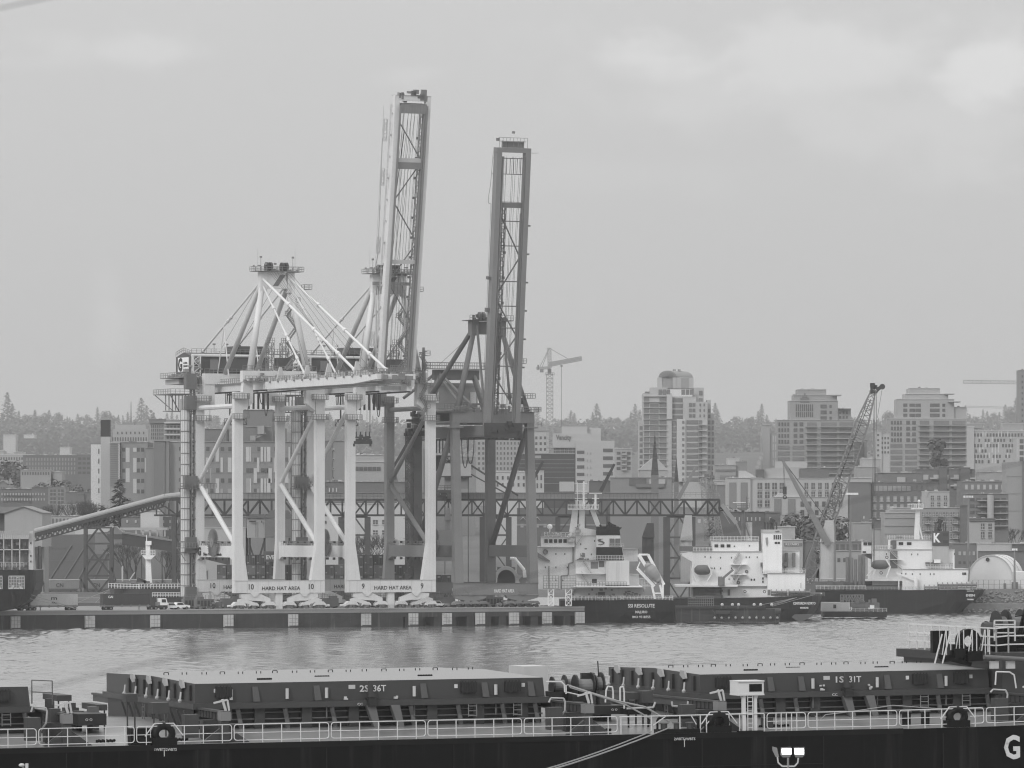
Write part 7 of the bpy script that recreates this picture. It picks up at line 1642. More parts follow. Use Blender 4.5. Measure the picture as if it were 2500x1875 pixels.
# ---------------- the near bulk carrier, seen from its starboard side ----------------
PH=R(17.5); BE=R(.5)
near=E('bulk_carrier',W(1250,1802,295),'black bulk carrier deck with hatch covers and white rails across the foreground','ship',ang=PH); near.rotation_euler=(0,-BE,PH)
NM=Matrix.Translation(near.location)@near.rotation_euler.to_matrix().to_4x4(); NI=NM.inverted(); _o=NI@Vector((0,0,CZ))
def Q(px,py,v):      # pixel -> ship coordinates on the plane v metres inboard of the ship's side
    d=NI.to_3x3()@Vector(((px-1250)/F,1,-(py-HY)/F)); t=(v-_o.y)/d.y; return _o+d*t
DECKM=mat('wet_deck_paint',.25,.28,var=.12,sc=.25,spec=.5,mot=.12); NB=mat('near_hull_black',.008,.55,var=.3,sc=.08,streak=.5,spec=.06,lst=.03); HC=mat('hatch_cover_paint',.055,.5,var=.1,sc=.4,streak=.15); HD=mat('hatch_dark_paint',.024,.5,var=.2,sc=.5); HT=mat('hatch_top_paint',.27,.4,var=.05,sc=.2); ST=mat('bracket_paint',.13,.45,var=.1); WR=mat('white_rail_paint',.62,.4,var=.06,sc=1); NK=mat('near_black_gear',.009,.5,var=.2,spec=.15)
U0,U1=-70,96
m=MB(); vs=[];N_=20
for i in range(N_+1):
    u=U0+(U1-U0)*i/N_; zz=0 if u<20 else (u-20)**2*.0006
    vs.append((u,0,zz)); vs.append((u,0.3,-14.5)); vs.append((u,36,-14.5)); vs.append((u,36,zz))
fs=[]
for i in range(N_):
    a=4*i
    for j in (0,1,2): fs.append((a+j,a+j+1,a+5+j,a+4+j))
m.add(vs,fs); m.put('hull',NB,near)
m=MB(); vs=[]
prof=[(.0,.004),(.35,.02),(7,.55),(18,.9),(29,.55),(36,.004)]
for i in range(N_+1):
    u=U0+(U1-U0)*i/N_; zz=0 if u<20 else (u-20)**2*.0006
    for v,z in prof: vs.append((u,v,z+zz))
k=len(prof); fs=[(i*k+j,(i+1)*k+j,(i+1)*k+j+1,i*k+j+1) for i in range(N_) for j in range(k-1)]
m.add(vs,fs); m.put('deck',DECKM,near)
SM=mat('weld_seam',.022,.6,spec=.05)
for i,u_ in enumerate((-41,-33.5,-26,-18.5,-11,-3.5,4,11.5,19,26.5,34)): MB().box(u_,u_+.05,-.012,.1,-9,-.3+(0 if u_<20 else (u_-20)**2*.0006)).put('plate_seam',SM,near)
for z_ in (-1.9,-4.1): MB().box(U0,19,-.010,.1,z_,z_+.04).put('strake_seam',SM,near)
MB().box(U0,24,-.03,.12,-.25,.06).put('gunwale_bar',NK,near)
def zt(p): return p.z
V0=7.0; HW=21.5
def hatch(xl,xr,yl,yr,HW,label,txt,plate_px,cyl_px,box_px,sq_px,clamp_px,stay_px,ladder_px,cen=None,leftface=True):
    a=Q(xl,yl,V0); b=Q(xr,yr,V0); ul,ur=a.x,b.x; zt_=(a.z+b.z)/2; hh=1.12; zb=zt_-hh
    cam_=.17
    def yz(px): return yl+(yr-yl)*(px-xl)/(xr-xl)
    cov=MB()
    sec=[(V0,zb),(V0,zt_),(V0+HW/2,zt_+cam_),(V0+HW,zt_),(V0+HW,zb)]
    cov.add([(ul+ (0.0),v,z) for v,z in sec]+[(ur+(.12 if z<zt_-.5 else 0),v,z) for v,z in sec],[(4,3,2,1,0),(5,6,7,8,9),(0,1,6,5),(3,4,9,8),(4,0,5,9)])
    c=cov.put('hatch_cover',HC,near)
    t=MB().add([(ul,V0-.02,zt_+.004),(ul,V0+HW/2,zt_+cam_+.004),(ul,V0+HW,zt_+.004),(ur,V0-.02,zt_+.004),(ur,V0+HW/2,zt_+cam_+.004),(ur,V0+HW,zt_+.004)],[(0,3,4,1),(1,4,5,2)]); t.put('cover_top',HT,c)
    m=MB()
    r=random.Random(int(xl)+7)
    for i in range(18):
        u=ul+1+(ur-ul-2)*i/17; v=V0+HW/2+r.choice([0,.4]); z=zt_+cam_
        for e in (0,.28): m.bar((u+e,v,z),(u+e,v,z+.14),.045)
        if i%3==0: m.bar((u,v,z+.14),(u+.28,v,z+.14),.04)
    m.put('lashing_eye',NK,c)
    for fr,vv in ((.22,3.4),(.42,6.0),(.70,4.4)):
        m=MB(); u=ul+(ur-ul)*fr
        for i in range(9): m.ball((u+i*.1,V0+vv,zt_+.1),.07,5)
        m.put('chain_pile',NK,c)
    # lip and coaming
    MB().box(ul-.2,ur+.3,V0-.35,V0+HW+.3,zb-.34,zb-.003).put('coaming_top_bar',HC,near)
    zd=.50; cm=MB().box(ul,ur,V0+.35,V0+HW-.35,zd-.2,zb-.342); co=cm.put('coaming',HD,near)
    m=MB(); 
    for zz in (.38,.62): m.tube((ul,V0+.1,zd+(zb-zd)*zz),(ur,V0+.1,zd+(zb-zd)*zz),.045,n=6)
    m.tube((ul,V0-.3,zd+.33),(ur,V0-.3,zd+.33),.07,n=6); m.put('deck_pipe',ST,co)
    for px in stay_px:
        u=Q(px,1730,V0).x; m=MB().prism([(V0-.28,zb-.345),(V0-.05,zb-.345),(V0-.0,zd+.2),(V0+.3,zd+.2),(V0+.3,zb-1.0),(V0-.1,zb-.6)],'x',u-.05,u+.22) if False else MB()
        m.bar((u-.18,V0-.25,zb-.36),(u,V0-.0,zb-.9),.24,.12); m.bar((u,V0-.0,zb-.9),(u+.05,V0-.12,zd-.05),.24,.12); m.box(u-.2,u+.35,V0-.35,V0+.2,zd-.1,zd+.02); m.put('coaming_stay',ST,co)
        u2=u+1.2; MB().box(u2-.3,u2+.3,V0-.02,V0+.33,zd,zb-.345).put('coaming_rib',HC,co)
    for px in ladder_px:
        u=Q(px,1725,V0).x; m=MB()
        for e in (0,.5): m.bar((u+e,V0-.3,zb-.3),(u+e,V0-.3,zd+.5),.04)
        for i in range(5): m.bar((u,V0-.3,zb-.45-i*.28),(u+.5,V0-.3,zb-.45-i*.28),.04)
        m.put('ladder',LITE if False else MID,co)
    for px in plate_px:
        p=Q(px,yz(px)+25,V0); MB().hull8([(p.x-.15,V0-.2,zb+.05),(p.x+.25,V0-.2,zb+.05),(p.x+.25,V0,zb+.05),(p.x-.15,V0,zb+.05)],[(p.x-.2,V0-.06,zt_-.22),(p.x+.15,V0-.06,zt_-.22),(p.x+.15,V0,zt_-.22),(p.x-.2,V0,zt_-.22)]).put('wedge_plate',mat('plate_paint',.085,.5,var=.1),c)
    for px in cyl_px:
        p=Q(px,yz(px)+28,V0); MB().tube((p.x,V0-.12,zt_-.35),(p.x,V0-.12,zt_-.95),.1,n=8).put('cleat_cylinder',LITE,c); MB().tube((p.x,V0-.1,zb-.36),(p.x,V0-.1,zb-1.0),.05).put('cleat_rod',ST,c)
    for px in box_px:
        p=Q(px,yz(px)+20,V0); m=MB().box(p.x-.48,p.x+.48,V0-.22,V0-.003,zt_-.78,zt_-.18)
        for i in range(5): m.box(p.x-.46+i*.2,p.x-.4+i*.2,V0-.26,V0-.2,zt_-.82,zt_-.1)
        m.put('vent_box',HD,c)
    for px in sq_px:
        p=Q(px,yz(px)+15,V0); MB().box(p.x-.1,p.x+.1,V0-.03,V0-.003,zt_-.52,zt_-.3).put('white_placard',WR,c)
    for px in clamp_px:
        p=Q(px,yz(px)+36,V0); m=MB(); clutter(m,p.x-.16,p.x+.2,V0-.3,V0-.1,zb+.05,zb+.35,5,int(px),.08,.18); m.put('clamp',LITE,c)
    if cen:
        p=Q(cen,1745,V0-.5); m=MB()
        for e in (-.1,1.35):
            m.hull8([(p.x+e,V0-.6,zd-.05),(p.x+e+.35,V0-.6,zd-.05),(p.x+e+.35,V0,zd-.05),(p.x+e,V0,zd-.05)],[(p.x+e-.45,V0-.5,zb-.3),(p.x+e+.1,V0-.5,zb-.3),(p.x+e+.1,V0,zb-.3),(p.x+e-.45,V0,zb-.3)])
        m.put('lift_bracket',ST,near); MB().box(p.x-.5,p.x+.05,V0-.7,V0-.02,zb-.35,zb+.15).put('lift_head',HD,near)
        q=MB(); q.add([(p.x-.42,V0-.45,zb+.2),(p.x-.02,V0-.45,zb+.2),(p.x-.4,V0-.45,zt_-.05),(p.x-.42,V0-.2,zb+.2),(p.x-.02,V0-.2,zb+.2),(p.x-.4,V0-.2,zt_-.05)],[(0,1,2),(5,4,3),(0,3,4,1),(1,4,5,2),(2,5,3,0)]); q.put('lift_fin',HC,near)
    if txt:
        for s,px,w_ in txt:
            p=Q(px,yz(px)+28,V0); text(c,s,(p.x,V0-.012,zt_-.62),.36,w_,WR,name='cover_lettering',bold=.008)
        p=Q(txt[0][1]-30,yz(txt[0][1])+16,V0); MB().box(p.x-.2,p.x+.2,V0-.02,V0-.003,zt_-.45,zt_-.22).put('name_plate',LITE,c)
        p=Q(txt[0][1]-10,1707,V0-.36); text(near,"CC",(p.x,V0-.36,zb-.28),.14,.32,WR,name='deck_lettering')
    # left end face gear
    if leftface:
        rr=random.Random(int(xl))
        for i in range(9):
            v=V0+.8+i*1.9; MB().box(ul-.14,ul-.003,v,v+.4,zb+.15,zt_-.1).put('end_stiffener',HD,c)
        for i in range(4):
            v=V0+2+i*4.1; MB().prism([(v,zt_-.28),(v+.3,zt_+.18),(v+1.0,zt_+.18),(v+1.1,zt_-.1),(v+.5,zt_-.34)],'x',ul-.2,ul-.08).put('lifting_lug',LITE if False else mat('lug_paint',.35,.5),c)
        for i in range(6):
            v=V0+1.2+i*2.8; q=MB(); q.tube((ul-.6,v,zb+.1),(ul-.5,v+.15,zb+.62),.06); q.ball((ul-.6,v,zb+.12),.13,6); q.put('securing_lever',mat('lever_paint',.4,.5),c)
        m=MB()
        for i in range(10):
            v=V0+.6+i*1.75; m.bar((ul-.5,v,zb-.4),(ul-.1,v,zd),.13,.1)
        m.put('end_coaming_stay',HC,co)
        m=MB(); u=ul-.5
        for vv in (3.6,9.2):
            for e in (0,.45): m.bar((u-.3,V0+vv+e,zb-.3),(u-.3,V0+vv+e,zd+.1),.05)
            for i in range(5): m.bar((u-.3,V0+vv,zb-.5-i*.3),(u-.3,V0+vv+.45,zb-.5-i*.3),.04)
        m.put('end_ladder',ST,co)
    return ul,ur,zb,zt_
H2=hatch(476,1325,1669,1655,22.5,'',[("2S",889,.54),("36T",926,.78)],(623,773,1033,1183,1295),(563,796,1010,1209,700),(545,1143,1250),(526,1113,1277),(844,965),(585,700,815,1007,1122,1230,1310),(1140,1250),918)
H1=hatch(1709,2411,1647,1634,17,'',[("1S",2048,.52),("31T",2087,.76)],(1955,2165,2293,1880),(1983,2140,2308),(1765,2245,2345),(1753,2215,2370),(2005,2123),(1860,1945,2170,2293,2413),(2243,2345),2080)
H3=hatch(-700,68,1690,1677,22.5,'',None,(-120,),(-60,),(4,),(18,),(-20,),(-80,65),(2,),None)
# side-rolling tracks: transverse beams on both ends of each hatch with posts by the rail
def track(u,zb,side,xpost,full=True):
    m=MB(); z=zb-.32
    m.box(u-.16,u+.16,.9,34 if full else V0+HW,z-.02,z+.1); m.box(u-.05,u+.05,.9,34,z-.42,z-.02)
    for i in range(8): m.box(u-.13,u+.13,1.4+i*.7,1.45+i*.7,z-.42,z-.02)
    m.put('rolling_track',HC,near)
    MB().box(u-.28,u+.28,.7,1.5,z-.45,z+.06).put('track_end_block',mat('track_end_paint',.2,.5),near)
    m=MB().box(u-.26,u+.22,.8,1.4,.0,z-.452); m.prism([(u-1.4,.03),(u+1.5,.03),(u+.24,.9),(u-.24,.9)],'y',.95,1.25); m.box(u-.9,u+.1,2.4,3.2,.1,z-.452); m.put('track_post',HC,near)
    m=MB().tube((u+.1,1.1,z+.1),(u-.1,1.1,z+.75),.08); m.tube((u+.3,1.1,z+.1),(u+.2,1.1,z+.7),.06); m.bar((u-.6,1.1,z+.55),(u+.2,1.1,z+.72),.1); m.put('track_stop_lever',mat('lever_pale',.5,.5),near)
    MB().box(u-2.2,u-1.4,1.4,2.2,z-1.4,z-.1).put('control_box',HC,near)
for (ul,ur,zb,zt_) in (H2,H1): track(ul-.9 if ul!=H2[0] else Q(547,1722,1.1).x,zb,0,0)
track(Q(162,1730,1.1).x,H3[2],0,0); track(Q(1434,1705,1.1).x,H2[2],0,0); track(Q(2520,1690,1.1).x,H1[2],0,0)
# chest-height guard rails in separate sections along the side
CH=[Q(400,1797,.25).x,Q(2338,1755,.25).x]
def rsec(xa,xb,posts=3,nm='guard_rail'):
    ya=1827-.0205*xa-8e-7*max(0,xa-1200)**2*5; A=Q(xa,ya,.18); B=Q(xb,ya-.02*(xb-xa),.18); u0,u1=A.x,B.x
    z=lambda u:0.03+(0 if u<20 else (u-20)**2*.0006)
    m=MB(); v=.18; r_=.027; c_=.16
    pts=[]
    for (cu,cz,a0) in ((u1-c_,1.07-c_,0),(u0+c_,1.07-c_,90),(u0+c_,.18+c_,180),(u1-c_,.18+c_,270)):
        for s in range(4):
            t=R(a0+s*30); pts.append((cu+c_*math.cos(t),v,z(cu)+cz+c_*math.sin(t)))
    pts.append(pts[0])
    m.path(pts,r_,6)
    cs=[c_2 for c_2 in CH if u0<c_2<u1]
    for a_,b_ in ([(u0,u1)] if not cs else [(u0,cs[0]-.75),(cs[0]+.75,u1)]): m.tube((a_,v,z(a_)+.6),(b_,v,z(b_)+.6),.022,n=5)
    for i in range(posts+2):
        u=u0+.55+(u1-u0-1.1)*i/(posts+1)
        if cs and abs(u-cs[0])<.75: continue
        m.bar((u,v,z(u)-.03),(u,v,z(u)+1.07),.045)
    return m.put(nm,WR,near)
js=[-145,92,331,569,806,1042,1277,1510]
for a,b in zip(js[:-1],js[1:]): rsec(a+3,b-3)
js=[1870,1970,2193,2405,2640]
for a,b in zip(js[:-1],js[1:]): rsec(a+3,b-3)
m=MB(); a=Q(1513,1797,.18); b=Q(1866,1788,.18)
for zz,r_ in ((1.07,.035),(.6,.022)): 
    if zz>1: m.tube((a.x,.18,zz),(b.x,.18,zz+.03),r_,n=6)
    else: m.tube((a.x,.18,zz),(Q(1590,1790,.18).x,.18,zz),r_,n=5)
for px in (1516,1590,1660,1710,1725,1780,1806,1866): u=Q(px,1790,.18).x; m.bar((u,.18,0),(u,.18,1.07),.055)
for p,q in ((1595,1625),(1700,1688),(1725,1745),(1780,1765)): m.bar((Q(p,1780,.18).x,.18,.55),(Q(q,1760,.18).x,.18,1.05),.05)
m.put('guard_rail',WR,near)
# extra safety line above the rail
# panama chocks
def chock(px,py,lab=None):
    p=Q(px,py,.25); u=p.x; z0=.0
    n=20; m=MB(); vs=[]
    for i in range(n):
        t=2*math.pi*i/n; ct,st_=math.cos(t),math.sin(t)
        for rx,rz,v in ((.30,.24,.0),(.36,.3,-.06),(.62,.56,-.02),(.72,.66,.25),(.62,.56,.5),(.36,.3,.5)): vs.append((u+rx*ct,v+.15,.66+rz*st_))
    for i in range(n):
        j=(i+1)%n
        m.f+= [(6*i+a,6*i+(a+1)%6,6*j+(a+1)%6,6*j+a) for a in range(6)]
    m.v=vs; m.put('mooring_chock',NK,near,True)
    m=MB().box(u-.72,u+.72,.05,.75,-.02,.45); m.put('chock_base',NK,near)
    m=MB()
    for s in (-1,1): m.bar((u+s*1.1,.18,.55),(u+s*.55,.18,1.25),.055); m.bar((u+s*.55,.18,1.25),(u+s*.1,.18,1.25),.05)
    m.put('chock_rail',WR,near)
    return u
u=chock(400,1797); MB().box(u-1.9,u-.8,.2,1.0,.02,1.0).put('fairlead_box',NK,near); m=MB(); clutter(m,u-1.8,u-.7,1.1,1.6,.5,1.5,8,4,.2,.5); m.put('fairlead_gear',NK,near) if 0 else None
chock(1755,1775); chock(2338,1755)
# roller fairlead
p=Q(1655,1780,.3); u=p.x; m=MB().box(u-1.3,u+1.3,.1,.8,.02,.3); m.tube((u-1.25,.3,.3),(u-1.25,.3,.85),.07); m.tube((u+1.25,.3,.3),(u+1.25,.3,.85),.07); m.tube((u-1.15,.3,.95),(u+1.15,.3,.95),.06); m.tube((u-1.25,.3,.85),(u-1.15,.3,.95),.07); m.tube((u+1.25,.3,.85),(u+1.15,.3,.95),.07); m.put('roller_fairlead',NK,near)
for e in (-.8,0,.8): MB().tube((u+e,.45,.3),(u+e,.45,.62),.2,n=12).put('fairlead_roller',HC,near); MB().tube((u+e,.45,.62),(u+e,.45,.68),.28,n=12).put('roller_cap',ST,near)
for px in (2213,2259): u=Q(px,1770,1.6).x; MB().tube((u,1.6,.05),(u,1.6,.95),.26,n=16).put('mooring_bitt',NK,near); MB().tube((u,1.6,.95),(u,1.6,1.02),.32,n=16).put('bitt_cap',ST,near)
for px,py,v in ((1875,1772,2.5),(258,1802,2.2),(436,1800,1.8),(1470,1782,2),(1905,1776,2.6)):
    m=MB(); p=Q(px,py,v)
    for i in range(10): m.ball((p.x-.5+i*.11,v,.24+(i%2)*.03),.09,5)
    m.put('chain_pile',NK,near)
u=Q(1873,1775,2.4).x; MB().box(u-.3,u+.3,2.2,2.7,.1,.75).put('deck_locker',HC,near)
# pilot ladder platform, white, on legs
u=Q(1828,1780,.5).x; m=MB().box(u-.78,u+.8,.1,1.5,2.25,2.95); m.put('platform_house',WR,near); MB().box(u-.1+.0,u+.68,.08,.098,2.38,2.82).put('dark_window',NK,near); MB().box(u-.8,u+.82,.05,1.5,2.16,2.249).put('platform_floor',WR,near)
MB().box(u-.8,u+.82,.02,1.5,2.951,3.02).put('platform_roof',WR,near)
m=MB()
for e in (-.38,.32): m.box(u+e-.1,u+e+.1,.2,.4,.02,2.159)
m.box(u-.5,u+.45,.25,.35,1.15,1.22); m.bar((u-.55,.3,2.15),(u-.4,.3,1.8),.06); m.bar((u+.5,.3,2.15),(u+.35,.3,1.8),.06); m.put('platform_leg',WR,near)
m=MB()
for e in (-.18,.12): m.bar((u+e,.15,.1),(u+e,.15,2.15),.04)
for i in range(8): m.bar((u-.18,.15,.3+i*.25),(u+.12,.15,.3+i*.25),.035)
m.put('platform_ladder',WR,near); MB().box(u-.75,u+.7,-.1,.5,.02,.12).put('platform_foot',NK,near)
# gear between the hatches
def mastbay(x0,x1,yt,yb,seed,v0=8,v1=13):
    a=Q(x0,yb,v0); b=Q(x1,yb,v0); m=MB(); r=random.Random(seed)
    for i in range(7):
        u=r.uniform(a.x,b.x); w_=r.uniform(.3,.9); h=r.uniform(.6,1.9); v=r.uniform(v0,v1); MB().box(u,u+w_,v,v+w_,.5,.5+h).put('deck_ventilator' if i%2 else 'valve_box',HC if i%3 else ST,near)
    for i in range(4):
        u=r.uniform(a.x,b.x); v=r.uniform(v0-3,v1-3); q=MB(); q.tube((u,v,.5),(u,v,1.5),.16,n=10); q.tube((u,v,1.5),(u,v,1.68),.3,n=12); q.put('mushroom_vent',HC,near)
    q=MB()
    for i in range(5):
        u=r.uniform(a.x,b.x); v=r.uniform(v0,v1); q.path([(u,v,.5),(u,v,1.5),(u+.5,v,1.5),(u+.5,v,1.0)],.05)
    q.put('air_pipe',MID,near)
mastbay(95,250,1700,1760,3); mastbay(1345,1480,1690,1755,5); mastbay(2430,2510,1680,1740,8)
def hut(x0,x1,yt,yb,v,mt,nm='mast_house',dp=4):
    a=Q(x0,yb,v); b=Q(x1,yt,v); m=MB().box(a.x,b.x,v,v+dp,a.z,b.z)
    if a.z>1.0:
        for u_ in (a.x+.08,b.x-.16): m.box(u_,u_+.08,v+.2,v+.28,.2,a.z)
    return m.put(nm,mt,near)
o=hut(190,260,1742,1772,6,HD); text(near,"O O",(Q(217,1760,5.98).x,5.98,Q(217,1760,5.98).z),.14,.4,WR,name='house_marking')
hut(140,175,1697,1712,14,HC,'winch_house'); hut(237,262,1720,1735,9,HC,'valve_station')
o=hut(1447,1530,1722,1745,6.5,HD); text(near,"O O",(Q(1500,1735,6.48).x,6.48,Q(1500,1735,6.48).z),.12,.36,WR,name='house_marking')
hut(1532,1560,1690,1708,5,HC,'control_cabinet',1); hut(1568,1594,1687,1716,4.5,mat('cabinet_grey',.06,.5),'control_cabinet',1); hut(373,412,1715,1743,4.0,MATS['cabinet_grey'],'control_cabinet',1.2); hut(308,336,1694,1714,5.2,HC,'control_cabinet',1); hut(125,148,1730,1766,3,HC,'control_cabinet',.8)
hut(1533,1590,1728,1745,3.5,NK,'cable_drum_base',1.5)
def framepipe(pts,v,r_=.05,mt=None,nm='handrail_frame'):
    m=MB(); m.path([tuple(Q(x,y,v)) for x,y in pts],r_,6); return m.put(nm,mt or mat('pale_pipe',.42,.45),near)
framepipe([(76,1738),(80,1725),(112,1728),(115,1738),(113,1765),(95,1790)],2.2,.055); framepipe([(1340,1715),(1345,1704),(1376,1705),(1380,1714),(1379,1735),(1360,1762)],2.2,.055); framepipe([(2418,1690),(2425,1683),(2455,1685),(2460,1695),(2458,1715),(2440,1745)],2.2,.055)
framepipe([(1478,1715),(1480,1685),(1484,1676),(1495,1677),(1497,1690),(1497,1712)],4,.05,WR); framepipe([(1514,1712),(1514,1678),(1522,1677),(1524,1690),(1524,1730)],4,.05,WR)
framepipe([(1640,1713),(1642,1724),(1678,1725),(1680,1712)],3,.06); framepipe([(1530,1730),(1595,1727),(1600,1714)],3,.06)
m=MB().rail([Q(78,1718,9),Q(128,1720,9)],1.35,.9,.03,1); m.put('platform_rail',ST,near)
# winches between the hatches
def drum(x,y,v,r_,L_,nm='mooring_winch',mt=None):
    p=Q(x,y,v); m=MB(); m.tube((p.x,v,p.z),(p.x+L_,v,p.z),r_*.62,n=16); o=m.put(nm,mat('rope_on_drum',.2,.9,var=.2,sc=4),near)
    for e in (0,L_): MB().tube((p.x+e-.04,v,p.z),(p.x+e+.04,v,p.z),r_,n=22).put('drum_flange',HD,o)
    MB().box(p.x-.3,p.x+L_+.3,v-.4,v+.4,.6,p.z-r_*.6).put('winch_bed',HD,o)
drum(1348,1674,11,.55,.8); drum(1378,1672,11,.6,.7); drum(1404,1676,10,.7,1.2); drum(1444,1672,10,.75,.6)
m=MB(); p=Q(1440,1655,10); m.box(p.x-.5,p.x+.3,10,10.3,p.z-.2,p.z+.3); m.bar((p.x+.6,10,p.z-.6),(p.x+.5,10,p.z+1.0),.06); m.put('winch_brake',HD,near)
o=MB().box(*(lambda a,b:(a.x,b.x,21,24,.6,a.z))(Q(1278,1627,21),Q(1338,1627,21))); o.put('white_locker_house',mat('locker_white',.5,.5,var=.08,streak=.15),near)
framepipe([(1333,1664),(1370,1664),(1378,1672),(1379,1690)],6,.05,WR); framepipe([(1382,1672),(1382,1694)],6,.05,WR); framepipe([(1392,1678),(1430,1690)],5,.04,WR); framepipe([(1385,1690),(1415,1697)],5,.04,WR)
# forecastle at the right edge
a=Q(2425,1600,7); fu=a.x; zf=Q(2425,1597,7).z
MB().box(fu,fu+60,7,21.5,.5,zf).put('forecastle_wall',HC,near); MB().box(fu-.3,fu+60,6.6,22.0,zf-.5,zf-.0).put('forecastle_edge',HD,near)
b=Q(2500,1650,3.4); MB().box(fu-.05,fu+60,5.5,16,.4,zf+.1).put('forecastle_front',HC,near)
MB().tube(Q(2402,1604,4.6),Q(2560,1613,4.6),.14,n=10).put('fore_pipe',ST,near)
m=MB().rail([(fu+.2,21,zf),(fu+.2,7.0,zf),(fu+.4,5.6,zf+.1),(fu+60,5.6,zf+.1)],1.55,1.3,.04,2); m.put('forecastle_rail',WR,near)
m=MB().rail([(fu+.2,21,zf),(fu+60,21,zf)],1.5,1.3,.035,1); m.put('far_forecastle_rail',WR,near)
m=MB()
for i in range(12): u=Q(2300,1575,6.5).x+i*.28; m.bar((u,6.5,zf),(u+(.0 if i%3 else .25),6.5,zf+1.5),.05)
m.put('ladder_cage',WR,near)
m=MB(); 
for e in (0,.5): m.bar(tuple(Q(2300,1548,6.0)+Vector((e,0,0))),tuple(Q(2282,1620,6.0)+Vector((e,0,0))),.07)
m.put('forecastle_ladder',WR,near)
for x0,x1 in ((2277,2293),(2300,2316)):
    a=Q(x0,1540,11); b=Q(x1,1540,11); MB().box(a.x,b.x,11,11.4,zf,a.z).put('bitt_post',NK,near)
p=Q(2363,1572,9); MB().ring((p.x,9,zf+.75),.35,.75,.5,'y',20).put('mooring_chock',NK,near)
drum(2408,1538,10,.55,.7,mt=None); drum(2432,1530,10,1.0,.6); drum(2456,1528,10,1.0,1.0); drum(2492,1527,10,1.0,1.5)
m=MB().tube(Q(2400,1536,9.8),Q(2425,1536,9.8),.42,n=16); m.put('warping_head',HC,near)
m=MB(); m.box(Q(2388,1575,10).x,Q(2520,1575,10).x,8.5,11,zf,zf+.5); clutter(m,Q(2388,1575,10).x,Q(2500,1575,10).x,8,9,zf,zf+1.2,14,8,.3,.8); m.put('winch_foundation',NK,near)
m=MB().rail([Q(2428,1565,8),Q(2478,1565,8)],1.0,1.2,.04,1); m.rail([Q(2428,1545,8),Q(2478,1545,8)],.75,1.2,.04,1); m.put('winch_platform_rail',WR,near)
m=MB().bar(Q(2490,1545,9),Q(2506,1480,9),.2); m.bar(Q(2478,1505,9),Q(2506,1502,9),.06); m.put('foremast_stay',NK,near)
for px in (2426,2466):
    p=Q(px,1622,4.9); MB().box(p.x-.25,p.x+.25,4.7,4.99,p.z-.25,p.z+.2).put('deck_lamp',LITE,near)
m=MB(); clutter(m,Q(2300,1615,6.8).x,Q(2400,1615,6.8).x,6.2,6.6,Q(2300,1615,6.8).z,Q(2300,1600,6.8).z,12,17,.3,1.0); m.bar(Q(2290,1602,6.4),Q(2370,1622,6.4),.25); m.put('stowed_gangway',NK,near)
framepipe([(2430,1672),(2432,1640),(2465,1641),(2476,1648),(2481,1680)],4.2,.05,WR)
# lettering on the side
for s,px,w_ in (("1WBTS",390,.62),("2WBTS",418,.62)): p=Q(px,1833,-.01); text(near,s,(p.x,-.02,p.z),.15,w_,WR,name='hull_lettering')
for s,px,w_ in (("2WBTS",1658,.62),("1WBTS",1684,.62)): p=Q(px,1807,-.01); text(near,s,(p.x,-.02,p.z),.15,w_,WR,name='hull_lettering')
for px,py in ((401,1838),(1671,1815)): p=Q(px,py,-.01); MB().box(p.x-.02,p.x+.02,-.02,-.003,p.z-.2,p.z+.25).put('hull_mark',WR,near)
p=Q(2471,1851,.0); text(near,"G",(p.x,-.03,p.z),1.34,1.0,mat('worn_white_letter',.6,.7,var=.1,mot=2.5),name='hull_lettering',bold=.05)
# long safety cable sagging above the rail on the right
m=MB(); pts=[Q(x,y,.6) for x,y in ((1990,1748),(2000,1760),(2015,1745),(2080,1737),(2180,1722),(2300,1731),(2400,1727))]; m.path(pts,.03,5); m.put('lifeline_rope',ROPE,near)
m=MB(); pts=[Q(x,y,1.5) for x,y in ((1390,1675),(1480,1705),(1575,1726),(1635,1762))]; m.path(pts,.06,6); pts=[Q(x,y,1.5) for x,y in ((1438,1690),(1530,1722),(1590,1755))]; m.path(pts,.05,6); m.path([Q(x,y,2.5) for x,y in ((1385,1672),(1440,1690),(1530,1718))],.05,5); m.put('slack_mooring_rope',ROPE,near)
# mooring ropes from the fairlead down towards the berth
for i,(a,b,r_) in enumerate(((((1636,1776),(1228,1885),.05),((1590,1786),(1240,1872),.045)))):
    m=MB(); A=NM@Q(a[0],a[1],.1); B=W(b[0],b[1],215); B2=W(b[0]-500,b[1]+130,150)
    for t in range(12):
        f0,f1=t/12,(t+1)/12; s=lambda q:A.lerp(B2,q)-Vector((0,0,1.2*math.sin(math.pi*q)*.4)); m.tube(s(f0),s(f1),r_*.75,n=6)
    top(m.put('mooring_line',ROPE),['thicker pale mooring line leading down left from the roller fairlead','thinner mooring line just below the thicker one'][i],'mooring line','mooring lines of the near ship')
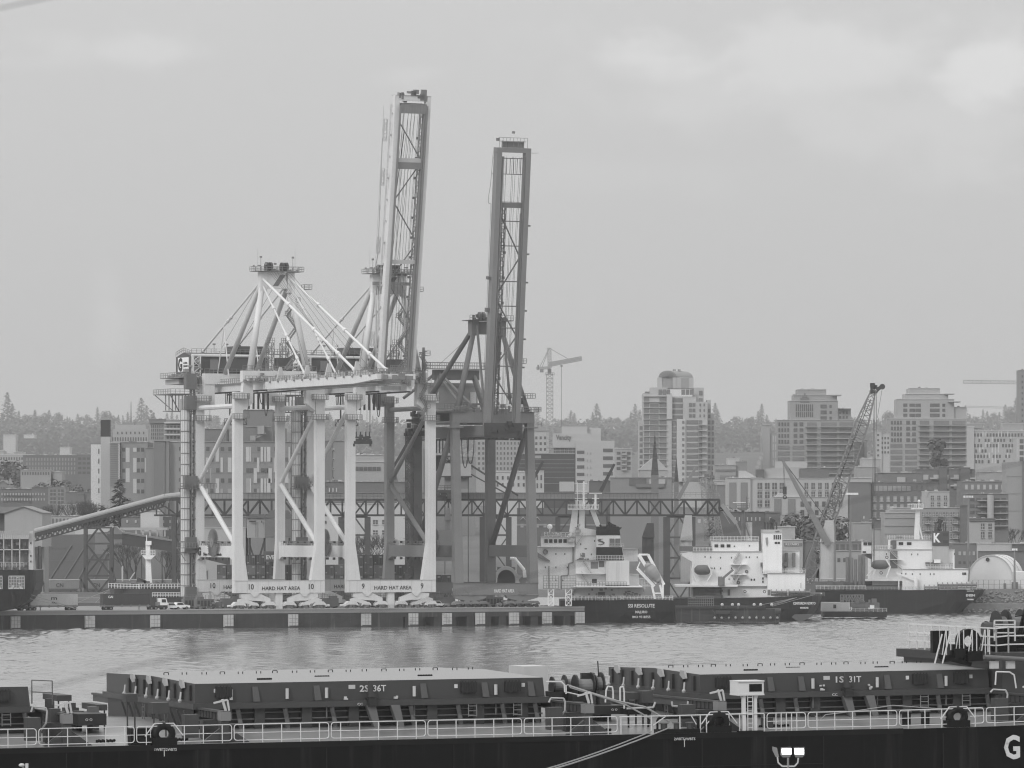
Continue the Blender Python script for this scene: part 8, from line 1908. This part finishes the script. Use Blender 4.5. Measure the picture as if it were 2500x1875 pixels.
# quayside floodlight on a bracket
def flood():
    f=Fac('floodlight_post','quayside post with two lit floodlight heads and one turned away','floodlight',1924,1990,150); LIT=mat('lit_led_panel',.9,.4,emit=6)
    K=f.k
    MB().path([f.P(1924,1990),f.P(1924,1862),f.P(1924,1850)],.03,8).put('post',MID,f.o)
    MB().path([f.P(1898,1848),f.P(1900,1862),f.P(1910,1871),f.P(1940,1871),f.P(1948,1862),f.P(1949,1850)],.022,8).put('bracket_arm',LITE,f.o)
    for x0,x1,s in ((1907,1933,-1),(1938,1963,1)):
        h=f.poly([(x0,1825),(x1+s,1824),(x1+s*2,1843),(x1-4,1849),(x0+4,1849),(x0+s*2,1843)],0,.1).put('lamp_head',GREYD,f.o)
        f.poly([(x0+1.5,1828),(x1-1,1827.5),(x1-.5,1841),(x0+2.5,1841.5)],-.012,-.002).put('lit_panel',LIT,h)
        m=MB()
        for i in range(3): m.box(f.X(x0+7+i*6),f.X(x0+7.5+i*6),-.016,-.011,f.Z(1842),f.Z(1836))
        m.put('led_divider',GREYD,h)
    f.poly([(1886,1823),(1897,1826),(1902,1848),(1894,1848),(1886,1832)],.0,.12).put('unlit_lamp_head',GREYC,f.o)
flood()
f=Fac('lamp_bracket','small pale lamp head at the lower left edge of the picture','lamp',57,1990,150); MB().tube(f.P(57,1990),f.P(57,1868),.03).put('post',MID,f.o); m=MB().ball(f.P(53,1868),.09,10,.6); m.box(f.X(62),f.X(69),-.05,.05,f.Z(1880),f.Z(1864)); m.put('lamp_head',LITE,f.o)
# out-of-focus wires close to the lens
S_=0
def wire(label,a,b,Y,r_):
    A=W(a[0],a[1],Y); B=W(b[0],b[1],Y*1.15); o=MB().tube(A,B,r_,n=8).put('overhead_wire',mat('wire_dark',.05,.6)); top(o,label,'wire','blurred wires close to the camera')

wire('faint blurred wire crossing the picture from lower left to middle right',(-60,1716),(2600,1105),14,.0017)
wire('faint blurred wire cutting the top left corner',(-60,32),(260,-34),14,.002)
hz=bpy.data.materials.new('haze_air'); hz.use_nodes=True; n=hz.node_tree.nodes; n.remove(n['Principled BSDF'])
pv=n.new('ShaderNodeVolumePrincipled'); pv.inputs['Color'].default_value=(.93,.93,.93,1); pv.inputs['Density'].default_value=7.8e-5; pv.inputs['Anisotropy'].default_value=.0
hz.node_tree.links.new(pv.outputs[0],n['Material Output'].inputs['Volume'])
struct(MB().box(-2300,2300,-60,12300,-16,330).put('haze',hz),'stuff')
bpy.context.view_layer.update()
dg=bpy.context.evaluated_depsgraph_get()
for o,wd in TX:                                  # turn every piece of lettering into plain geometry of the right width
    dx=o.dimensions.x; me=bpy.data.meshes.new_from_object(o.evaluated_get(dg))
    k=wd/dx if wd and dx>1e-4 else 1
    for v in me.vertices: v.co.x*=k
    n=bpy.data.objects.new('lettering',me); S.collection.objects.link(n); n.parent=o.parent; n.location=o.location; n.rotation_euler=o.rotation_euler
    nm=o.name.split('.')[0]; bpy.data.objects.remove(o); n.name=nm
    if not me.materials: me.materials.append(LET)
